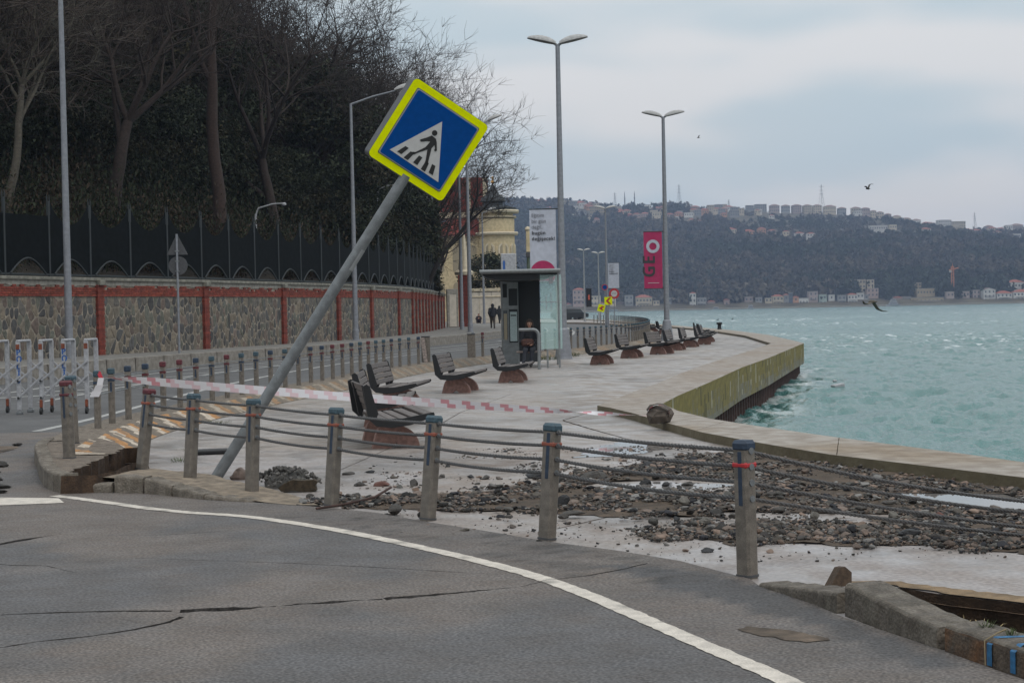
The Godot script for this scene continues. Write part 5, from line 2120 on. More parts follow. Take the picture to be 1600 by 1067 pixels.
# ---------------------------------------------------------------- wooded bank behind the wall
func wall_x(z: float) -> float:
	for i in WALL.size() - 1:
		if z <= WALL[i].y and z >= WALL[i + 1].y:
			return lerpf(WALL[i].x, WALL[i + 1].x, (z - WALL[i].y) / (WALL[i + 1].y - WALL[i].y))
	return WALL[0].x - (z - WALL[0].y) * 0.25 if z > WALL[0].y else lerpf(-5.15, -16.0, clampf((-126.0 - z) / 30.0, 0, 1))


func bank_y(x: float, z: float) -> float:
	var d := maxf(0.0, wall_x(z) - 0.35 - x)
	return 2.0 + 19.0 * (1.0 - exp(-d / 30.0)) * smoothstep(-230.0, -120.0, z) + 0.6 * road_noise.get_noise_2d(x * 0.6, z * 0.6) * minf(1.0, d * 0.3)


func make_bank() -> void:
	var mb := MB.new()
	var nz := 60
	var nx := 26
	var g := []
	for j in nz + 1:
		var z := lerpf(-22.0, -230.0, float(j) / nz)
		var row := []
		for i in nx + 1:
			var d := 110.0 * pow(float(i) / nx, 1.8)
			var x := wall_x(z) - 0.38 - d
			row.append(Vector3(x, bank_y(x, z), z))
		g.append(row)
	for j in nz:
		for i in nx:
			mb.quad(g[j][i + 1], g[j][i], g[j + 1][i], g[j + 1][i + 1])
	struct(mb, "wooded_bank", mats.forest_floor)
	var um := MB.new()
	um.colored = true
	var rr := RandomNumberGenerator.new()
	rr.seed = 606
	for k in 260:
		var p := Vector3(rr.randfn() * 0.5, absf(rr.randfn()) * 0.4, rr.randfn() * 0.5)
		var u := Vector3(rr.randfn(), rr.randfn() + 0.4, rr.randfn()).normalized() * rr.randf_range(0.06, 0.14)
		var w := Vector3(rr.randfn(), rr.randfn(), rr.randfn()).normalized() * 0.035
		um.col = Color(1, 1, 1) * rr.randf_range(0.6, 1.4)
		um.tri(p, p + u + w, p + u - w)
	var mm := MultiMesh.new()
	mm.transform_format = MultiMesh.TRANSFORM_3D
	mm.use_colors = true
	mm.mesh = um.mesh()
	mm.instance_count = 6500
	for i in mm.instance_count:
		var z := -rr.randf_range(46.0, 150.0)
		var x := wall_x(z) - 3.0 - 42.0 * pow(rr.randf(), 1.4)
		var s := rr.randf_range(0.7, 1.6)
		mm.set_instance_transform(i, Transform3D(Basis(UPV, rr.randf() * TAU).scaled(Vector3(s, s * rr.randf_range(0.7, 1.8), s)), Vector3(x, bank_y(x, z) - 0.1, z)))
		mm.set_instance_color(i, (Color(0.036, 0.042, 0.025) if rr.randf() < 0.6 else Color(0.060, 0.045, 0.032)) * rr.randf_range(0.6, 1.3))
	var uo := MultiMeshInstance3D.new()
	uo.name = numbered("undergrowth")
	uo.multimesh = mm
	uo.material_override = mats.tufts
	add_child(uo)
	tag(uo, "dark ivy and brambles covering the bank behind the fence", "", "", "stuff")


var twig_budget := 0

func branch(mb: MB, p: Vector3, dir: Vector3, length: float, r: float, level: int, most: int, r_rng: RandomNumberGenerator, droop: float, tone: Color) -> void:
	var segs: int = [6, 5, 4, 3, 2, 2][mini(level, 5)]
	var path := [p]
	var radii := [r]
	var d := dir
	var q := p
	var r_end := r * (0.42 if level > 0 else 0.5)
	var stations := []
	for s in segs:
		var wob: float = [0.10, 0.20, 0.26, 0.30, 0.34, 0.34][mini(level, 5)]
		d = (d + Vector3(r_rng.randf_range(-wob, wob), r_rng.randf_range(-wob, wob) + droop * (0.06 if level > 0 else 0.0), r_rng.randf_range(-wob, wob))).normalized()
		q = q + d * length / segs
		path.append(q)
		radii.append(lerpf(r, r_end, float(s + 1) / segs))
		stations.append([q, d, radii[radii.size() - 1]])
	mb.col = tone * r_rng.randf_range(0.8, 1.2)
	mb.tube(path, radii, [9, 6, 5, 3, 3, 3][mini(level, 5)], false)
	if level >= most:
		return
	var kids: int = [8, 7, 6, 6, 5, 4][mini(level, 5)]
	for k in kids:
		var at: int = segs - 1 if k < 2 else r_rng.randi_range(maxi(0, int(segs * (0.5 if level == 0 else 0.25))), segs - 1)
		var st: Array = stations[at]
		var side := Vector3(r_rng.randf_range(-1, 1), r_rng.randf_range(-0.35, 0.6), r_rng.randf_range(-1, 1))
		side = (side - st[1] * side.dot(st[1])).normalized()
		var nd: Vector3 = (st[1] * r_rng.randf_range(0.55, 0.95) + side * r_rng.randf_range(0.55, 1.0)).normalized()
		branch(mb, st[0], nd, length * r_rng.randf_range(0.46, 0.66), maxf(0.013, st[2] * r_rng.randf_range(0.5, 0.72)), level + 1, most, r_rng, droop, tone)


func bare_tree(called: String, label: String, at: Vector3, height: float, r: float, lean: Vector3, sd: int, most: int, tone: Color, group := "bare trees behind the wall", start := 0.52) -> Node3D:
	var t := thing(called, label, "tree", at, 0.0, group)
	var rr := RandomNumberGenerator.new()
	rr.seed = sd
	# trunk
	var tr := MB.new()
	tr.colored = true
	var path := []
	var radii := []
	var p := Vector3(0, -0.6, 0)
	var d := (UPV + lean * 0.6).normalized()
	var th := height * start
	for i in 9:
		path.append(p)
		radii.append(lerpf(r * 1.15, r * 0.66, i / 8.0) * (1.25 if i == 0 else 1.0))
		d = (d + lean * 0.10 + Vector3(rr.randf_range(-0.15, 0.15), 0.05, rr.randf_range(-0.15, 0.15))).normalized()
		p += d * (th + 0.6) / 8.0
	tr.col = tone
	tr.tube(path, radii, 11, false)
	put(tr, "trunk", mats.bark, t)
	var cr := MB.new()
	cr.colored = true
	for k in 6:
		var a := TAU * k / 6.0 + rr.randf_range(-0.4, 0.4)
		var i: int = 8 if k < 3 else rr.randi_range(5, 8)
		var nd := (d * rr.randf_range(0.6, 1.1) + Vector3(cos(a), rr.randf_range(0.1, 0.7), sin(a)) * rr.randf_range(0.5, 0.9)).normalized()
		branch(cr, path[i], nd, height * rr.randf_range(0.24, 0.34), r * 0.48, 1, most, rr, 1.0, tone)
	put(cr, "crown", mats.bark, t)
	return t


func leaf_crown(mb: MB, rr: RandomNumberGenerator, height: float, radius: float, clumps: int, per: int, leaf: float, conical: float) -> void:
	for c in clumps:
		var y := rr.randf()
		var rad := radius * pow(sin(clampf(y * 0.93 + 0.07, 0, 1) * PI), 0.55) * lerpf(1.0, 1.0 - y * 0.85, conical)
		var a := rr.randf() * TAU
		var rr2 := rad * sqrt(rr.randf_range(0.25, 1.0))
		var o := Vector3(cos(a) * rr2, height * (0.10 + 0.90 * y), sin(a) * rr2)
		var cs := radius * rr.randf_range(0.18, 0.34)
		var g := rr.randf_range(0.7, 1.35)
		var base := Color(0.036, 0.042, 0.026) if rr.randf() < 0.7 else Color(0.052, 0.046, 0.028)
		for k in per:
			var p := o + Vector3(rr.randfn(), rr.randfn() * 0.7, rr.randfn()) * cs * 0.55
			var u := Vector3(rr.randfn(), rr.randfn(), rr.randfn()).normalized() * leaf * rr.randf_range(0.6, 1.3)
			var w := Vector3(rr.randfn(), rr.randfn(), rr.randfn()).normalized() * leaf * 0.5
			mb.col = base * g * rr.randf_range(0.7, 1.3)
			mb.tri(p, p + u + w, p + u - w)


func evergreen(label: String, at: Vector3, height: float, radius: float, sd: int, clumps: int, per: int, leaf: float, conical := 0.25) -> Node3D:
	var t := thing("evergreen_tree", label, "tree", at, 0.0, "dark evergreens behind the wall")
	var rr := RandomNumberGenerator.new()
	rr.seed = sd
	var tr := MB.new()
	tr.colored = true
	tr.col = Color(0.07, 0.05, 0.038)
	tr.tube([Vector3(0, -0.8, 0), Vector3(0.1, height * 0.3, 0.05), Vector3(-0.1, height * 0.6, 0), Vector3(0, height * 0.9, 0)], [0.26, 0.2, 0.12, 0.03], 8, false)
	for k in 9:
		var y := height * rr.randf_range(0.15, 0.75)
		var a := rr.randf() * TAU
		tr.tube([Vector3(0, y, 0), Vector3(cos(a) * radius * 0.4, y + 0.5, sin(a) * radius * 0.4), Vector3(cos(a) * radius * 0.8, y + 0.7, sin(a) * radius * 0.8)], [0.08, 0.05, 0.02], 5, false)
	put(tr, "trunk", mats.bark, t)
	var cr := MB.new()
	cr.colored = true
	leaf_crown(cr, rr, height, radius, clumps, per, leaf, conical)
	put(cr, "crown", mats.leaf, t)
	return t


func on_bank(px: float, d: float) -> Vector3:
	var x := px * d
	return Vector3(x, bank_y(x, -d) if x < wall_x(-d) - 0.4 else PAVE_Y, -d)


func make_trees() -> void:
	var grey := Color(0.075, 0.060, 0.051)
	var brown := Color(0.066, 0.046, 0.039)
	bare_tree("plane_tree", "plane tree with a straight reddish trunk rising behind the scalloped fence", Vector3(-13.3, bank_y(-13.3, -76.0), -76.0), 21.0, 0.29, Vector3(-0.08, 0, 0), 11, 4, Color(0.075, 0.046, 0.037), "bare trees behind the wall", 0.62)
	bare_tree("plane_tree", "pale-barked plane tree bending over beside the tall lamp post", Vector3(-19.0, bank_y(-19.0, -62.0), -62.0), 13.0, 0.17, Vector3(0.26, 0, 0.0), 12, 4, Color(0.15, 0.13, 0.10), "bare trees behind the wall", 0.42)
	bare_tree("bare_tree", "bare tree with a red-brown trunk just behind the leaning sign pole", Vector3(-10.2, bank_y(-10.2, -99.0), -99.0), 19.0, 0.34, Vector3(0.06, 0, 0), 13, 4, brown)
	bare_tree("bare_tree", "dark tree leaning over the fence towards the cream villa", Vector3(-6.4, 2.0, -112.0), 12.0, 0.17, Vector3(0.40, 0, 0), 14, 4, Color(0.06, 0.05, 0.045), "bare trees behind the wall", 0.55)
	var spots := [[-0.135, 88.0, 20.0, "bare twiggy tree left of the sky gap, rising over the evergreens"], [-0.100, 106.0, 20.5, "tall bare tree whose crown stands against the sky above the sign"], [-0.068, 122.0, 22.0, "bare tree with a wide twiggy crown behind the sign panel"], [-0.052, 131.0, 21.0, "bare tree farthest along the wall, twigs thin against the sky"], [-0.125, 118.0, 23.5, "bare tree deep in the wood, its crown at the top of the picture"], [-0.165, 96.0, 21.0, "bare tree rising between the plane trunk and the evergreens"], [-0.24, 70.0, 17.5, "bare tree above the fence beside the straight plane trunk"], [-0.29, 74.0, 18.0, "bare brown tree at the edge of the wood, behind the tall lamp post"], [-0.045, 150.0, 15.0, "low bare tree beside the villa roof"]]
	var k := 0
	for s in spots:
		k += 1
		bare_tree("bare_tree", s[3], on_bank(s[0], s[1]), s[2], 0.32, Vector3(rng.randf_range(-0.16, 0.16), 0, rng.randf_range(-0.1, 0.1)), 30 + k, 4, grey if k % 2 == 0 else brown, "bare trees behind the wall", 0.26)
	# a tangle of further bare trees, copies of those above
	var src := []
	for c in get_children():
		if String(c.name).begins_with("bare_tree"):
			src.append(c)
	var more := [[-0.145, 96.0, 0.95], [-0.118, 96.0, 0.85], [-0.108, 112.0, 1.0], [-0.090, 102.0, 0.8], [-0.083, 118.0, 1.05], [-0.075, 108.0, 0.82], [-0.060, 126.0, 1.0], [-0.32, 100.0, 1.0], [-0.23, 108.0, 1.0], [-0.15, 130.0, 1.1], [-0.055, 118.0, 0.75], [-0.046, 138.0, 0.9]]
	for i in more.size():
		var at := on_bank(more[i][0], more[i][1])
		if at.x > wall_x(at.z) - 1.0:
			at.x = wall_x(at.z) - 1.2
		var o := dup(src[1 + i % (src.size() - 2)], at, rng.randf() * TAU, "bare brown tree in the twiggy tangle behind the black fence", "bare trees behind the wall")
		o.scale = Vector3.ONE * more[i][2]
	# leafless shrubs: several stems from one foot
	var sp := []
	for i in 3:
		var st := thing("bare_shrub", "leafless many-stemmed shrub in the brown thicket behind the fence", "shrub", Vector3.ZERO, 0.0, "leafless shrubs behind the wall")
		var sr := RandomNumberGenerator.new()
		sr.seed = 400 + i
		var sm := MB.new()
		sm.colored = true
		for b in 9:
			var a := TAU * b / 9.0
			branch(sm, Vector3(cos(a) * 0.2, -0.3, sin(a) * 0.2), Vector3(cos(a) * 0.5, 1.0, sin(a) * 0.5).normalized(), 4.2, 0.055, 1, 4, sr, 1.0, Color(0.085, 0.062, 0.05))
		put(sm, "stems", mats.bark, st)
		sp.append(st)
	var m := 0
	for i in 30:
		var at := on_bank(lerpf(-0.36, -0.075, i / 29.0), 62.0 + i * 1.9 + 9.0 * (i % 3))
		if at.x > wall_x(at.z) - 1.5:
			continue
		var o: Node3D = sp[m] if m < 3 else dup(sp[m % 3], at, rng.randf() * TAU, "leafless many-stemmed shrub in the brown thicket behind the fence")
		o.position = at
		o.scale = Vector3.ONE * rng.randf_range(0.9, 1.7)
		m += 1
	var protos := [
		evergreen("", Vector3.ZERO, 10.0, 3.6, 51, 115, 190, 0.17, 0.2),
		evergreen("", Vector3.ZERO, 12.0, 3.2, 52, 115, 190, 0.17, 0.5),
		evergreen("", Vector3.ZERO, 6.0, 3.2, 53, 80, 190, 0.15, 0.1)]
	var ev := []
	for i in 15:
		ev.append([lerpf(-0.335, -0.075, i / 14.0), 78.0 + 26.0 * float((i * 5) % 4) / 3.0 + i * 1.6, i % 2, rng.randf_range(0.95, 1.25)])
	for i in 17:
		ev.append([lerpf(-0.36, -0.060, i / 16.0), 71.0 + i * 2.6, 2, rng.randf_range(0.9, 1.3)])
	for i in 12:
		ev.append([lerpf(-0.36, -0.12, i / 11.0), 118.0 + 10.0 * (i % 3), i % 2, rng.randf_range(1.15, 1.5)])
	for i in 16:
		ev.append([lerpf(-0.40, -0.10, i / 15.0), 57.0 + i * 2.6 + 3.0, 2, rng.randf_range(0.7, 1.0)])
	for i in 14:
		ev.append([lerpf(-0.40, -0.12, i / 13.0), 66.0 + i * 3.0, 2, rng.randf_range(0.9, 1.2)])
	var used := [false, false, false]
	var n := 0
	for e in ev:
		n += 1
		var at := on_bank(e[0], e[1])
		if at.x > wall_x(at.z) - 2.2:
			continue
		var lab: String = ["broad dark evergreen in the dense wood behind the fence", "upright dark evergreen in the dense wood behind the fence", "low dark evergreen shrub filling the bank behind the fence"][e[2]]
		var o: Node3D
		if not used[e[2]]:
			used[e[2]] = true
			o = protos[e[2]]
			o.position = at
			o.set_meta("label", lab)
		else:
			o = dup(protos[e[2]], at, rng.randf() * TAU, lab)
		o.scale = Vector3.ONE * e[3]
	var cy := evergreen("dark pointed cypress at the end of the fence, before the villa", Vector3(-5.6, 2.0, -118.0), 7.5, 1.1, 71, 60, 80, 0.20, 0.8)
	var sh := evergreen("round dark shrub in front of the cream villa, above the white wall", Vector3(-2.3, 2.9, -168.0), 4.2, 2.6, 72, 50, 90, 0.26, 0.0)


# ---------------------------------------------------------------- street lamps, banners, traffic signs
func lamp_head(parent: Node, at: Vector3, dir: Vector3, l: float) -> void:
	var side := dir.cross(UPV).normalized()
	var up := side.cross(dir).normalized()
	var top := MB.new()
	var bot := MB.new()
	var rings := []
	for i in 9:
		var t := i / 8.0
		var w := 0.21 * pow(sin(clampf(t * 0.86 + 0.10, 0, 1) * PI), 0.6)
		var hgt := 0.19 * pow(sin(clampf(t * 0.86 + 0.10, 0, 1) * PI), 0.7)
		var row := []
		for k in 9:
			var a := PI * k / 8.0
			row.append(at + dir * l * t + side * w * cos(a) + up * hgt * sin(a))
		rings.append(row)
	for i in 8:
		for k in 8:
			top.out_tri(rings[i][k], rings[i + 1][k], rings[i + 1][k + 1], at + dir * l * 0.5)
			top.out_tri(rings[i][k], rings[i + 1][k + 1], rings[i][k + 1], at + dir * l * 0.5)
		bot.quad(rings[i][8] - up * 0.02, rings[i + 1][8] - up * 0.02, rings[i + 1][0] - up * 0.02, rings[i][0] - up * 0.02)
		bot.quad(rings[i][0], rings[i + 1][0], rings[i + 1][0] - up * 0.02, rings[i][0] - up * 0.02)
		bot.quad(rings[i + 1][8], rings[i][8], rings[i][8] - up * 0.02, rings[i + 1][8] - up * 0.02)
	var h := put(top, "lamp_head", mats.lamp_shell, parent)
	put(bot, "lens", mats.lamp_under, h)


func lamp_post(label: String, at: Vector3, height: float, r0: float, r1: float, m: Material, arms: Array, cone := false) -> Node3D:
	var t := thing("street_lamp", label, "street lamp", at, 0.0, "street lamps")
	var mb := MB.new()
	mb.tube([Vector3(0, 0, 0), Vector3(0, height * 0.33, 0), Vector3(0, height * 0.66, 0), Vector3(0, height, 0)], [r0, lerpf(r0, r1, 0.33), lerpf(r0, r1, 0.66), r1], 14)
	put(mb, "pole", m, t)
	var cm := MB.new()
	if cone:
		cm.lathe([Vector2(r0 * 2.3, 0.0), Vector2(r0 * 2.15, 0.08), Vector2(r0 * 1.35, 1.0), Vector2(r0 * 1.0, 1.06)], 16)
	else:
		cm.lathe([Vector2(r0 * 1.7, 0.0), Vector2(r0 * 1.7, 0.03), Vector2(r0 * 1.15, 0.05), Vector2(r0 * 1.15, 0.5), Vector2(r0, 0.52)], 14)
	put(cm, "base", m, t)
	for a in arms:   # [direction, arm length, rise, head length]
		var d: Vector3 = a[0].normalized()
		var end: Vector3 = Vector3(0, height, 0) + d * a[1] + UPV * a[2]
		var am := MB.new()
		am.tube([Vector3(0, height - 0.05, 0), Vector3(0, height, 0) + d * a[1] * 0.5 + UPV * a[2] * 0.55, end], [r1 * 0.8, r1 * 0.65, r1 * 0.55], 8)
		put(am, "arm", m, t)
		lamp_head(t, end - d * 0.05, (d + UPV * (0.22 if a[1] < 0.5 else a[2] / maxf(a[1], 0.1))).normalized(), a[3])
	return t


func text_part(parent: Node, s: String, size: float, at: Vector3, m: Material, turn := Vector3.ZERO, bold := false) -> MeshInstance3D:
	var f := SystemFont.new()
	f.font_names = PackedStringArray(["Droid Sans"])
	f.font_weight = 700 if bold else 400
	var tm := TextMesh.new()
	tm.text = s
	tm.font = f
	tm.font_size = 64
	tm.pixel_size = size / 64.0
	tm.depth = 0.006
	tm.horizontal_alignment = HORIZONTAL_ALIGNMENT_LEFT
	tm.vertical_alignment = VERTICAL_ALIGNMENT_BOTTOM
	var o := MeshInstance3D.new()
	o.mesh = tm
	o.material_override = m
	o.name = "lettering"
	o.position = at
	o.rotation = turn
	parent.add_child(o, true)
	return o


func cloth(parent: Node, w: float, h: float, m: Material, wave: float) -> MeshInstance3D:
	# hung cloth: slight ripples, hem tubes above and below
	var mb := MB.new()
	var nx := 10
	var ny := 24
	for i in nx:
		for j in ny:
			var q := []
			for c in [[0, 0], [1, 0], [1, 1], [0, 1]]:
				var u := float(i + c[0]) / nx
				var v := float(j + c[1]) / ny
				q.append(Vector3(-w * 0.5 + w * u, h * v, wave * sin(u * 7.0 + v * 2.0) * sin(v * PI)))
			mb.quad(q[0], q[1], q[2], q[3])
	return put(mb, "cloth", m, parent)


func disc_pts(cx: float, cy: float, r: float, n := 28, a0 := 0.0, a1 := TAU) -> Array:
	var o := []
	for k in n + (0 if a1 - a0 >= TAU - 0.01 else 1):
		var a := a0 + (a1 - a0) * k / n
		o.append(cx + r * cos(a))
		o.append(cy + r * sin(a))
	return o


func ring_part(parent: Node, called: String, cx: float, cy: float, r0: float, r1: float, z: float, m: Material) -> void:
	var mb := MB.new()
	for k in 32:
		var a := TAU * k / 32
		var b := TAU * (k + 1) / 32
		var p := func(r: float, t: float, zz: float) -> Vector3: return Vector3(cx + r * cos(t), cy + r * sin(t), zz)
		mb.quad(p.call(r0, a, z), p.call(r1, a, z), p.call(r1, b, z), p.call(r0, b, z))
	put(mb, called, m, parent)


func bracket_arms(parent: Node, w: float, h: float) -> void:
	for y in [0.0, h]:
		var mb := MB.new()
		mb.tube([Vector3(-w * 0.5, y, 0), Vector3(w * 0.5 + 0.14, y, 0)], [0.018], 6)
		put(mb, "arm", mats.fence_iron, parent)


func make_lamps() -> void:
	lamp_post("tall grey lamp post in front of the stone wall, its head above the picture", Vector3(-14.31, PAVE_Y, -53.7), 13.4, 0.13, 0.07, mats.pole_grey, [[Vector3(1, 0, 0.2), 2.2, 0.4, 0.8]])
	lamp_post("grey lamp post with a long arm reaching behind the leaning sign", Vector3(-7.26, PAVE_Y, -77.3), 11.0, 0.13, 0.06, mats.pole_grey, [[Vector3(1, 0, 0), 2.1, 0.55, 0.95]])
	lamp_post("slim lamp post past the gate, its arm pointing to the sea beside the sign", Vector3(-2.46, PAVE_Y, -98.9), 12.0, 0.14, 0.06, mats.pole_grey, [[Vector3(1, 0, 0), 1.3, 0.5, 0.95]])
	lamp_post("tall slim lamp post by the brick gate pier, head showing over the sign edge", Vector3(-3.38, PAVE_Y, -113.2), 14.2, 0.13, 0.06, mats.pole_grey, [[Vector3(-1, 0, 0), 0.3, 0.2, 0.9], [Vector3(1, 0, 0), 0.3, 0.1, 0.9]])
	lamp_post("thin lamp post in front of the white wall", Vector3(-2.57, PAVE_Y, -156.0), 10.4, 0.12, 0.06, mats.pole_grey, [[Vector3(1, 0, 0), 0.6, 0.2, 0.8]])
	lamp_post("tall double-headed lamp post behind the bus shelter", Vector3(1.76, -0.012, -56.9), 10.7, 0.135, 0.075, mats.pole_grey, [[Vector3(-1, 0, 0.05), 0.12, 0.05, 0.98], [Vector3(1, 0, 0.05), 0.12, 0.05, 0.98]], true)
	lamp_post("double-headed lamp post that carries the magenta banner", Vector3(7.81, -0.012, -83.6), 11.2, 0.15, 0.08, mats.pole_grey, [[Vector3(-1, 0, 0.05), 0.14, 0.05, 1.0], [Vector3(1, 0, 0.05), 0.14, 0.05, 1.0]], true)
	lamp_post("small distant double lamp with a dark banner on its pole", Vector3(9.7, -0.012, -220.0), 9.3, 0.12, 0.06, mats.pole_light, [[Vector3(-1, 0, 0), 0.12, 0.05, 0.8], [Vector3(1, 0, 0), 0.12, 0.05, 0.8]])
	lamp_post("small distant double lamp directly behind the white-bannered pole", Vector3(11.2, -0.012, -212.0), 8.6, 0.12, 0.06, mats.pole_light, [[Vector3(-1, 0, 0), 0.12, 0.05, 0.8], [Vector3(1, 0, 0), 0.12, 0.05, 0.8]])
	lamp_post("distant tall lamp post with the small white banner", Vector3(8.65, -0.012, -150.0), 10.6, 0.15, 0.07, mats.pole_grey, [[Vector3(-1, 0, 0), 0.12, 0.05, 0.9], [Vector3(1, 0, 0), 0.12, 0.05, 0.9]])
	# small white garden lamps behind the wall
	for g in [[-11.9, -78.0, 6.9, 1.35, "white curved garden lamp showing above the fence beside the plane trunk"], [-8.0, -101.0, 9.4, 1.0, "white garden lamp with a bent arm behind the leaning sign pole"], [-6.0, -122.0, 6.6, 0.8, "low white garden lamp near the end of the fence"]]:
		var t := thing("garden_lamp", g[4], "lamp", Vector3(g[0], 2.0, g[1]), 0.0, "white lamps in the garden behind the wall")
		var mb := MB.new()
		mb.tube([Vector3(0, 0, 0), Vector3(0, g[2] - 2.5, 0), Vector3(0.15, g[2] - 2.2, 0), Vector3(g[3] * 0.6, g[2] - 2.02, 0), Vector3(g[3], g[2] - 2.0, 0)], [0.055, 0.055, 0.04, 0.035, 0.03], 8)
		put(mb, "pole", mats.barrier_white, t)
		var hm := MB.new()
		hm.xf = Transform3D(Basis.IDENTITY, Vector3(g[3], g[2] - 2.12, 0))
		hm.lathe([Vector2(0.0, 0.0), Vector2(0.10, 0.03), Vector2(0.11, 0.10), Vector2(0.04, 0.16), Vector2(0.0, 0.17)], 10)
		put(hm, "lamp_head", mats.barrier_white, t)

	# ---- banners
	var b := thing("banner", "tall white banner with Turkish lettering and a magenta disc, by the bus shelter", "banner", Vector3(1.13, 2.62, -56.9), 0.0, "banners on lamp posts")
	cloth(b, 0.9, 2.5, mats.banner_white, 0.015)
	bracket_arms(b, 0.9, 2.5)
	var lines := [["Eğitim", false], ["bir gün", false], ["değil,", false], ["bugün", true], ["değişecek!", true]]
	for i in 5:
		text_part(b, lines[i][0], 0.158, Vector3(-0.385, 2.19 - i * 0.20, 0.02), mats.text_dark if lines[i][1] else mats.text_grey, Vector3.ZERO, lines[i][1])
	plate(b, "magenta_disc", mats.banner_magenta, disc_pts(-0.02, 0.30, 0.44, 32, -0.60, PI + 0.60), 0.018, 0.004)
	var g := thing("banner", "magenta banner with GEO lettering on the lamp post beside the water", "banner", Vector3(7.17, 2.62, -83.55), 0.0, "banners on lamp posts")
	cloth(g, 0.92, 2.86, mats.banner_magenta, 0.015)
	bracket_arms(g, 0.92, 2.86)
	ring_part(g, "letter_o", 0.0, 2.12, 0.185, 0.335, 0.024, mats.banner_white)
	text_part(g, "E", 0.86, Vector3(0.31, 1.20, 0.02), mats.text_dark, Vector3(0, 0, PI / 2), true)
	text_part(g, "G", 0.86, Vector3(0.31, 0.55, 0.02), mats.text_dark, Vector3(0, 0, PI / 2), true)
	plate(g, "small_print", mats.sign_white, [-0.28, 0.27, 0.28, 0.27, 0.28, 0.295, -0.28, 0.295], 0.02)
	var w := thing("banner", "small far white banner with dark lettering above the red ring sign", "banner", Vector3(9.28, 3.45, -149.9), 0.0, "banners on lamp posts")
	cloth(w, 0.98, 2.3, mats.banner_white, 0.01)
	bracket_arms(w, 0.98, 2.3)
	for i in 5:
		text_part(w, lines[i][0], 0.155, Vector3(-0.4, 2.0 - i * 0.19, 0.02), mats.text_dark if lines[i][1] else mats.text_grey, Vector3.ZERO, lines[i][1])
	var dk := thing("banner", "narrow dark banner on the small distant double lamp", "banner", Vector3(10.3, 1.9, -219.9), 0.0, "banners on lamp posts")
	cloth(dk, 0.7, 2.4, mats.cloth_black, 0.01)
	plate(dk, "printed_figure", mats.brick, [-0.1, 0.9, 0.12, 0.95, 0.1, 1.5, 0.0, 1.65, -0.12, 1.4], 0.02)
	bracket_arms(dk, 0.7, 2.4)

	# ---- traffic signs
	var s := thing("road_sign_pair", "triangular and round road signs seen from behind on one pole before the wall", "sign", Vector3(-11.6, PAVE_Y, -57.9))
	var pm := MB.new()
	pm.tube([Vector3(0, 0, 0), Vector3(0, 4.15, 0)], [0.04], 10)
	put(pm, "pole", mats.pole_grey, s)
	plate(s, "triangle_plate", mats.sign_back, [-0.37, 3.43, 0.37, 3.43, 0.03, 4.1, -0.03, 4.1], -0.06, 0.02)
	plate(s, "round_plate", mats.sign_back, disc_pts(0.02, 3.05, 0.33), -0.06, 0.02)
	for y in [3.2, 2.85, 3.55]:
		var cm := MB.new()
		cm.box(Vector3(0, y, -0.01), Vector3(0.14, 0.05, 0.1), 0.01)
		put(cm, "clamp", mats.galv, s)
	var r := thing("ring_sign", "round red-ringed road sign under the small far banner", "sign", Vector3(9.05, -0.012, -146.0))
	var rp := MB.new()
	rp.tube([Vector3(0, 0, 0), Vector3(0, 3.4, 0)], [0.04], 8)
	put(rp, "pole", mats.pole_grey, r)
	plate(r, "white_disc", mats.sign_white, disc_pts(0.0, 2.95, 0.30), 0.045, 0.01)
	ring_part(r, "red_ring", 0.0, 2.95, 0.28, 0.46, 0.06, mats.red_band)
	text_part(r, "STOP", 0.16, Vector3(-0.2, 2.87, 0.06), mats.text_dark)
	var bs := thing("no_parking_sign", "small blue round sign with a red rim beside the far banner pole", "sign", Vector3(8.35, -0.012, -148.0))
	var bp := MB.new()
	bp.tube([Vector3(0, 0, 0), Vector3(0, 3.9, 0)], [0.035], 8)
	put(bp, "pole", mats.pole_grey, bs)
	plate(bs, "blue_disc", mats.sign_blue, disc_pts(0.0, 3.55, 0.22), 0.04, 0.01)
	ring_part(bs, "red_rim", 0.0, 3.55, 0.2, 0.27, 0.055, mats.red_band)
	var ch := thing("chevron_sign", "yellow square sign with a red chevron pointing along the bend", "sign", Vector3(7.65, -0.012, -131.0))
	var cp := MB.new()
	cp.tube([Vector3(0, 0, 0), Vector3(0, 2.5, 0)], [0.04], 8)
	put(cp, "pole", mats.pole_grey, ch)
	plate(ch, "yellow_board", mats.sign_yellow, [-0.31, 1.95, 0.31, 1.95, 0.31, 2.57, -0.31, 2.57], 0.045, 0.015)
	plate(ch, "red_chevron", mats.red_band, [-0.2, 2.26, 0.06, 2.52, 0.24, 2.52, 0.0, 2.26, 0.24, 2.0, 0.06, 2.0], 0.062, 0.006)
	var c2 := thing("chevron_sign", "tilted yellow and red chevron board half behind the upright chevron sign", "sign", Vector3(7.15, -0.012, -133.0))
	var c3 := MB.new()
	c3.tube([Vector3(0, 0, 0), Vector3(0, 1.9, 0)], [0.04], 8)
	put(c3, "pole", mats.pole_grey, c2)
	plate(c2, "yellow_board", mats.sign_yellow, [-0.3, 1.5, 0.25, 1.35, 0.4, 1.9, -0.15, 2.05], 0.045, 0.015)
	plate(c2, "red_chevron", mats.red_band, [-0.15, 1.7, 0.05, 1.55, 0.22, 1.5, 0.1, 1.68, 0.3, 1.82, 0.1, 1.86], 0.062, 0.006)
	# beacon pole near the shelter
	var cam := thing("camera_pole", "thin green pole with a cream box and a globe beside the white banner", "pole", Vector3(0.95, -0.012, -88.0))
	var gm := MB.new()
	gm.tube([Vector3(0, 0, 0), Vector3(0, 5.9, 0)], [0.10, 0.08], 8)
	put(gm, "pole", grain(mat(0.12, 0.16, 0.11, 0.7), 0.3, 1.0, 0.3), cam)
	var gb := MB.new()
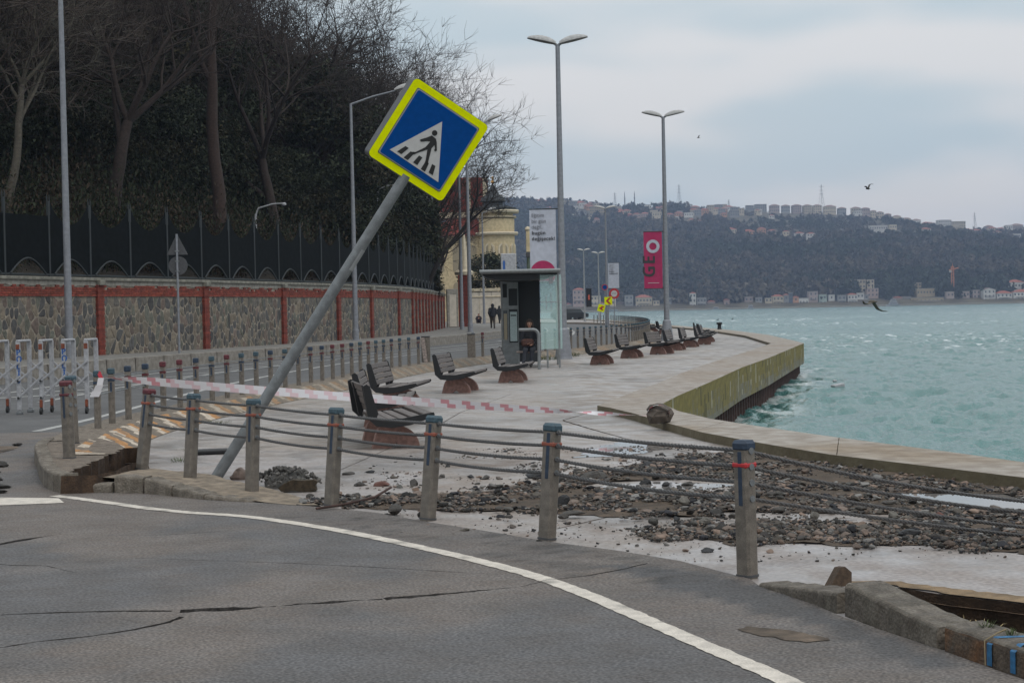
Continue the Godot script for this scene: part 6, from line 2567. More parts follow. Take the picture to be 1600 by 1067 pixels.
	gb.box(Vector3(0, 5.3, 0.0), Vector3(0.20, 1.1, 0.20), 0.02)
	put(gb, "box", mats.cream, cam)
	var gs := MB.new()
	gs.xf = Transform3D(Basis.IDENTITY, Vector3(0, 5.95, 0))
	gs.lathe([Vector2(0, -0.16), Vector2(0.11, -0.11), Vector2(0.16, 0), Vector2(0.11, 0.11), Vector2(0, 0.16)], 12)
	put(gs, "globe", mats.cream_trim, cam)
	var md := MB.new()
	md.box(Vector3(0, 4.6, 0.02), Vector3(0.24, 0.28, 0.24), 0.02)
	put(md, "dark_unit", mats.sign_back, cam)


# ---------------------------------------------------------------- police barrier
func make_police_barrier() -> void:
	var t := thing("police_barrier", "white folding lattice barrier marked POLIS across the side road", "barrier")
	var p0 := Vector3(-7.63, 0, -29.75)
	var step := Vector3(-0.415, 0, -0.03)
	var back := Vector3(0.02, 0, -0.62)
	for i in 5:
		var f := p0 + step * i
		for k in 2:
			var o := f + back * k
			var mb := MB.new()
			mb.box(o + Vector3(0, 0.69, 0), Vector3(0.082, 1.24, 0.05), 0.012)
			put(mb, "upright", mats.barrier_white, t)
		var tb := MB.new()
		tb.box(f + back * 0.5 + Vector3(0, 1.32, 0), Vector3(0.085, 0.04, 0.67), 0.01)
		put(tb, "top_bar", mats.barrier_white, t)
		var rf := MB.new()
		rf.box(f + Vector3(0, 1.21, 0.027), Vector3(0.066, 0.10, 0.008), 0.002)
		put(rf, "orange_reflector", mats.orange_plastic, t)
		if i % 2 == 1:
			for c in 5:
				text_part(t, "POLİS"[c], 0.15, f + Vector3(-0.035 if c != 3 else -0.015, 1.03 - c * 0.125, 0.028), mats.police_blue, Vector3.ZERO, true)
		if i % 2 == 0:
			for k in 2:
				var o := f + back * k + Vector3(0.0, 0, 0.02)
				var bm := MB.new()
				bm.box(o + Vector3(0, 0.19, 0.035), Vector3(0.05, 0.14, 0.05), 0.01)
				var cs := put(bm, "caster_fork", mats.orange_plastic, t)
				var wm := MB.new()
				wm.tube([o + Vector3(-0.02, 0.06, 0.035), o + Vector3(0.02, 0.06, 0.035)], [0.06], 16)
				put(wm, "caster_wheel", mats.rubber, cs)
		else:
			for k in 2:
				var fm := MB.new()
				fm.box(f + back * k + Vector3(0, 0.03, 0), Vector3(0.11, 0.06, 0.09), 0.01)
				put(fm, "foot", mats.galv, t)
		# scissor bars to the next uprights, on both faces
		for k in 2:
			for q in [[0.92, 0.60], [0.66, 0.30]]:
				for dirn in [k]:
					var y0: float = q[dirn]
					var y1: float = q[1 - dirn]
					var a := f + back * k + Vector3(0, y0, 0.05 if dirn == 0 else -0.05)
					var b := a + step * 1.0
					b.y = y1
					var dd := (b - a).normalized()
					var bas := Basis(dd, dd.cross(Vector3(0, 0, 1)).normalized() * -1.0, Vector3(0, 0, 1))
					var sm := MB.new()
					sm.box((a + b) * 0.5, Vector3(a.distance_to(b) + 0.1, 0.036, 0.02), 0.005, bas.orthonormalized())
					put(sm, "lattice_bar", mats.barrier_white, t)
					var bo := MB.new()
					bo.tube([b + Vector3(0, 0, -0.02), b + Vector3(0, 0, 0.02)], [0.02], 8)
					put(bo, "pivot", mats.rubber, t)


# ---------------------------------------------------------------- bus shelter
func make_shelter() -> void:
	var t := thing("bus_shelter", "glass and steel bus shelter with a timetable totem and dark back panel", "bus shelter", Vector3(0, -0.012, 0))
	var tot := Node3D.new()
	tot.name = "timetable_totem"
	t.add_child(tot)
	tot.position = Vector3(-0.05, 0, -51.0)
	tot.rotation.y = 0.18
	var mb := MB.new()
	mb.box(Vector3(0, 1.38, 0), Vector3(0.52, 2.76, 0.20), 0.02)
	put(mb, "pillar", mats.shelter_steel, tot)
	for q in [[-0.16, 0.13, 2.30, 0.42, mats.shelter_dark], [0.09, 0.27, 2.10, 0.52, mats.shelter_dark], [-0.16, 0.13, 1.25, 0.88, mats.window_dark], [0.09, 0.27, 1.22, 1.02, mats.shelter_dark]]:
		var pm := MB.new()
		pm.box(Vector3(q[0], q[2], 0.105), Vector3(q[1], q[3], 0.012), 0.004)
		put(pm, "panel", q[4], tot)
	for q in [[0.09, 0.22, 1.20, 0.90, mats.notice], [-0.16, 0.10, 1.2, 0.8, mats.window_cream]]:
		var nm := MB.new()
		nm.box(Vector3(q[0], q[2], 0.115), Vector3(q[1], q[3], 0.008), 0.003)
		put(nm, "notice_sheet", q[4], tot)
	plate(tot, "notice_heading", mats.fence_iron, [0.0, 1.52, 0.18, 1.52, 0.18, 1.56, 0.0, 1.56], 0.121, 0.002)
	var bx := MB.new()
	bx.box(Vector3(-0.03, 3.12, -0.05), Vector3(0.46, 0.62, 0.30), 0.02)
	var box := put(bx, "roof_box", mats.barrier_white, t)
	box.position = Vector3(-0.03, 0, -50.8)
	plate(box, "bus_emblem", mats.police_blue, [-0.20, 2.92, -0.13, 2.92, -0.13, 3.18, -0.165, 3.24, -0.20, 3.18], 0.105, 0.006)
	# roof: slab with rounded front bar
	var rm := MB.new()
	rm.box(Vector3(0.27, 2.80, -49.9), Vector3(2.3, 0.07, 3.5), 0.03)
	var roof := put(rm, "roof", mats.shelter_steel, t)
	for z in [-48.12, -51.7]:
		var em := MB.new()
		em.tube([Vector3(-0.9, 2.83, z), Vector3(1.44, 2.83, z)], [0.055], 10)
		put(em, "edge_bar", mats.shelter_steel, roof)
	var vm := MB.new()
	var arc := PackedVector2Array()
	for k in 13:
		var a := PI * k / 12.0
		arc.append(Vector2(0.27 + 1.1 * cos(a), 2.76 - 0.20 * sin(a)))
	vm.extrude(arc, -51.4, -48.4)
	put(vm, "ceiling", mats.shelter_dark, roof)
	# dark back panel
	var dm := MB.new()
	dm.box(Vector3(0.53, 1.62, -51.2), Vector3(0.70, 2.0, 0.06), 0.01)
	put(dm, "back_panel", mats.shelter_dark, t)
	for y in [1.0, 1.7]:
		pass
	var bp := MB.new()
	bp.box(Vector3(0.53, 0.36, -51.2), Vector3(0.70, 0.52, 0.04), 0.01)
	put(bp, "lower_panel", mats.window_dark, t)
	# glass pane at the sea end with steel feet
	var gm := MB.new()
	gm.box(Vector3(1.16, 1.63, -48.4), Vector3(0.62, 2.16, 0.012))
	var pane := put(gm, "glass_pane", mats.glass, t)
	for q in [[1.16, 1.92, 0.62, 0.016], [1.02, 1.92, 0.014, 0.4], [1.16, 1.95, 0.014, 0.5]]:
		var sm := MB.new()
		sm.box(Vector3(q[0], q[1], -48.39), Vector3(q[2], q[3], 0.004))
		put(sm, "etched_stripe", mats.barrier_white, pane)
	var g2 := MB.new()
	g2.box(Vector3(1.40, 1.55, -49.9), Vector3(0.012, 2.1, 2.6))
	put(g2, "side_pane", mats.glass, t)
	for p in [[1.03, -48.4, 0.55], [1.38, -48.4, 2.76], [1.40, -51.3, 2.76]]:
		var lm := MB.new()
		lm.box(Vector3(p[0], p[2] * 0.5, p[1]), Vector3(0.055, p[2], 0.05), 0.008)
		put(lm, "post", mats.shelter_steel, t)
	var nt := MB.new()
	nt.box(Vector3(1.17, 2.55, -48.37), Vector3(0.11, 0.2, 0.005))
	put(nt, "paper_notice", mats.barrier_white, pane)
	# hoop rail
	var hm := MB.new()
	var pts := [Vector3(0.20, 1.14, -47.3), Vector3(0.55, 1.14, -47.3)]
	for k in 7:
		var a := PI * 0.5 * k / 6.0
		pts.append(Vector3(0.60 + 0.16 * sin(a), 0.98 + 0.16 * cos(a), -47.3))
	pts.append(Vector3(0.76, 0.0, -47.3))
	hm.tube(pts, [0.045], 12)
	put(hm, "hoop_rail", mats.shelter_steel, t)
	var bm := MB.new()
	bm.box(Vector3(0.50, 0.46, -49.2), Vector3(0.75, 0.05, 0.42), 0.015)
	put(bm, "seat", mats.bench_worn, t)
	for x in [0.2, 0.8]:
		var lm := MB.new()
		lm.box(Vector3(x, 0.22, -49.2), Vector3(0.05, 0.44, 0.3), 0.008)
		put(lm, "seat_leg", mats.shelter_steel, t)


# ---------------------------------------------------------------- villa, white wall, gate
func arched(w: float, h: float) -> PackedVector2Array:
	var o := PackedVector2Array([Vector2(-w * 0.5, 0), Vector2(w * 0.5, 0)])
	for k in 13:
		var a := PI * k / 12.0
		o.append(Vector2(w * 0.5 * cos(a), h - w * 0.5 + w * 0.5 * sin(a)))
	return o


func make_villa() -> void:
	var v := thing("villa", "cream villa with an octagonal corner turret, red roofs and a dark dome", "villa", Vector3(-5.0, 0.3, -205.0))
	# main block behind, turret at its right-hand corner
	var mb := MB.new()
	mb.box(Vector3(-1.2, 5.3, -4.0), Vector3(9.0, 10.6, 9.0))
	put(mb, "main_block", mats.cream, v)
	var tm := MB.new()
	tm.xf = Transform3D(Basis(UPV, PI / 8.0), Vector3(3.4, 0, 0))
	tm.lathe([Vector2(2.35, 0), Vector2(2.35, 12.6)], 8)
	put(tm, "turret", mats.cream, v)
	for q in [[10.6, 2.75, 0.35], [12.7, 2.55, 0.2], [13.3, 2.9, 0.35], [6.5, 2.5, 0.25]]:
		var cm := MB.new()
		cm.xf = Transform3D(Basis(UPV, PI / 8.0), Vector3(3.4, q[0], 0))
		cm.lathe([Vector2(0.1, 0), Vector2(q[1], 0.0), Vector2(q[1] + 0.1, q[2] * 0.6), Vector2(q[1], q[2]), Vector2(0.1, q[2])], 8)
		put(cm, "cornice", mats.cream_trim, v)
	var um := MB.new()
	um.xf = Transform3D(Basis(UPV, PI / 8.0), Vector3(3.4, 12.9, 0))
	um.lathe([Vector2(2.2, 0), Vector2(2.2, 0.6)], 8)
	put(um, "upper_drum", mats.cream, v)
	var dm := MB.new()
	dm.xf = Transform3D(Basis.IDENTITY, Vector3(3.0, 13.6, 0))
	dm.lathe([Vector2(2.9, 0), Vector2(2.9, 0.35), Vector2(1.3, 0.6), Vector2(1.2, 1.0), Vector2(1.6, 1.15), Vector2(1.45, 1.6), Vector2(0.8, 2.1), Vector2(0.4, 2.7), Vector2(0.1, 3.3), Vector2(0.0, 3.4)], 16)
	var dome := put(dm, "dome", mats.dome, v)
	var fm := MB.new()
	fm.xf = Transform3D(Basis.IDENTITY, Vector3(3.0, 16.9, 0))
	fm.lathe([Vector2(0.05, 0), Vector2(0.28, 0.25), Vector2(0.05, 0.5), Vector2(0.18, 0.75), Vector2(0.0, 1.0)], 10)
	put(fm, "finial", mats.gold, dome)
	# windows: tall arched lights, each with a surround
	var wp := arched(0.95, 3.1)
	for k in 3:
		var a := -0.42 + k * PI / 4.0
		var out := Vector3(sin(a), 0, cos(a))
		for y in [6.3, 1.8]:
			var fr := MB.new()
			fr.xf = Transform3D(Basis(UPV, a), Vector3(3.4, y - 0.15, 0) + out * 2.2)
			fr.extrude(arched(1.3, 3.45), -0.1, 0.06)
			var fo := put(fr, "window", mats.cream_trim, v)
			var pm := MB.new()
			pm.xf = Transform3D(Basis(UPV, a), Vector3(3.4, y, 0) + out * 2.2)
			pm.extrude(wp, 0.0, 0.075)
			put(pm, "pane", mats.window_cream, fo)
			for q in [[0.0, 1.5, 0.05, 3.0], [0.0, 1.9, 0.95, 0.06]]:
				var bm := MB.new()
				bm.xf = pm.xf
				bm.box(Vector3(q[0], q[1], 0.085), Vector3(q[2], q[3], 0.02))
				put(bm, "glazing_bar", mats.cream_trim, fo)
	for k in 3:
		for y in [6.3, 1.8]:
			var pm := MB.new()
			pm.xf = Transform3D(Basis.IDENTITY, Vector3(-3.6 + k * 2.0, y, 0.5))
			pm.extrude(wp, 0.0, 0.06)
			put(pm, "window", mats.window_cream, v)
	# lower red roof and tall red block with white quoins
	var rm := MB.new()
	rm.tri(Vector3(-6.2, 10.6, 1.0), Vector3(1.8, 10.6, 1.0), Vector3(-2.0, 13.2, -4.0))
	rm.quad(Vector3(1.8, 10.6, 1.0), Vector3(3.8, 10.6, -8.8), Vector3(0.5, 13.2, -4.0), Vector3(-2.0, 13.2, -4.0))
	rm.quad(Vector3(-6.2, 10.6, 1.0), Vector3(-2.0, 13.2, -4.0), Vector3(-2.0, 13.2, -6.0), Vector3(-6.2, 10.6, -8.8))
	put(rm, "hip_roof", mats.red_roof, v)
	var bm := MB.new()
	bm.box(Vector3(-1.0, 15.6, -6.5), Vector3(6.6, 5.0, 5.0))
	put(bm, "brick_tower", mats.red_roof, v)
	for x in [-0.1, 2.0]:
		var qm := MB.new()
		qm.box(Vector3(x, 15.6, -3.96), Vector3(0.55, 4.9, 0.12))
		put(qm, "quoin", mats.cream_trim, v)
	var km := MB.new()
	km.box(Vector3(-1.3, 13.4, -3.9), Vector3(6.8, 0.7, 0.5))
	put(km, "string_course", mats.cream_trim, v)

	# white boundary wall, in rendered panels
	var w := thing("white_wall", "white rendered garden wall below the villa, behind the walkers", "wall", Vector3(-4.4, PAVE_Y, -166.0))
	for k in 5:
		var pm := MB.new()
		pm.box(Vector3(0.6 + k * 1.22, 1.55, 0), Vector3(1.19, 3.1, 0.3), 0.02)
		put(pm, "wall_panel", mats.white_wall, w)
	for y in [2.65, 3.32]:
		var cm := MB.new()
		cm.box(Vector3(3.05, y, 0.02), Vector3(6.3, 0.14 if y < 3 else 0.3, 0.42), 0.03)
		put(cm, "moulding", mats.cream_trim, w)
	# gate piers and a white door at the end of the stone wall
	var g := thing("gate_pier", "red brick gate pier with a pale cap at the end of the stone wall", "gate pier", Vector3(-3.75, PAVE_Y, -134.0))
	var gm := MB.new()
	gm.colored = true
	for c in 52:
		var t := rng.randf_range(0.8, 1.15)
		gm.col = Color(t, t, t)
		gm.box(Vector3(0, 0.04 + c * 0.08, 0), Vector3(1.0 if c % 2 == 0 else 0.97, 0.072, 1.0 if c % 2 == 0 else 0.97))
	put(gm, "brick_shaft", mats.brick, g).set_meta("kind", "stuff")
	var gi := MB.new()
	gi.box(Vector3(0, 2.08, 0), Vector3(0.94, 4.16, 0.94))
	put(gi, "core", mats.brick_joint, g)
	var gc := MB.new()
	gc.lathe([Vector2(0.75, 4.16), Vector2(0.78, 4.4), Vector2(0.5, 4.6), Vector2(0.32, 5.6), Vector2(0.12, 7.4), Vector2(0.0, 7.6)], 4)
	put(gc, "pointed_cap", mats.cream_trim, g)
	var dw := thing("garden_door", "white panelled door in a pale frame beside the brick gate pier", "door", Vector3(-4.62, PAVE_Y, -130.0), 0.5)
	var fm2 := MB.new()
	fm2.box(Vector3(0, 1.5, 0), Vector3(0.95, 3.0, 0.2), 0.02)
	put(fm2, "frame", mats.plaster, dw)
	var dm2 := MB.new()
	dm2.box(Vector3(0, 1.3, 0.08), Vector3(0.6, 2.5, 0.1), 0.02)
	put(dm2, "leaf", mats.white_wall, dw)


# ---------------------------------------------------------------- far shore
var RIDGE := pv([-800, 138.0, -311, 136.4, -186, 133.8, -75, 133.2, 27, 133.5, 82, 129.2, 129, 122.0, 200, 122.9, 263, 120.0, 318, 115.8, 389, 112.8, 436, 109.5, 475, 101.6, 515, 93.7, 554, 87.4, 593, 87.4, 633, 88.2, 751, 88.1, 869, 87.3, 1600, 86.0])
const SHORE := 1216.0
const CREST := 2050.0


func hill_y(x: float, z: float) -> float:
	var d := -z
	var t := (d - SHORE) / (CREST - SHORE)
	if t <= 0.0:
		return -0.4
	var e := RIDGE[0].y
	for i in RIDGE.size() - 1:
		if x >= RIDGE[i].x and x <= RIDGE[i + 1].x:
			e = lerpf(RIDGE[i].y, RIDGE[i + 1].y, (x - RIDGE[i].x) / (RIDGE[i + 1].x - RIDGE[i].x))
	return 0.6 + (e - 0.6) * pow(minf(t, 1.0), 0.9) - (0.06 * (d - CREST) if d > CREST else 0.0)


func make_far_shore() -> void:
	var mb := MB.new()
	var g := []
	var nz := 46
	var nx := 110
	for j in nz + 1:
		var d := SHORE + 1500.0 * pow(float(j) / nz, 1.25)
		var row := []
		for i in nx + 1:
			var x := lerpf(-780.0, 1560.0, float(i) / nx)
			var k := smoothstep(1240.0, 1400.0, d)
			row.append(Vector3(x, hill_y(x, -d) + 5.0 * k * road_noise.get_noise_2d(x * 0.06, d * 0.06) * (1.0 - smoothstep(1900.0, 2050.0, d)), -d))
		g.append(row)
	for j in nz:
		for i in nx:
			mb.quad(g[j][i], g[j][i + 1], g[j + 1][i + 1], g[j + 1][i])
	for i in nx:
		mb.quad(g[0][i] - UPV * 3.0, g[0][i + 1] - UPV * 3.0, g[0][i + 1], g[0][i])
	struct(mb, "far_hillside", mats.far_ground)
	var qm := MB.new()
	qm.quad(Vector3(-700, -2.0, -1214), Vector3(1400, -2.0, -1214), Vector3(1400, -0.2, -1214), Vector3(-700, -0.2, -1214))
	qm.quad(Vector3(-700, -0.2, -1214), Vector3(1400, -0.2, -1214), Vector3(1400, 0.65, -1236), Vector3(-700, 0.65, -1236))
	struct(qm, "far_quay", mats.concrete)

	var waterfront := [[50, 0.0, -1226, 9.0, 14.4, "pr"], [61, 0.0, -1226, 9.4, 9.0, "cf"], [75, 0.0, -1226, 4.2, 12.4, "cf"], [87, 0.0, -1226, 6.1, 8.9, "gf"], [98, 0.0, -1226, 12.3, 9.2, "cr"], [134, 0.0, -1226, 4.7, 10.3, "wr"], [140.5, 0.0, -1226, 7.0, 6.4, "gf"], [190, 0.0, -1226, 5.2, 5.4, "cf"], [197, 0.0, -1226, 8.0, 7.6, "cr"], [203, 0.0, -1226, 3.6, 8.0, "gr"], [206.3, 0.0, -1226, 2.6, 8.4, "df"], [210, 0.0, -1226, 4.2, 6.4, "sr"], [215.8, 0.0, -1226, 7.0, 4.9, "wf"], [223, 0.0, -1226, 6.6, 9.0, "kf"], [230, 0.0, -1226, 5.7, 7.0, "ef"], [244, 0.0, -1226, 6.1, 6.2, "gf"], [252, 0.0, -1226, 7.1, 7.5, "wr"], [307, 0.0, -1226, 23.6, 3.5, "bf"], [353, 0.0, -1226, 9.0, 9.2, "wg"], [364, 0.0, -1226, 11.4, 7.1, "wr"], [377, 0.0, -1226, 12.5, 7.8, "wr"], [159, 0.0, -1226, 4.2, 5.6, "pr"], [107, 0.0, -1226, 4.7, 5.2, "cf"]]
	var slope := [[266, 10.5, -1269, 9.8, 6.8, "cf"], [276, 11.3, -1275, 5.4, 5.9, "cf"], [269, 3.9, -1236, 8.5, 6.2, "pf"], [308, 8.1, -1257, 4.8, 5.8, "bf"], [309, 4.0, -1238, 13.8, 5.2, "bf"], [382, 8.0, -1257, 12.1, 6.8, "wr"], [387, 75.0, -1745, 18.8, 5.4, "wf"], [408, 77.1, -1769, 7.5, 4.8, "cf"], [433, 70.5, -1725, 7.3, 3.3, "wf"], [256, 72.5, -1689, 8.4, 5.8, "sr"], [265, 71.4, -1683, 8.4, 4.5, "pr"], [267, 66.7, -1651, 5.1, 3.8, "wf"], [277, 68.5, -1667, 6.4, 5.1, "cr"], [285, 63.8, -1635, 8.8, 6.9, "wr"], [294, 61.9, -1623, 8.1, 7.5, "wr"], [224, 73.0, -1687, 12.3, 5.8, "cr"], [240, 70.9, -1675, 12.9, 5.1, "sr"], [185, 95.0, -1843, 9.9, 4.2, "wf"], [198, 91.0, -1813, 7.4, 4.2, "cr"], [160, 92.5, -1827, 6.3, 2.8, "wf"], [206, 90.9, -1813, 6.3, 2.8, "gr"], [101, 106.6, -1907, 17.6, 9.5, "bf"], [126, 104.3, -1913, 10.3, 6.6, "sr"], [136, 100.5, -1887, 7.3, 5.8, "rr"], [145, 101.3, -1893, 8.0, 5.8, "pr"], [86, 93.3, -1801, 6.4, 6.9, "cf"], [93, 90.3, -1783, 7.5, 6.2, "pr"], [71, 100.9, -1845, 5.0, 3.5, "wf"], [155, 102.2, -1899, 10.2, 5.8, "pr"], [215, 107.7, -1941, 9.7, 6.0, "cr"], [226.5, 106.3, -1933, 10.4, 6.7, "sr"], [251, 106.3, -1941, 6.0, 4.5, "sf"], [168, 106.6, -1931, 8.9, 5.2, "cf"], [177, 115.5, -1997, 10.8, 4.6, "pr"], [46, 113.8, -1923, 8.9, 4.4, "pr"], [197, 105.4, -1919, 5.9, 4.4, "gf"], [565, 68.6, -1853, 8.6, 4.3, "wf"], [457, 43.5, -1527, 5.3, 2.9, "wf"], [557, 81.2, -1985, 10.7, 3.8, "pr"], [568, 76.5, -1935, 8.2, 3.7, "cr"]]
	var crest := [[38, 131.2, -2040, 17.3, 6.1, "pr"], [69, 128.8, -2040, 10.2, 6.3, "cf"], [87, 127.1, -2040, 12.6, 7.6, "gr"], [131, 120.7, -2040, 11.8, 5.4, "cf"], [168, 121.2, -2040, 11.8, 6.5, "wf"], [188, 121.4, -2040, 9.4, 4.2, "cr"], [215, 120.9, -2040, 8.6, 4.2, "wf"], [228, 120.3, -2040, 11.0, 5.3, "pr"], [260, 118.9, -2040, 14.1, 7.6, "cf"], [309, 115.3, -2040, 13.3, 11.1, "gf"], [325, 114.2, -2040, 12.6, 12.6, "kh"], [339, 113.7, -2040, 10.2, 12.1, "gh"], [353, 113.1, -2040, 11.0, 13.2, "kh"], [366, 112.5, -2040, 10.2, 13.4, "ch"], [378, 112.0, -2040, 10.2, 13.7, "ch"], [393, 111.2, -2040, 15.0, 13.4, "ch"], [408, 110.2, -2040, 10.2, 11.0, "gh"], [425, 109.0, -2040, 11.0, 12.6, "ch"], [437, 108.1, -2040, 10.2, 12.5, "kh"], [446.5, 106.4, -2040, 7.1, 10.1, "ch"], [455, 104.7, -2040, 8.4, 10.1, "ch"], [464, 102.7, -2040, 8.4, 9.5, "kh"], [475, 100.5, -2040, 10.2, 9.1, "ch"], [487, 98.2, -2040, 10.2, 8.1, "ch"], [499, 95.8, -2040, 11.0, 8.7, "wh"], [516, 92.5, -2040, 11.8, 7.7, "gh"], [534, 89.7, -2040, 16.0, 13.3, "wf"], [551, 87.1, -2040, 16.0, 14.0, "cf"], [623, 87.0, -2040, 14.1, 9.5, "kh"], [588, 86.5, -2040, 9.4, 8.4, "gh"], [610, 87.0, -2030, 7.9, 6.3, "wf"]]
	# the town thickens on the crest by the mosque and along the water
	var hr := RandomNumberGenerator.new()
	hr.seed = 321
	for i in 34:
		var z := -hr.randf_range(1880.0, 2035.0)
		var x := hr.randf_range(70.0, 300.0)
		slope.append([x, hill_y(x, z), z, hr.randf_range(6.0, 12.0), hr.randf_range(3.6, 6.6), ["cr", "pr", "wf", "sr", "gf", "cf", "wr"][hr.randi() % 7]])
	for i in 10:
		var z := -hr.randf_range(1760.0, 2030.0)
		var x := hr.randf_range(420.0, 640.0)
		slope.append([x, hill_y(x, z), z, hr.randf_range(6.0, 11.0), hr.randf_range(3.4, 5.6), ["cr", "wf", "pr", "cf"][hr.randi() % 4]])
	for x in [42, 66, 81, 116, 148, 176, 183, 237, 259, 262, 286, 293, 325, 337, 345, 388]:
		waterfront.append([x, 0.0, -1228 - hr.randf() * 6.0, hr.randf_range(4.5, 7.5), hr.randf_range(4.0, 8.0), ["cr", "wf", "pr", "gf", "wr", "kf"][hr.randi() % 6]])
	var keep := []
	for set_i in 3:
		var n := 0
		for h in [waterfront, slope, crest][set_i]:
			n += 1
			far_house(h, set_i)
			keep.append(h)

	# ---- the wooded slope: tufts of bare and evergreen crowns, one mass
	var tufts := []
	for k in 3:
		var tm := MB.new()
		tm.colored = true
		var rr := RandomNumberGenerator.new()
		rr.seed = 900 + k
		for i in 46:
			var p := Vector3(rr.randfn() * 0.42, rr.randf_range(0.05, 1.0), rr.randfn() * 0.42)
			p.x *= sin(clampf(p.y + 0.1, 0, 1) * PI) * 0.7 + 0.35
			p.z *= sin(clampf(p.y + 0.1, 0, 1) * PI) * 0.7 + 0.35
			var u := Vector3(rr.randfn(), rr.randfn() + 0.6, rr.randfn()).normalized() * rr.randf_range(0.25, 0.5)
			var w := Vector3(rr.randfn(), rr.randfn(), rr.randfn()).normalized() * rr.randf_range(0.12, 0.25)
			var t := rr.randf_range(0.75, 1.25)
			tm.col = Color(t, t, t)
			tm.tri(p - u * 0.5 - w, p - u * 0.5 + w, p + u * 0.5)
		tufts.append(tm.mesh())
	var zone := FastNoiseLite.new()
	zone.frequency = 0.006
	zone.fractal_octaves = 3
	zone.seed = 4
	var lists := [[], [], []]
	var cols := [[], [], []]
	var rr := RandomNumberGenerator.new()
	rr.seed = 77
	for i in 30000:
		var d := lerpf(1228.0, 2062.0, rr.randf())
		var u := rr.randf_range(-0.10, 0.37)
		var x := u * d
		var z := -d
		var nz2 := zone.get_noise_2d(x, z)
		# open ground near the crest at the right
		if d > 1640.0 and x > 250.0 and x < 430.0 and rr.randf() < 0.78:
			continue
		if d > 1700.0 and x > 400.0 and rr.randf() < 0.35:
			continue
		var skip := false
		for h in keep:
			if absf(x - h[0]) < h[3] * 0.5 + 3.0 and z < h[2] + (85.0 if h[2] < -1500 else (26.0 if h[2] < -1230 else 14.0)) and z > h[2] - 7.0:
				skip = true
				break
		if skip:
			continue
		if d > 2025.0 and rr.randf() < 0.35:
			continue
		var s := rr.randf_range(5.0, 9.5)
		if d > 1640.0 and x > 220.0:
			s *= 0.6
		if d > 1980.0:
			s *= 0.75
		var c := Color(0.052, 0.050, 0.042)
		if nz2 > 0.12:
			c = Color(0.030, 0.040, 0.026)
		elif nz2 < -0.28:
			c = Color(0.088, 0.076, 0.056)
		if nz2 > -0.1 and nz2 < 0.0:
			c = Color(0.085, 0.072, 0.055)
		if rr.randf() < 0.16:
			c = Color(0.022, 0.030, 0.022)
		var k := rr.randi() % 3
		var bas := Basis(UPV, rr.randf() * TAU).scaled(Vector3(s, s * rr.randf_range(0.9, 1.5), s))
		lists[k].append(Transform3D(bas, Vector3(x, hill_y(x, z) - 0.6, z)))
		cols[k].append(c * rr.randf_range(0.7, 1.3))
	for k in 3:
		var mm := MultiMesh.new()
		mm.transform_format = MultiMesh.TRANSFORM_3D
		mm.use_colors = true
		mm.mesh = tufts[k]
		mm.instance_count = lists[k].size()
		for i in lists[k].size():
			mm.set_instance_transform(i, lists[k][i])
			mm.set_instance_color(i, cols[k][i])
		var o := MultiMeshInstance3D.new()
		o.name = numbered("far_wood")
		o.multimesh = mm
		o.material_override = mats.far_forest
		add_child(o)
		tag(o, "bluish brown wood covering the far hillside", "", "", "stuff")

	# ---- pylons, mosque, crane, boats
	for p in [[130, 121.2, 22.4, "hazy lattice pylon beside the far mosque"], [209, 121.7, 30.4, "lattice pylon rising just past the magenta banner's pole"], [270, 118.8, 13.3, "short T-shaped pylon on the far crest"], [384, 112.3, 36.3, "tallest lattice pylon, among the row of crest blocks"], [572, 86.8, 23.5, "lattice pylon at the low end of the far crest"]]:
		pylon(p)
	var ms := thing("mosque", "small far mosque with a dome and two thin minarets on the crest", "mosque", Vector3(148, 121.0, -2044))
	var bm := MB.new()
	bm.box(Vector3(0, 2.5, 0), Vector3(11, 5, 10))
	put(bm, "hall", mats.plaster, ms)
	var dm := MB.new()
	dm.xf = Transform3D(Basis.IDENTITY, Vector3(0, 5, 0))
	dm.lathe([Vector2(4.6, 0), Vector2(4.4, 1.6), Vector2(3.2, 3.2), Vector2(1.4, 4.2), Vector2(0, 4.6)], 14)
	put(dm, "dome", mats.pole_light, ms)
	for x in [-6.0, 6.0]:
		var mm2 := MB.new()
		mm2.xf = Transform3D(Basis.IDENTITY, Vector3(x, 0, 0))
		mm2.lathe([Vector2(0.9, 0), Vector2(0.7, 14), Vector2(1.0, 14.4), Vector2(1.0, 15.2), Vector2(0.6, 15.4), Vector2(0.5, 20.0), Vector2(0.0, 24.2)], 8)
		put(mm2, "minaret", mats.pole_grey, ms)
	var wm := thing("minaret", "slim white tower standing alone on the far slope", "tower", Vector3(301.6, 58.5, -1605.0))
	var wt := MB.new()
	wt.lathe([Vector2(0.9, 0), Vector2(0.8, 5.0), Vector2(1.1, 5.3), Vector2(0.8, 6.0), Vector2(0.0, 8.0)], 8)
	put(wt, "shaft", mats.barrier_white, wm)
	var cr := thing("tower_crane", "orange tower crane on the far waterfront", "crane", Vector3(331.2, 0.5, -1246.0))
	var cm := MB.new()
	for sx in [-0.8, 0.8]:
		for sz in [-0.8, 0.8]:
			cm.box(Vector3(sx, 13.5, sz), Vector3(0.35, 27, 0.35))
	for k in 12:
		cm.tube([Vector3(-0.8, k * 2.25, 0.8), Vector3(0.8, (k + 1) * 2.25, 0.8)], [0.14], 4)
	put(cm, "mast", mats.crane, cr)
	var jm := MB.new()
	jm.tube([Vector3(-2.6, 24.2, 0), Vector3(4.4, 25.8, 0)], [0.5], 4)
	put(jm, "jib", mats.crane, cr)
	var cb := MB.new()
	cb.box(Vector3(-1.6, 23.4, 0), Vector3(1.6, 1.6, 1.6), 0.1)
	put(cb, "cab", mats.lamp_shell, cr)
	var tp := MB.new()
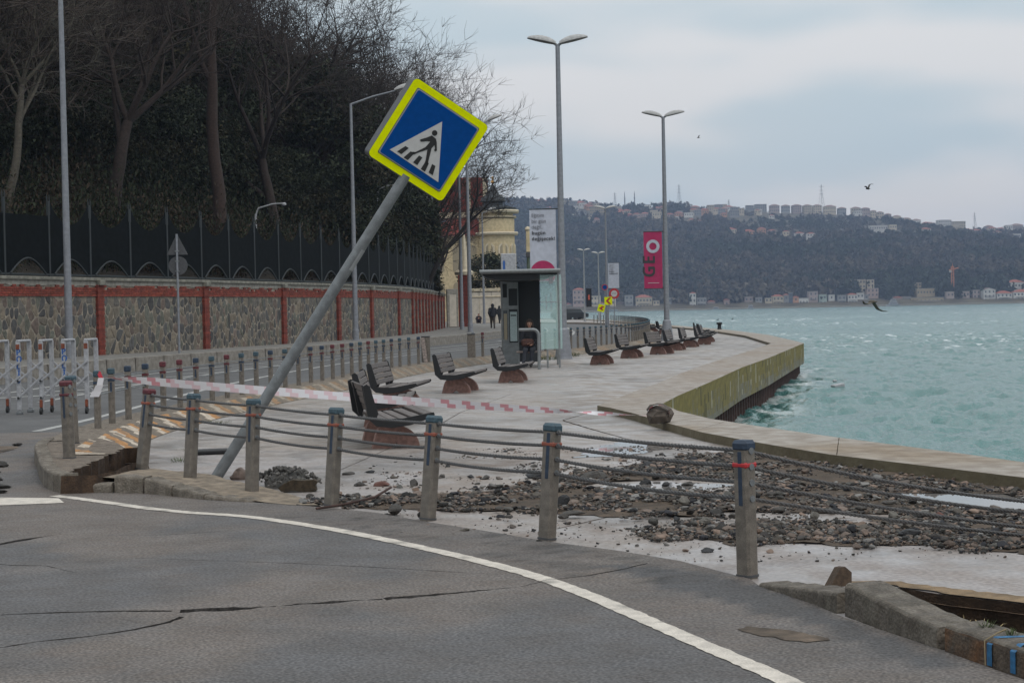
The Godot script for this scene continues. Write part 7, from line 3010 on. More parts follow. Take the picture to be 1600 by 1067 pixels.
	tp.tube([Vector3(0, 26, 0), Vector3(0, 29.6, 0)], [0.4, 0.12], 4)
	put(tp, "top_tower", mats.crane, cr)
	far_boat("white motor yacht moored at the far waterfront", Vector3(275.5, -1.2, -1200.0), 10.5, 3)
	far_boat("small white boat on the far side of the strait, by the grey villa", Vector3(148.0, -1.2, -1203.0), 5.5, 1)
	far_boat("low white ferry landing at the far shore, behind the chevron sign", Vector3(70.0, -1.2, -1206.0), 14.0, 0)
	far_boat("pale square houseboat off the far shore", Vector3(173.0, -1.2, -1203.0), 5.4, 2)


func far_house(h: Array, zone: int) -> void:
	var walls := {"c": Color(0.50, 0.43, 0.33), "w": Color(0.60, 0.58, 0.55), "p": Color(0.40, 0.30, 0.27), "g": Color(0.27, 0.27, 0.27), "d": Color(0.12, 0.14, 0.18), "s": Color(0.48, 0.26, 0.16), "k": Color(0.38, 0.31, 0.29), "e": Color(0.34, 0.40, 0.36), "b": Color(0.38, 0.31, 0.21), "r": Color(0.34, 0.10, 0.09)}
	var says := {"c": "cream", "w": "white", "p": "pinkish", "g": "grey", "d": "dark blue", "s": "salmon", "k": "dull pink", "e": "pale green", "b": "beige", "r": "red"}
	var code: String = h[5]
	var roofs := {"r": "with a red tiled roof", "f": "with a flat roof", "g": "with a gabled front", "h": "with a low hipped roof"}
	var w: float = h[3]
	var hh: float = maxf(2.6, h[4]) * (1.15 if zone == 0 else (0.8 if zone == 2 else 1.0))
	var dep := clampf(w * 0.8, 5.0, 11.0)
	var where: String = ["on the far waterfront", "on the wooded far slope", "on the far crest"][zone]
	var size_word := "wide" if w > 11.0 else ("narrow" if w < 5.3 else ("tall" if hh > 8.5 else ("low" if hh < 4.6 else "boxy")))
	var t := thing("far_house", "%s %s house %s %s" % [size_word, says[code[0]], roofs[code[1]], where], "house", Vector3(h[0], h[1] + (0.3 if zone == 0 else (2.0 if zone == 1 else 0.5)), h[2]), rng.randf_range(-0.12, 0.12), ["houses on the far waterfront", "houses on the far slope", "blocks along the far crest"][zone])
	var rise := 0.0
	if code[1] != "f":
		rise = clampf(w * 0.16, 0.9, 2.2)
	var wh := hh - rise
	var mb := MB.new()
	mb.colored = true
	mb.col = walls[code[0]] * rng.randf_range(0.85, 1.08)
	mb.box(Vector3(0, wh * 0.5 - 3.0, -dep * 0.5), Vector3(w, wh + 6.0, dep))
	put(mb, "wall", mats.far_wall, t)
	var rm := MB.new()
	rm.colored = true
	rm.col = Color(0.26, 0.085, 0.055) if code[1] == "r" else Color(0.22, 0.15, 0.13)
	var e := 0.35
	var a := Vector3(-w * 0.5 - e, wh, e)
	var b := Vector3(w * 0.5 + e, wh, e)
	var c := Vector3(w * 0.5 + e, wh, -dep - e)
	var d := Vector3(-w * 0.5 - e, wh, -dep - e)
	if code[1] == "f":
		rm.col = Color(0.30, 0.28, 0.26)
		rm.box(Vector3(0, wh + 0.12, -dep * 0.5), Vector3(w + 0.5, 0.3, dep + 0.5))
	elif code[1] == "g":
		var f0 := Vector3(0, hh, e)
		var f1 := Vector3(0, hh, -dep - e)
		rm.quad(b, c, f1, f0)
		rm.quad(d, a, f0, f1)
		var gm := MB.new()
		gm.colored = true
		gm.col = walls[code[0]]
		gm.tri(Vector3(-w * 0.5, wh, 0.02), Vector3(w * 0.5, wh, 0.02), Vector3(0, hh - 0.2, 0.02))
		put(gm, "gable", mats.far_wall, t)
	else:
		var k := minf(w, dep) * 0.45
		var f0 := Vector3(-w * 0.5 + k, hh, -dep * 0.5)
		var f1 := Vector3(w * 0.5 - k, hh, -dep * 0.5)
		rm.quad(a, b, f1, f0)
		rm.tri(b, c, f1)
		rm.quad(c, d, f0, f1)
		rm.tri(d, a, f0)
	put(rm, "roof", mats.far_roof, t)
	# window rows, one part per storey
	var storeys := clampi(int(wh / 2.9), 1, 4)
	var cols := clampi(int(w / 2.3), 1, 8)
	var m := MB.new()
	for s in storeys:
		var y := wh * (s + 0.5) / storeys
		for k in cols:
			var x := w * ((k + 0.5) / cols - 0.5)
			m.box(Vector3(x, y, 0.03), Vector3(minf(1.15, w / cols * 0.55), minf(1.5, wh / storeys * 0.55), 0.08))
	put(m, "glazing", mats.far_window, t).set_meta("kind", "stuff")
	if zone == 0 and w > 6.0:
		var bm := MB.new()
		bm.colored = true
		bm.col = Color(0.5, 0.48, 0.45)
		bm.box(Vector3(0, wh * 0.5 + 0.1, 0.5), Vector3(w * 0.7, 0.25, 0.9))
		put(bm, "balcony", mats.far_roof, t)


func pylon(p: Array) -> void:
	var t := thing("pylon", p[3], "pylon", Vector3(p[0], p[1] - 1.0, -2046.0), 0.4, "power pylons on the far crest")
	var h: float = p[2] + 1.0
	var mb := MB.new()
	var w := h * 0.10
	for sx in [-1, 1]:
		for sz in [-1, 1]:
			mb.tube([Vector3(sx * w, 0, sz * w), Vector3(sx * w * 0.32, h * 0.62, sz * w * 0.32), Vector3(0, h, 0)], [0.16, 0.14, 0.10], 4)
	for k in 7:
		var y := h * k * 0.1
		var y2 := h * (k + 1) * 0.1
		var ww := lerpf(w, w * 0.32, clampf(y / (h * 0.62), 0, 1))
		var w2 := lerpf(w, w * 0.32, clampf(y2 / (h * 0.62), 0, 1))
		mb.tube([Vector3(-ww, y, ww), Vector3(w2, y2, w2)], [0.09], 3)
		mb.tube([Vector3(ww, y, ww), Vector3(-w2, y2, w2)], [0.09], 3)
	put(mb, "lattice_tower", mats.pylon, t)
	for f in [0.66, 0.78, 0.90]:
		var am := MB.new()
		am.tube([Vector3(-h * 0.11, h * f, 0), Vector3(0, h * (f + 0.02), 0), Vector3(h * 0.11, h * f, 0)], [0.10, 0.2, 0.10], 4)
		put(am, "cross_arm", mats.pylon, t)


func far_boat(label: String, at: Vector3, l: float, kind: int) -> void:
	var t := thing("boat", label, "boat", at, rng.randf_range(-0.2, 0.2), "boats at the far shore")
	var hm := MB.new()
	var secs := []
	for i in 7:
		var u := i / 6.0
		var w := l * 0.13 * pow(sin(clampf(u * 0.75 + 0.25, 0, 1) * PI), 0.6)
		var x := (u - 0.5) * -l
		secs.append([Vector3(x, 0, -w * 0.6), Vector3(x, 0, w * 0.6), Vector3(x, l * 0.12 + 0.2 * u, w), Vector3(x, l * 0.12 + 0.2 * u, -w)])
	for i in 6:
		for k in 4:
			hm.out_tri(secs[i][k], secs[i + 1][k], secs[i + 1][(k + 1) % 4], Vector3(0, l * 0.06, 0))
			hm.out_tri(secs[i][k], secs[i + 1][(k + 1) % 4], secs[i][(k + 1) % 4], Vector3(0, l * 0.06, 0))
	put(hm, "hull", mats.barrier_white, t)
	for k in kind:
		var cm := MB.new()
		cm.box(Vector3(l * 0.04, l * 0.12 + 0.7 + k * 1.3, 0), Vector3(l * (0.62 - 0.14 * k), 1.2, l * 0.16), 0.15)
		var c := put(cm, "cabin", mats.barrier_white, t)
		var wm := MB.new()
		wm.box(Vector3(l * 0.04, l * 0.12 + 0.8 + k * 1.3, l * 0.08), Vector3(l * (0.55 - 0.14 * k), 0.5, 0.1))
		put(wm, "window_band", mats.far_window, c)
	if kind == 3:
		var mm := MB.new()
		mm.tube([Vector3(0, l * 0.12 + 4.0, 0), Vector3(0, l * 0.12 + 6.4, 0)], [0.12, 0.05], 5)
		put(mm, "mast", mats.pole_light, t)


# ---------------------------------------------------------------- people: tapered bones blended into one skin
func skin(bones: Array, cell: float, blend: float) -> MB:
	# bones: [from, to, radius, radius, colour]
	var lo := Vector3(1e9, 1e9, 1e9)
	var hi := -lo
	for b in bones:
		for k in 2:
			var r: float = b[2 + k] + cell * 3.0 + blend
			lo = lo.min(b[k] - Vector3.ONE * r)
			hi = hi.max(b[k] + Vector3.ONE * r)
	var n := Vector3i(((hi - lo) / cell).ceil()) + Vector3i.ONE
	var field := PackedFloat32Array()
	field.resize(n.x * n.y * n.z)
	field.fill(1.0)
	var near := PackedFloat32Array()
	near.resize(field.size())
	near.fill(1.0)
	var owner_of := PackedInt32Array()
	owner_of.resize(field.size())
	for bi in bones.size():
		var b: Array = bones[bi]
		var a: Vector3 = b[0]
		var e: Vector3 = b[1]
		var pad := maxf(b[2], b[3]) + blend + cell * 3.0
		var g0 := Vector3i(((a.min(e) - Vector3.ONE * pad - lo) / cell).floor()).clamp(Vector3i.ZERO, n - Vector3i.ONE)
		var g1 := Vector3i(((a.max(e) + Vector3.ONE * pad - lo) / cell).ceil()).clamp(Vector3i.ZERO, n - Vector3i.ONE)
		var ab := e - a
		var ll := maxf(ab.length_squared(), 1e-9)
		for x in range(g0.x, g1.x + 1):
			for y in range(g0.y, g1.y + 1):
				for z in range(g0.z, g1.z + 1):
					var p := lo + Vector3(x, y, z) * cell
					var t := clampf((p - a).dot(ab) / ll, 0.0, 1.0)
					var d := p.distance_to(a + ab * t) - lerpf(b[2], b[3], t)
					var i := (x * n.y + y) * n.z + z
					var f := field[i]
					var h := clampf(0.5 + 0.5 * (f - d) / blend, 0.0, 1.0)
					field[i] = lerpf(f, d, h) - blend * h * (1.0 - h)
					if d < near[i]:
						near[i] = d
						owner_of[i] = bi
	var mb := MB.new()
	mb.colored = true
	var vid := {}
	var vp := []
	var vn := []
	var vc := []
	var off := [Vector3i(0, 0, 0), Vector3i(1, 0, 0), Vector3i(0, 1, 0), Vector3i(1, 1, 0), Vector3i(0, 0, 1), Vector3i(1, 0, 1), Vector3i(0, 1, 1), Vector3i(1, 1, 1)]
	var edges := [[0, 1], [2, 3], [4, 5], [6, 7], [0, 2], [1, 3], [4, 6], [5, 7], [0, 4], [1, 5], [2, 6], [3, 7]]
	for x in n.x - 1:
		for y in n.y - 1:
			for z in n.z - 1:
				var base := (x * n.y + y) * n.z + z
				var f0 := field[base]
				if f0 > cell * 3.0 or f0 < -cell * 3.0:
					continue
				var vals := []
				var neg := 0
				for o in off:
					var fv := field[((x + o.x) * n.y + y + o.y) * n.z + z + o.z]
					vals.append(fv)
					if fv < 0:
						neg += 1
				if neg == 0 or neg == 8:
					continue
				var s := Vector3.ZERO
				var cnt := 0
				for e in edges:
					var va: float = vals[e[0]]
					var vb: float = vals[e[1]]
					if (va < 0) != (vb < 0):
						s += Vector3(off[e[0]]).lerp(Vector3(off[e[1]]), va / (va - vb))
						cnt += 1
				var g := Vector3(vals[1] + vals[3] + vals[5] + vals[7] - vals[0] - vals[2] - vals[4] - vals[6], vals[2] + vals[3] + vals[6] + vals[7] - vals[0] - vals[1] - vals[4] - vals[5], vals[4] + vals[5] + vals[6] + vals[7] - vals[0] - vals[1] - vals[2] - vals[3])
				vid[Vector3i(x, y, z)] = vp.size()
				vp.append(lo + (Vector3(x, y, z) + s / cnt) * cell)
				vn.append(g.normalized())
				vc.append(bones[owner_of[base]][4])
	for key in vid:
		var c: Vector3i = key
		for ax in 3:
			var step := Vector3i(1, 0, 0) if ax == 0 else (Vector3i(0, 1, 0) if ax == 1 else Vector3i(0, 0, 1))
			var fa := field[(c.x * n.y + c.y) * n.z + c.z]
			var q := c + step
			var fb := field[(q.x * n.y + q.y) * n.z + q.z]
			if (fa < 0) == (fb < 0):
				continue
			var u := Vector3i(0, 1, 0) if ax == 0 else (Vector3i(0, 0, 1) if ax == 1 else Vector3i(1, 0, 0))
			var w := Vector3i(0, 0, 1) if ax == 0 else (Vector3i(1, 0, 0) if ax == 1 else Vector3i(0, 1, 0))
			var ids := [c, c - u, c - u - w, c - w]
			var ok := true
			for i in ids:
				if not vid.has(i):
					ok = false
			if not ok:
				continue
			var k := [vid[ids[0]], vid[ids[1]], vid[ids[2]], vid[ids[3]]]
			for t in [[0, 1, 2], [0, 2, 3]]:
				var i0: int = k[t[0]]
				var i1: int = k[t[1]]
				var i2: int = k[t[2]]
				if (vp[i1] - vp[i0]).cross(vp[i2] - vp[i0]).dot(vn[i0]) < 0:
					var tmp := i1
					i1 = i2
					i2 = tmp
				for m in [i0, i2, i1]:
					mb.col = vc[m]
					mb.vert(vp[m], vn[m])
	return mb


func hand_bones(wrist: Vector3, dir: Vector3, thumb_side: Vector3, col: Color, curl: float) -> Array:
	var d := dir.normalized()
	var s := (thumb_side - d * thumb_side.dot(d)).normalized()
	var nrm3 := d.cross(s)
	var o := [[wrist, wrist + d * 0.085, 0.026, 0.030, col]]
	for k in 4:
		var root := wrist + d * 0.085 + s * (0.030 - k * 0.020)
		var l: float = [0.070, 0.080, 0.075, 0.058][k]
		var mid := root + (d + nrm3 * curl * 0.5).normalized() * l * 0.5
		var tip := mid + (d + nrm3 * curl * 1.4).normalized() * l * 0.5
		o.append([root, mid, 0.010, 0.009, col])
		o.append([mid, tip, 0.009, 0.008, col])
	var th := wrist + d * 0.03 + s * 0.028
	o.append([th, th + (d * 0.7 + s * 0.7).normalized() * 0.035, 0.012, 0.010, col])
	o.append([th + (d * 0.7 + s * 0.7).normalized() * 0.035, th + (d * 0.7 + s * 0.7).normalized() * 0.035 + d * 0.03, 0.010, 0.009, col])
	return o


func head_bones(c: Vector3, face: Vector3, flesh: Color, scale: float) -> Array:
	var f := face.normalized()
	var r := UPV.cross(f).normalized()
	var o := [[c + UPV * 0.035 * scale - f * 0.012, c + UPV * 0.02 * scale + f * 0.015, 0.088 * scale, 0.082 * scale, flesh],
		[c - UPV * 0.01 * scale + f * 0.03 * scale, c - UPV * 0.085 * scale + f * 0.048 * scale, 0.066 * scale, 0.036 * scale, flesh],
		[c + UPV * 0.012 * scale + f * 0.092 * scale, c - UPV * 0.022 * scale + f * 0.112 * scale, 0.010, 0.014, flesh],
		[c - UPV * 0.052 * scale + f * 0.088 * scale - r * 0.016, c - UPV * 0.052 * scale + f * 0.088 * scale + r * 0.016, 0.009, 0.009, Color(0.35, 0.12, 0.10)]]
	for sd in [-1.0, 1.0]:
		o.append([c + UPV * 0.018 * scale + f * 0.086 * scale + r * 0.032 * sd, c + UPV * 0.018 * scale + f * 0.086 * scale + r * 0.036 * sd, 0.011, 0.011, Color(0.03, 0.02, 0.02)])
		o.append([c + r * 0.088 * sd * scale, c + r * 0.090 * sd * scale + UPV * 0.02, 0.016, 0.018, flesh])
	return o


func append_mb(a: MB, b: MB) -> void:
	a.v.append_array(b.v)
	a.n.append_array(b.n)
	a.c.append_array(b.c)


func make_people() -> void:
	var flesh := Color(0.36, 0.20, 0.14)
	var coat := Color(0.012, 0.012, 0.016)
	var jeans := Color(0.020, 0.022, 0.030)
	# --- seated woman
	var w := thing("person", "person in a dark coat sitting in the bus shelter, brown bag on the lap", "person", Vector3(0.52, 0.0, -49.15))
	var hip := Vector3(0, 0.56, 0.0)
	var chest := Vector3(0, 0.98, -0.03)
	var neck := Vector3(0.0, 1.12, -0.01)
	var head := Vector3(0.01, 1.27, 0.02)
	var bones := [[hip + Vector3(-0.09, 0, 0), hip + Vector3(0.09, 0, 0), 0.135, 0.135, coat], [hip, chest, 0.145, 0.135, coat], [chest + Vector3(-0.13, 0.04, 0), chest + Vector3(0.13, 0.04, 0), 0.09, 0.09, coat], [chest, neck, 0.10, 0.06, coat], [neck, head - UPV * 0.05, 0.05, 0.048, flesh]]
	var foot := [Vector3(-0.20, 0.05, 0.62), Vector3(0.02, 0.05, 0.55)]
	for k in 2:
		var s := -1.0 if k == 0 else 1.0
		var h := hip + Vector3(s * 0.09, -0.02, 0.02)
		var kn := Vector3(s * 0.10 - 0.03, 0.50, 0.44)
		var an: Vector3 = foot[k] + Vector3(0, 0.05, -0.08)
		bones.append([h, kn, 0.105, 0.07, jeans])
		bones.append([kn, an, 0.068, 0.046, jeans])
		bones.append([an - UPV * 0.03, foot[k] + Vector3(0, -0.01, 0.06), 0.046, 0.036, Color(0.02, 0.018, 0.016)])
		var sh := chest + Vector3(s * 0.19, 0.05, 0.0)
		var el := Vector3(s * 0.25, 0.76, 0.08)
		var wr := Vector3(s * 0.10, 0.70, 0.30)
		bones.append([sh, el, 0.066, 0.052, coat])
		bones.append([el, wr, 0.050, 0.036, coat])
	var body := skin(bones, 0.02, 0.045)
	append_mb(body, skin(head_bones(head, Vector3(-0.1, 0, 1), flesh, 1.0), 0.008, 0.02))
	for s in [-1.0, 1.0]:
		append_mb(body, skin(hand_bones(Vector3(s * 0.10, 0.70, 0.29), Vector3(-s * 0.5, -0.15, 0.8), Vector3(-s, 0.2, -0.4), flesh, 0.5), 0.006, 0.008))
	put(body, "body", mats.figure, w)
	var hb := []
	var hc := Color(0.030, 0.016, 0.011)
	hb.append([head + Vector3(0, 0.055, -0.03), head + Vector3(0, 0.06, 0.0), 0.098, 0.090, hc])
	for s in [-1.0, 1.0]:
		hb.append([head + Vector3(s * 0.075, 0.03, 0.0), head + Vector3(s * 0.095, -0.20, 0.03), 0.045, 0.035, hc])
	hb.append([head + Vector3(0, 0.0, -0.06), head + Vector3(0, -0.22, -0.07), 0.075, 0.06, hc])
	put(skin(hb, 0.012, 0.03), "hair", mats.figure, w)
	var bag := thing("handbag", "brown leather bag on the seated person's lap", "bag", Vector3(0.46, 0.64, -48.82))
	var gm := MB.new()
	gm.box(Vector3(0, 0.09, 0), Vector3(0.36, 0.22, 0.14), 0.05)
	put(gm, "pouch", grain(mat(0.10, 0.035, 0.022, 0.6), 0.05, 0.3, 0.4), bag)
	var hm := MB.new()
	hm.tube([Vector3(-0.10, 0.18, 0), Vector3(-0.07, 0.28, 0), Vector3(0.07, 0.28, 0), Vector3(0.10, 0.18, 0)], [0.012], 6)
	put(hm, "handle", mats.bench_iron, bag)

	# --- walkers on the pavement
	walker("person in a dark hooded jacket walking away along the pavement", Vector3(-1.33, PAVE_Y, -117.3), 1.70, 0.15, Color(0.012, 0.013, 0.018), Color(0.055, 0.045, 0.038))
	walker("distant person in black standing by the white wall", Vector3(-1.15, PAVE_Y, -160.0), 1.66, -0.4, Color(0.012, 0.012, 0.014), Color(0.014, 0.013, 0.013))
	# --- crouching figure
	var c := thing("person", "person in dark reddish clothes crouching against the white wall", "person", Vector3(-3.25, PAVE_Y, -164.6))
	var dc := Color(0.030, 0.016, 0.018)
	var cb := [[Vector3(-0.1, 0.22, -0.1), Vector3(0.1, 0.22, -0.1), 0.17, 0.17, dc], [Vector3(0, 0.25, -0.1), Vector3(0, 0.62, 0.06), 0.19, 0.17, dc], [Vector3(-0.16, 0.62, 0.05), Vector3(0.16, 0.62, 0.05), 0.10, 0.10, dc], [Vector3(0, 0.66, 0.08), Vector3(0, 0.76, 0.14), 0.06, 0.06, flesh]]
	for s in [-1.0, 1.0]:
		cb.append([Vector3(s * 0.12, 0.24, -0.05), Vector3(s * 0.20, 0.46, 0.34), 0.11, 0.085, dc])
		cb.append([Vector3(s * 0.20, 0.46, 0.34), Vector3(s * 0.16, 0.07, 0.26), 0.08, 0.055, dc])
		cb.append([Vector3(s * 0.16, 0.05, 0.24), Vector3(s * 0.18, 0.045, 0.40), 0.05, 0.04, Color(0.015, 0.015, 0.015)])
		cb.append([Vector3(s * 0.21, 0.60, 0.05), Vector3(s * 0.28, 0.48, 0.24), 0.07, 0.055, dc])
		cb.append([Vector3(s * 0.28, 0.48, 0.24), Vector3(s * 0.08, 0.50, 0.42), 0.05, 0.04, dc])
		cb.append_array(hand_bones(Vector3(s * 0.08, 0.50, 0.42), Vector3(-s, 0.0, 0.3), Vector3(0, 1, 0), flesh, 0.5))
	cb.append_array(head_bones(Vector3(0, 0.84, 0.17), Vector3(0, -0.4, 1), flesh, 1.0))
	put(skin(cb, 0.022, 0.04), "body", mats.figure, c)
	put(skin([[Vector3(0, 0.90, 0.13), Vector3(0, 0.84, 0.08), 0.10, 0.09, Color(0.02, 0.015, 0.012)]], 0.02, 0.03), "hair", mats.figure, c)


func walker(label: String, at: Vector3, h: float, turn: float, jacket: Color, trousers: Color) -> void:
	var t := thing("person", label, "person", at, turn)
	var flesh := Color(0.36, 0.20, 0.14)
	var k := h / 1.75
	var shoe := Color(0.02, 0.018, 0.016)
	var b := [[Vector3(-0.08, 0.95, 0), Vector3(0.08, 0.95, 0), 0.125, 0.125, jacket], [Vector3(0, 0.95, 0), Vector3(0, 1.30, -0.03), 0.15, 0.155, jacket], [Vector3(-0.15, 1.40, -0.03), Vector3(0.15, 1.40, -0.03), 0.085, 0.085, jacket], [Vector3(0, 1.38, -0.02), Vector3(0, 1.52, 0.0), 0.09, 0.06, jacket]]
	for q in [[-1.0, 0.16, -0.04], [1.0, -0.20, 0.06]]:
		var s: float = q[0]
		var f: float = q[1]
		var hipj := Vector3(s * 0.09, 0.92, 0)
		var kn := Vector3(s * 0.095, 0.50, -f * 0.45 - 0.03)
		var an := Vector3(s * 0.09, 0.09 + maxf(0.0, f) * 0.15, -f + 0.02)
		b.append([hipj, kn, 0.10, 0.068, trousers])
		b.append([kn, an, 0.066, 0.045, trousers])
		b.append([an - Vector3(0, 0.04, -0.02), an - Vector3(0, 0.045, 0.15), 0.045, 0.036, shoe])
		var sh := Vector3(s * 0.215, 1.40, -0.03)
		var el := Vector3(s * 0.29, 1.13, 0.05 + f * 0.4)
		var wr := Vector3(s * 0.22, 0.93, -0.10 + f * 0.3)
		b.append([sh, el, 0.070, 0.056, jacket])
		b.append([el, wr, 0.055, 0.042, jacket])
		b.append_array(hand_bones(wr, Vector3(-s * 0.1, -1, -0.1), Vector3(0, 0, -1), flesh, 0.4))
	b.append_array(head_bones(Vector3(0, 1.64, 0), Vector3(0, 0, -1), flesh, 1.0))
	for i in b.size():
		b[i][0] = b[i][0] * k
		b[i][1] = b[i][1] * k
	for i in b.size():
		if b[i][2] > 0.04 and b[i][4] != flesh:
			b[i][2] *= 1.22
			b[i][3] *= 1.22
	put(skin(b, 0.022, 0.04), "body", mats.figure, t)
	put(skin([[Vector3(0, 1.68, 0.03) * k, Vector3(0, 1.62, 0.04) * k, 0.118, 0.105, jacket], [Vector3(0, 1.55, 0.07) * k, Vector3(0, 1.46, 0.06) * k, 0.10, 0.09, jacket]], 0.02, 0.04), "hood", mats.figure, t)


# ---------------------------------------------------------------- birds, flotsam, weeds
func gull(label: String, at: Vector3, span: float, bank: float, up_bend: float, yaw: float, col: Color) -> void:
	var t := thing("seagull", label, "bird", at, yaw)
	var mb := MB.new()
	mb.colored = true
	mb.col = col
	var l := span * 0.40
	mb.tube([Vector3(0, 0, -l * 0.55), Vector3(0, 0.01, -l * 0.42), Vector3(0, 0.015, -l * 0.2), Vector3(0, 0, 0.05), Vector3(0, 0, l * 0.3), Vector3(0, 0.01, l * 0.5)], [0.004, 0.035 * span, 0.05 * span, 0.062 * span, 0.035 * span, 0.01], 8)
	for s in [-1.0, 1.0]:
		var pts := [[0.0, 0.0, 0.16, 0.0], [0.22, 0.5, 0.15, -0.04], [0.36, 0.75, 0.11, 0.0], [0.5, 1.0, 0.012, 0.10]]
		for i in 3:
			var a: Array = pts[i]
			var b: Array = pts[i + 1]
			var y0: float = up_bend * sin(a[1] * 2.2) * span * 0.3 + s * bank * a[0] * span
			var y1: float = up_bend * sin(b[1] * 2.2) * span * 0.3 + s * bank * b[0] * span
			var A := Vector3(s * a[0] * span, y0, (-a[2] * 0.5 + a[3]) * span)
			var B := Vector3(s * b[0] * span, y1, (-b[2] * 0.5 + b[3]) * span)
			var C := Vector3(s * b[0] * span, y1, (b[2] * 0.5 + b[3]) * span)
			var D := Vector3(s * a[0] * span, y0, (a[2] * 0.5 + a[3]) * span)
			var th := UPV * 0.014 * span
			mb.col = col * (1.0 - 0.25 * i)
			mb.quad(A + th, B + th * 0.5, C + th * 0.5, D + th)
			mb.quad(D - th, C - th * 0.5, B - th * 0.5, A - th)
			mb.quad(A - th, B - th * 0.5, B + th * 0.5, A + th)
			mb.quad(D + th, C + th * 0.5, C - th * 0.5, D - th)
	put(mb, "body", mats.bird, t)


func tuft(label: String, at: Vector3, n: int, h: float, spread: float, col: Color, sd: int) -> void:
	var mb := MB.new()
	mb.colored = true
	var rr := RandomNumberGenerator.new()
	rr.seed = sd
	for i in n:
		var a := rr.randf() * TAU
		var r := spread * sqrt(rr.randf())
		var p := Vector3(cos(a) * r, 0, sin(a) * r)
		var d := Vector3(cos(a) * 0.6 + rr.randfn() * 0.3, rr.randf_range(0.5, 1.2), sin(a) * 0.6 + rr.randfn() * 0.3).normalized()
		var l := h * rr.randf_range(0.5, 1.1)
		var w := Vector3(-sin(a), 0, cos(a)) * minf(0.006, 0.03 * h)
		mb.col = col * rr.randf_range(0.6, 1.4)
		var m := p + d * l * 0.6
		mb.quad(p - w, p + w, m + w * 0.8, m - w * 0.8)
		mb.tri(m - w * 0.8, m + w * 0.8, p + d * l - UPV * l * 0.2)
	var o := put(mb, "weed_tuft", mats.grass)
	o.position = at
	tag(o, label, "weed", "weed tufts in the concrete")


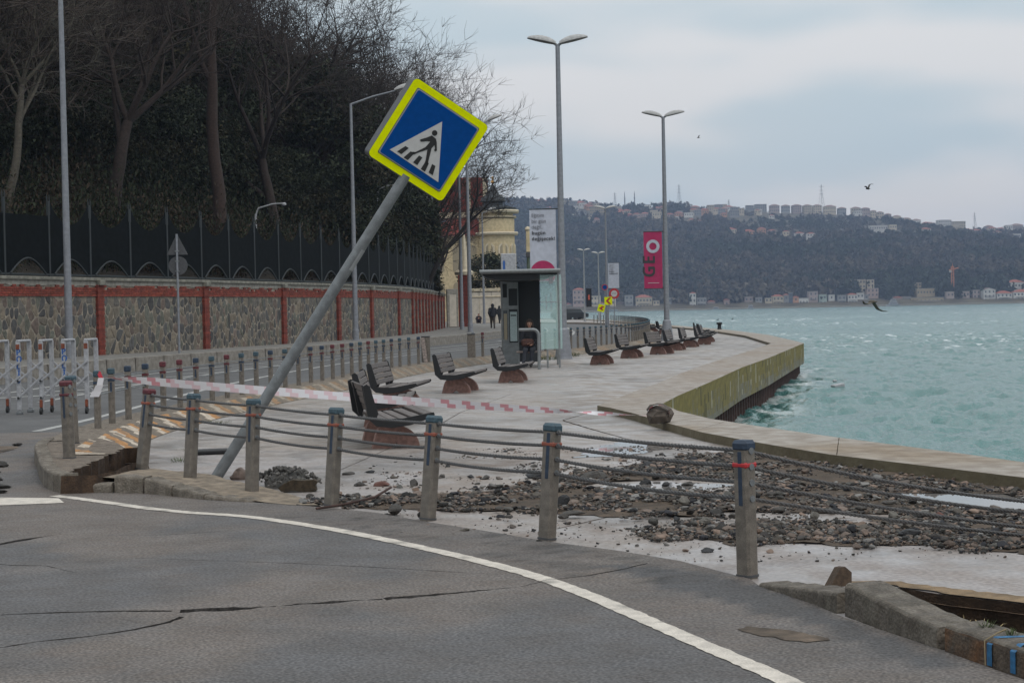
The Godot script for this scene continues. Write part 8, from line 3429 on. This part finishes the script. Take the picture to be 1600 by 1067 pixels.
func make_small_things() -> void:
	gull("dark bird gliding against the sky above the crest blocks", Vector3(19.42, 7.84, -90.0), 0.75, 0.25, 0.9, 0.7, Color(0.06, 0.055, 0.05))
	gull("tiny bird high in the sky beside the second double lamp", Vector3(16.03, 15.83, -140.0), 0.62, 0.5, 0.6, 1.1, Color(0.07, 0.065, 0.06))
	gull("brown-winged gull flying low over the water before the far houses", Vector3(13.06, 1.72, -60.0), 1.15, -0.35, -0.55, 0.5, Color(0.13, 0.11, 0.085))
	for q in [["first of two dark ducks floating far out", 39.83, -321.0], ["second of two dark ducks floating far out", 43.66, -328.5]]:
		var d := thing("duck", q[0], "bird", Vector3(q[1], -1.15, q[2]), 1.2, "ducks on the water")
		var dm := MB.new()
		dm.colored = true
		dm.col = Color(0.02, 0.02, 0.02)
		dm.tube([Vector3(-0.35, 0.15, 0), Vector3(-0.2, 0.12, 0), Vector3(0.15, 0.1, 0), Vector3(0.3, 0.12, 0), Vector3(0.34, 0.32, 0), Vector3(0.42, 0.38, 0), Vector3(0.5, 0.36, 0)], [0.02, 0.12, 0.16, 0.08, 0.05, 0.06, 0.01], 8)
		put(dm, "body", mats.bird, d)
	var fl := thing("floating_crate", "white foam box adrift near the quay corner", "flotsam", Vector3(11.0, -1.2, -56.2), 0.4)
	var fm := MB.new()
	fm.box(Vector3(0, 0.06, 0), Vector3(0.42, 0.22, 0.26), 0.02, Basis(Vector3(0, 0, 1), 0.15))
	put(fm, "box", mats.barrier_white, fl)
	var fl2 := MB.new()
	fl2.box(Vector3(0, 0.05, 0), Vector3(0.16, 0.09, 0.14), 0.03)
	var f2 := put(fl2, "floating_scrap", mats.barrier_white)
	f2.position = Vector3(11.75, -1.18, -60.6)
	tag(f2, "small white scrap floating beyond the foam box", "flotsam")
	var bo := thing("mooring_post", "short black mooring post on the far quay edge", "bollard", Vector3(14.0, 0.1, -112.0))
	var bm := MB.new()
	bm.lathe([Vector2(0.16, 0), Vector2(0.13, 0.1), Vector2(0.12, 0.3), Vector2(0.2, 0.36), Vector2(0.2, 0.46), Vector2(0.0, 0.5)], 12)
	put(bm, "shaft", mats.bench_iron, bo)
	# weeds along the painted flank and on the blue-striped kerb stone
	var green := Color(0.055, 0.075, 0.022)
	var straw := Color(0.22, 0.16, 0.075)
	tuft("green weed tuft on the concrete just beyond the tilted red-capped post", Vector3(-3.95, -0.01, -19.6), 60, 0.09, 0.14, green, 1)
	tuft("low green weed beside the foot of the painted flank", Vector3(-4.2, -0.01, -21.3), 45, 0.06, 0.16, green, 2)
	tuft("weed tuft at the flank foot behind the leaning pole", Vector3(-4.72, -0.01, -26.5), 60, 0.09, 0.25, green, 3)
	tuft("weed line below the weathered strip flank, before the third bench", Vector3(-3.0, -0.01, -44.0), 70, 0.10, 0.4, green, 4)
	tuft("broad weed patch at the foot of the double lamp behind the shelter", Vector3(2.0, -0.01, -59.6), 160, 0.26, 0.55, green, 5)
	tuft("grass patch under the glass pane of the shelter", Vector3(1.0, -0.01, -56.2), 160, 0.24, 0.6, green, 6)
	tuft("small green plant rooted on the blue-striped kerb stone", Vector3(2.26, 0.125, -7.98), 50, 0.055, 0.035, green, 7)
	tuft("dark green sprig beside the small plant on the blue-striped kerb stone", Vector3(2.32, 0.125, -7.78), 45, 0.055, 0.03, green, 8)
	tuft("dry straw stems trailing over the kerb stone by the pit", Vector3(2.34, 0.02, -8.4), 14, 0.13, 0.14, straw, 9)
	var st := MB.new()
	st.tube([Vector3(2.30, 0.15, -7.80), Vector3(2.24, 0.145, -7.74), Vector3(2.17, 0.12, -7.70), Vector3(2.165, 0.05, -7.68), Vector3(2.16, 0.012, -7.66)], [0.004, 0.004, 0.003, 0.003, 0.002], 5)
	tag(put(st, "straw_stem", grain(mat(0.26, 0.20, 0.11, 0.8), 0.05, 0.2, 0.2)), "dry straw stalk hanging down the side of the blue-striped kerb stone", "weed")
	# a thin rod by the fourth post, boards and scraps
	var rod := MB.new()
	rod.tube([Vector3(-1.72, 0.02, -14.32), Vector3(-1.5, 0.03, -14.5), Vector3(-1.25, 0.06, -14.75), Vector3(-1.12, 0.12, -15.0)], [0.012], 6)
	tag(put(rod, "bent_rod", mats.rust), "bent rusty rod lying at the shingle tip by the fourth post", "rod")
	var sl := MB.new()
	sl.box(Vector3(0, 0.02, 0), Vector3(0.42, 0.05, 0.26), 0.012, Basis(Vector3(0, 1, 0), 0.3))
	var so := put(sl, "slab_fragment", mats.bench_iron)
	so.position = Vector3(-3.75, 0.0, -20.6)
	tag(so, "flat dark slab fragment on the concrete behind the island posts", "rubble")
	var wp := MB.new()
	wp.extrude(pv([-0.20, 0.03, -0.17, 0.0, -0.02, 0.0, 0.05, -0.01, 0.17, 0.0, 0.16, 0.05, 0.185, 0.09, 0.15, 0.105, 0.03, 0.10, -0.06, 0.11, -0.15, 0.07]), -0.06, 0.05)
	var wo := put(wp, "broken_plank", grain(mat(0.085, 0.060, 0.035, 0.9), 0.05, 0.4, 0.5, 0.6))
	wo.position = Vector3(-2.08, 0.0, -16.0)
	tag(wo, "dark broken timber end beside the asphalt mound", "timber")
	# litter at the left edge of the road
	for q in [[-6.0, -19.2, 0.16], [-6.7, -22.4, 0.10], [-5.5, -17.6, 0.09], [-5.2, -16.75, 0.12], [-5.05, -16.3, 0.08], [-5.9, -20.9, 0.07], [-5.75, -18.4, 0.06]]:
		var mb := MB.new()
		mb.colored = true
		lump(mb, Vector3.ZERO, Vector3(q[2], q[2] * 0.35, q[2] * 0.6), int(q[2] * 1000), Color(0.05, 0.045, 0.04), 0.4)
		var o := put(mb, "asphalt_crumb", mats.rock)
		o.position = Vector3(q[0], q[2] * 0.2, q[1])
		tag(o, "dark clod of dirt on the road left of the curved kerb", "rubble", "dirt clods on the road")
	# dark parked vehicles beyond the shelter
	for q in [["dark parked van beyond the shelter, half hidden by bollards", 9.4, -252.0, 0.35], ["second dark parked vehicle beyond the shelter, nearer the bend", 8.3, -256.0, 0.5]]:
		var c := thing("parked_car", q[0], "car", Vector3(q[1], 0.0, q[2]), q[3], "dark vehicles parked at the bend")
		var cm := MB.new()
		cm.extrude(pv([-2.1, 0.35, 2.1, 0.35, 2.15, 0.9, 1.3, 1.05, 0.8, 1.6, -1.4, 1.65, -2.0, 1.1, -2.15, 0.9]), -0.85, 0.85)
		put(cm, "body", mats.shelter_dark, c)
		var wm := MB.new()
		wm.extrude(pv([-1.5, 1.08, 1.05, 1.08, 0.75, 1.5, -1.3, 1.54]), 0.852, 0.862)
		put(wm, "side_window", mats.window_dark, c)
		for x in [-1.3, 1.3]:
			for z in [-0.8, 0.8]:
				var ty := MB.new()
				ty.tube([Vector3(x, 0.33, z - 0.1), Vector3(x, 0.33, z + 0.1)], [0.33], 14)
				put(ty, "wheel", mats.rubber, c)


func _ready() -> void:
	rng.seed = 20190211
	make_camera_and_light()
	make_materials()
	make_road()
	make_promenade()
	make_kerbs_and_strip()
	make_quay()
	make_pavement()
	make_sea()
	make_far_shore()
	make_bank()
	make_wall()
	make_villa()
	make_trees()
	make_shelter()
	make_lamps()
	make_crossing_sign()
	make_rope_fence()
	make_road_bollards()
	make_police_barrier()
	make_benches()
	make_tape()
	make_rubble()
	make_people()
	make_small_things()
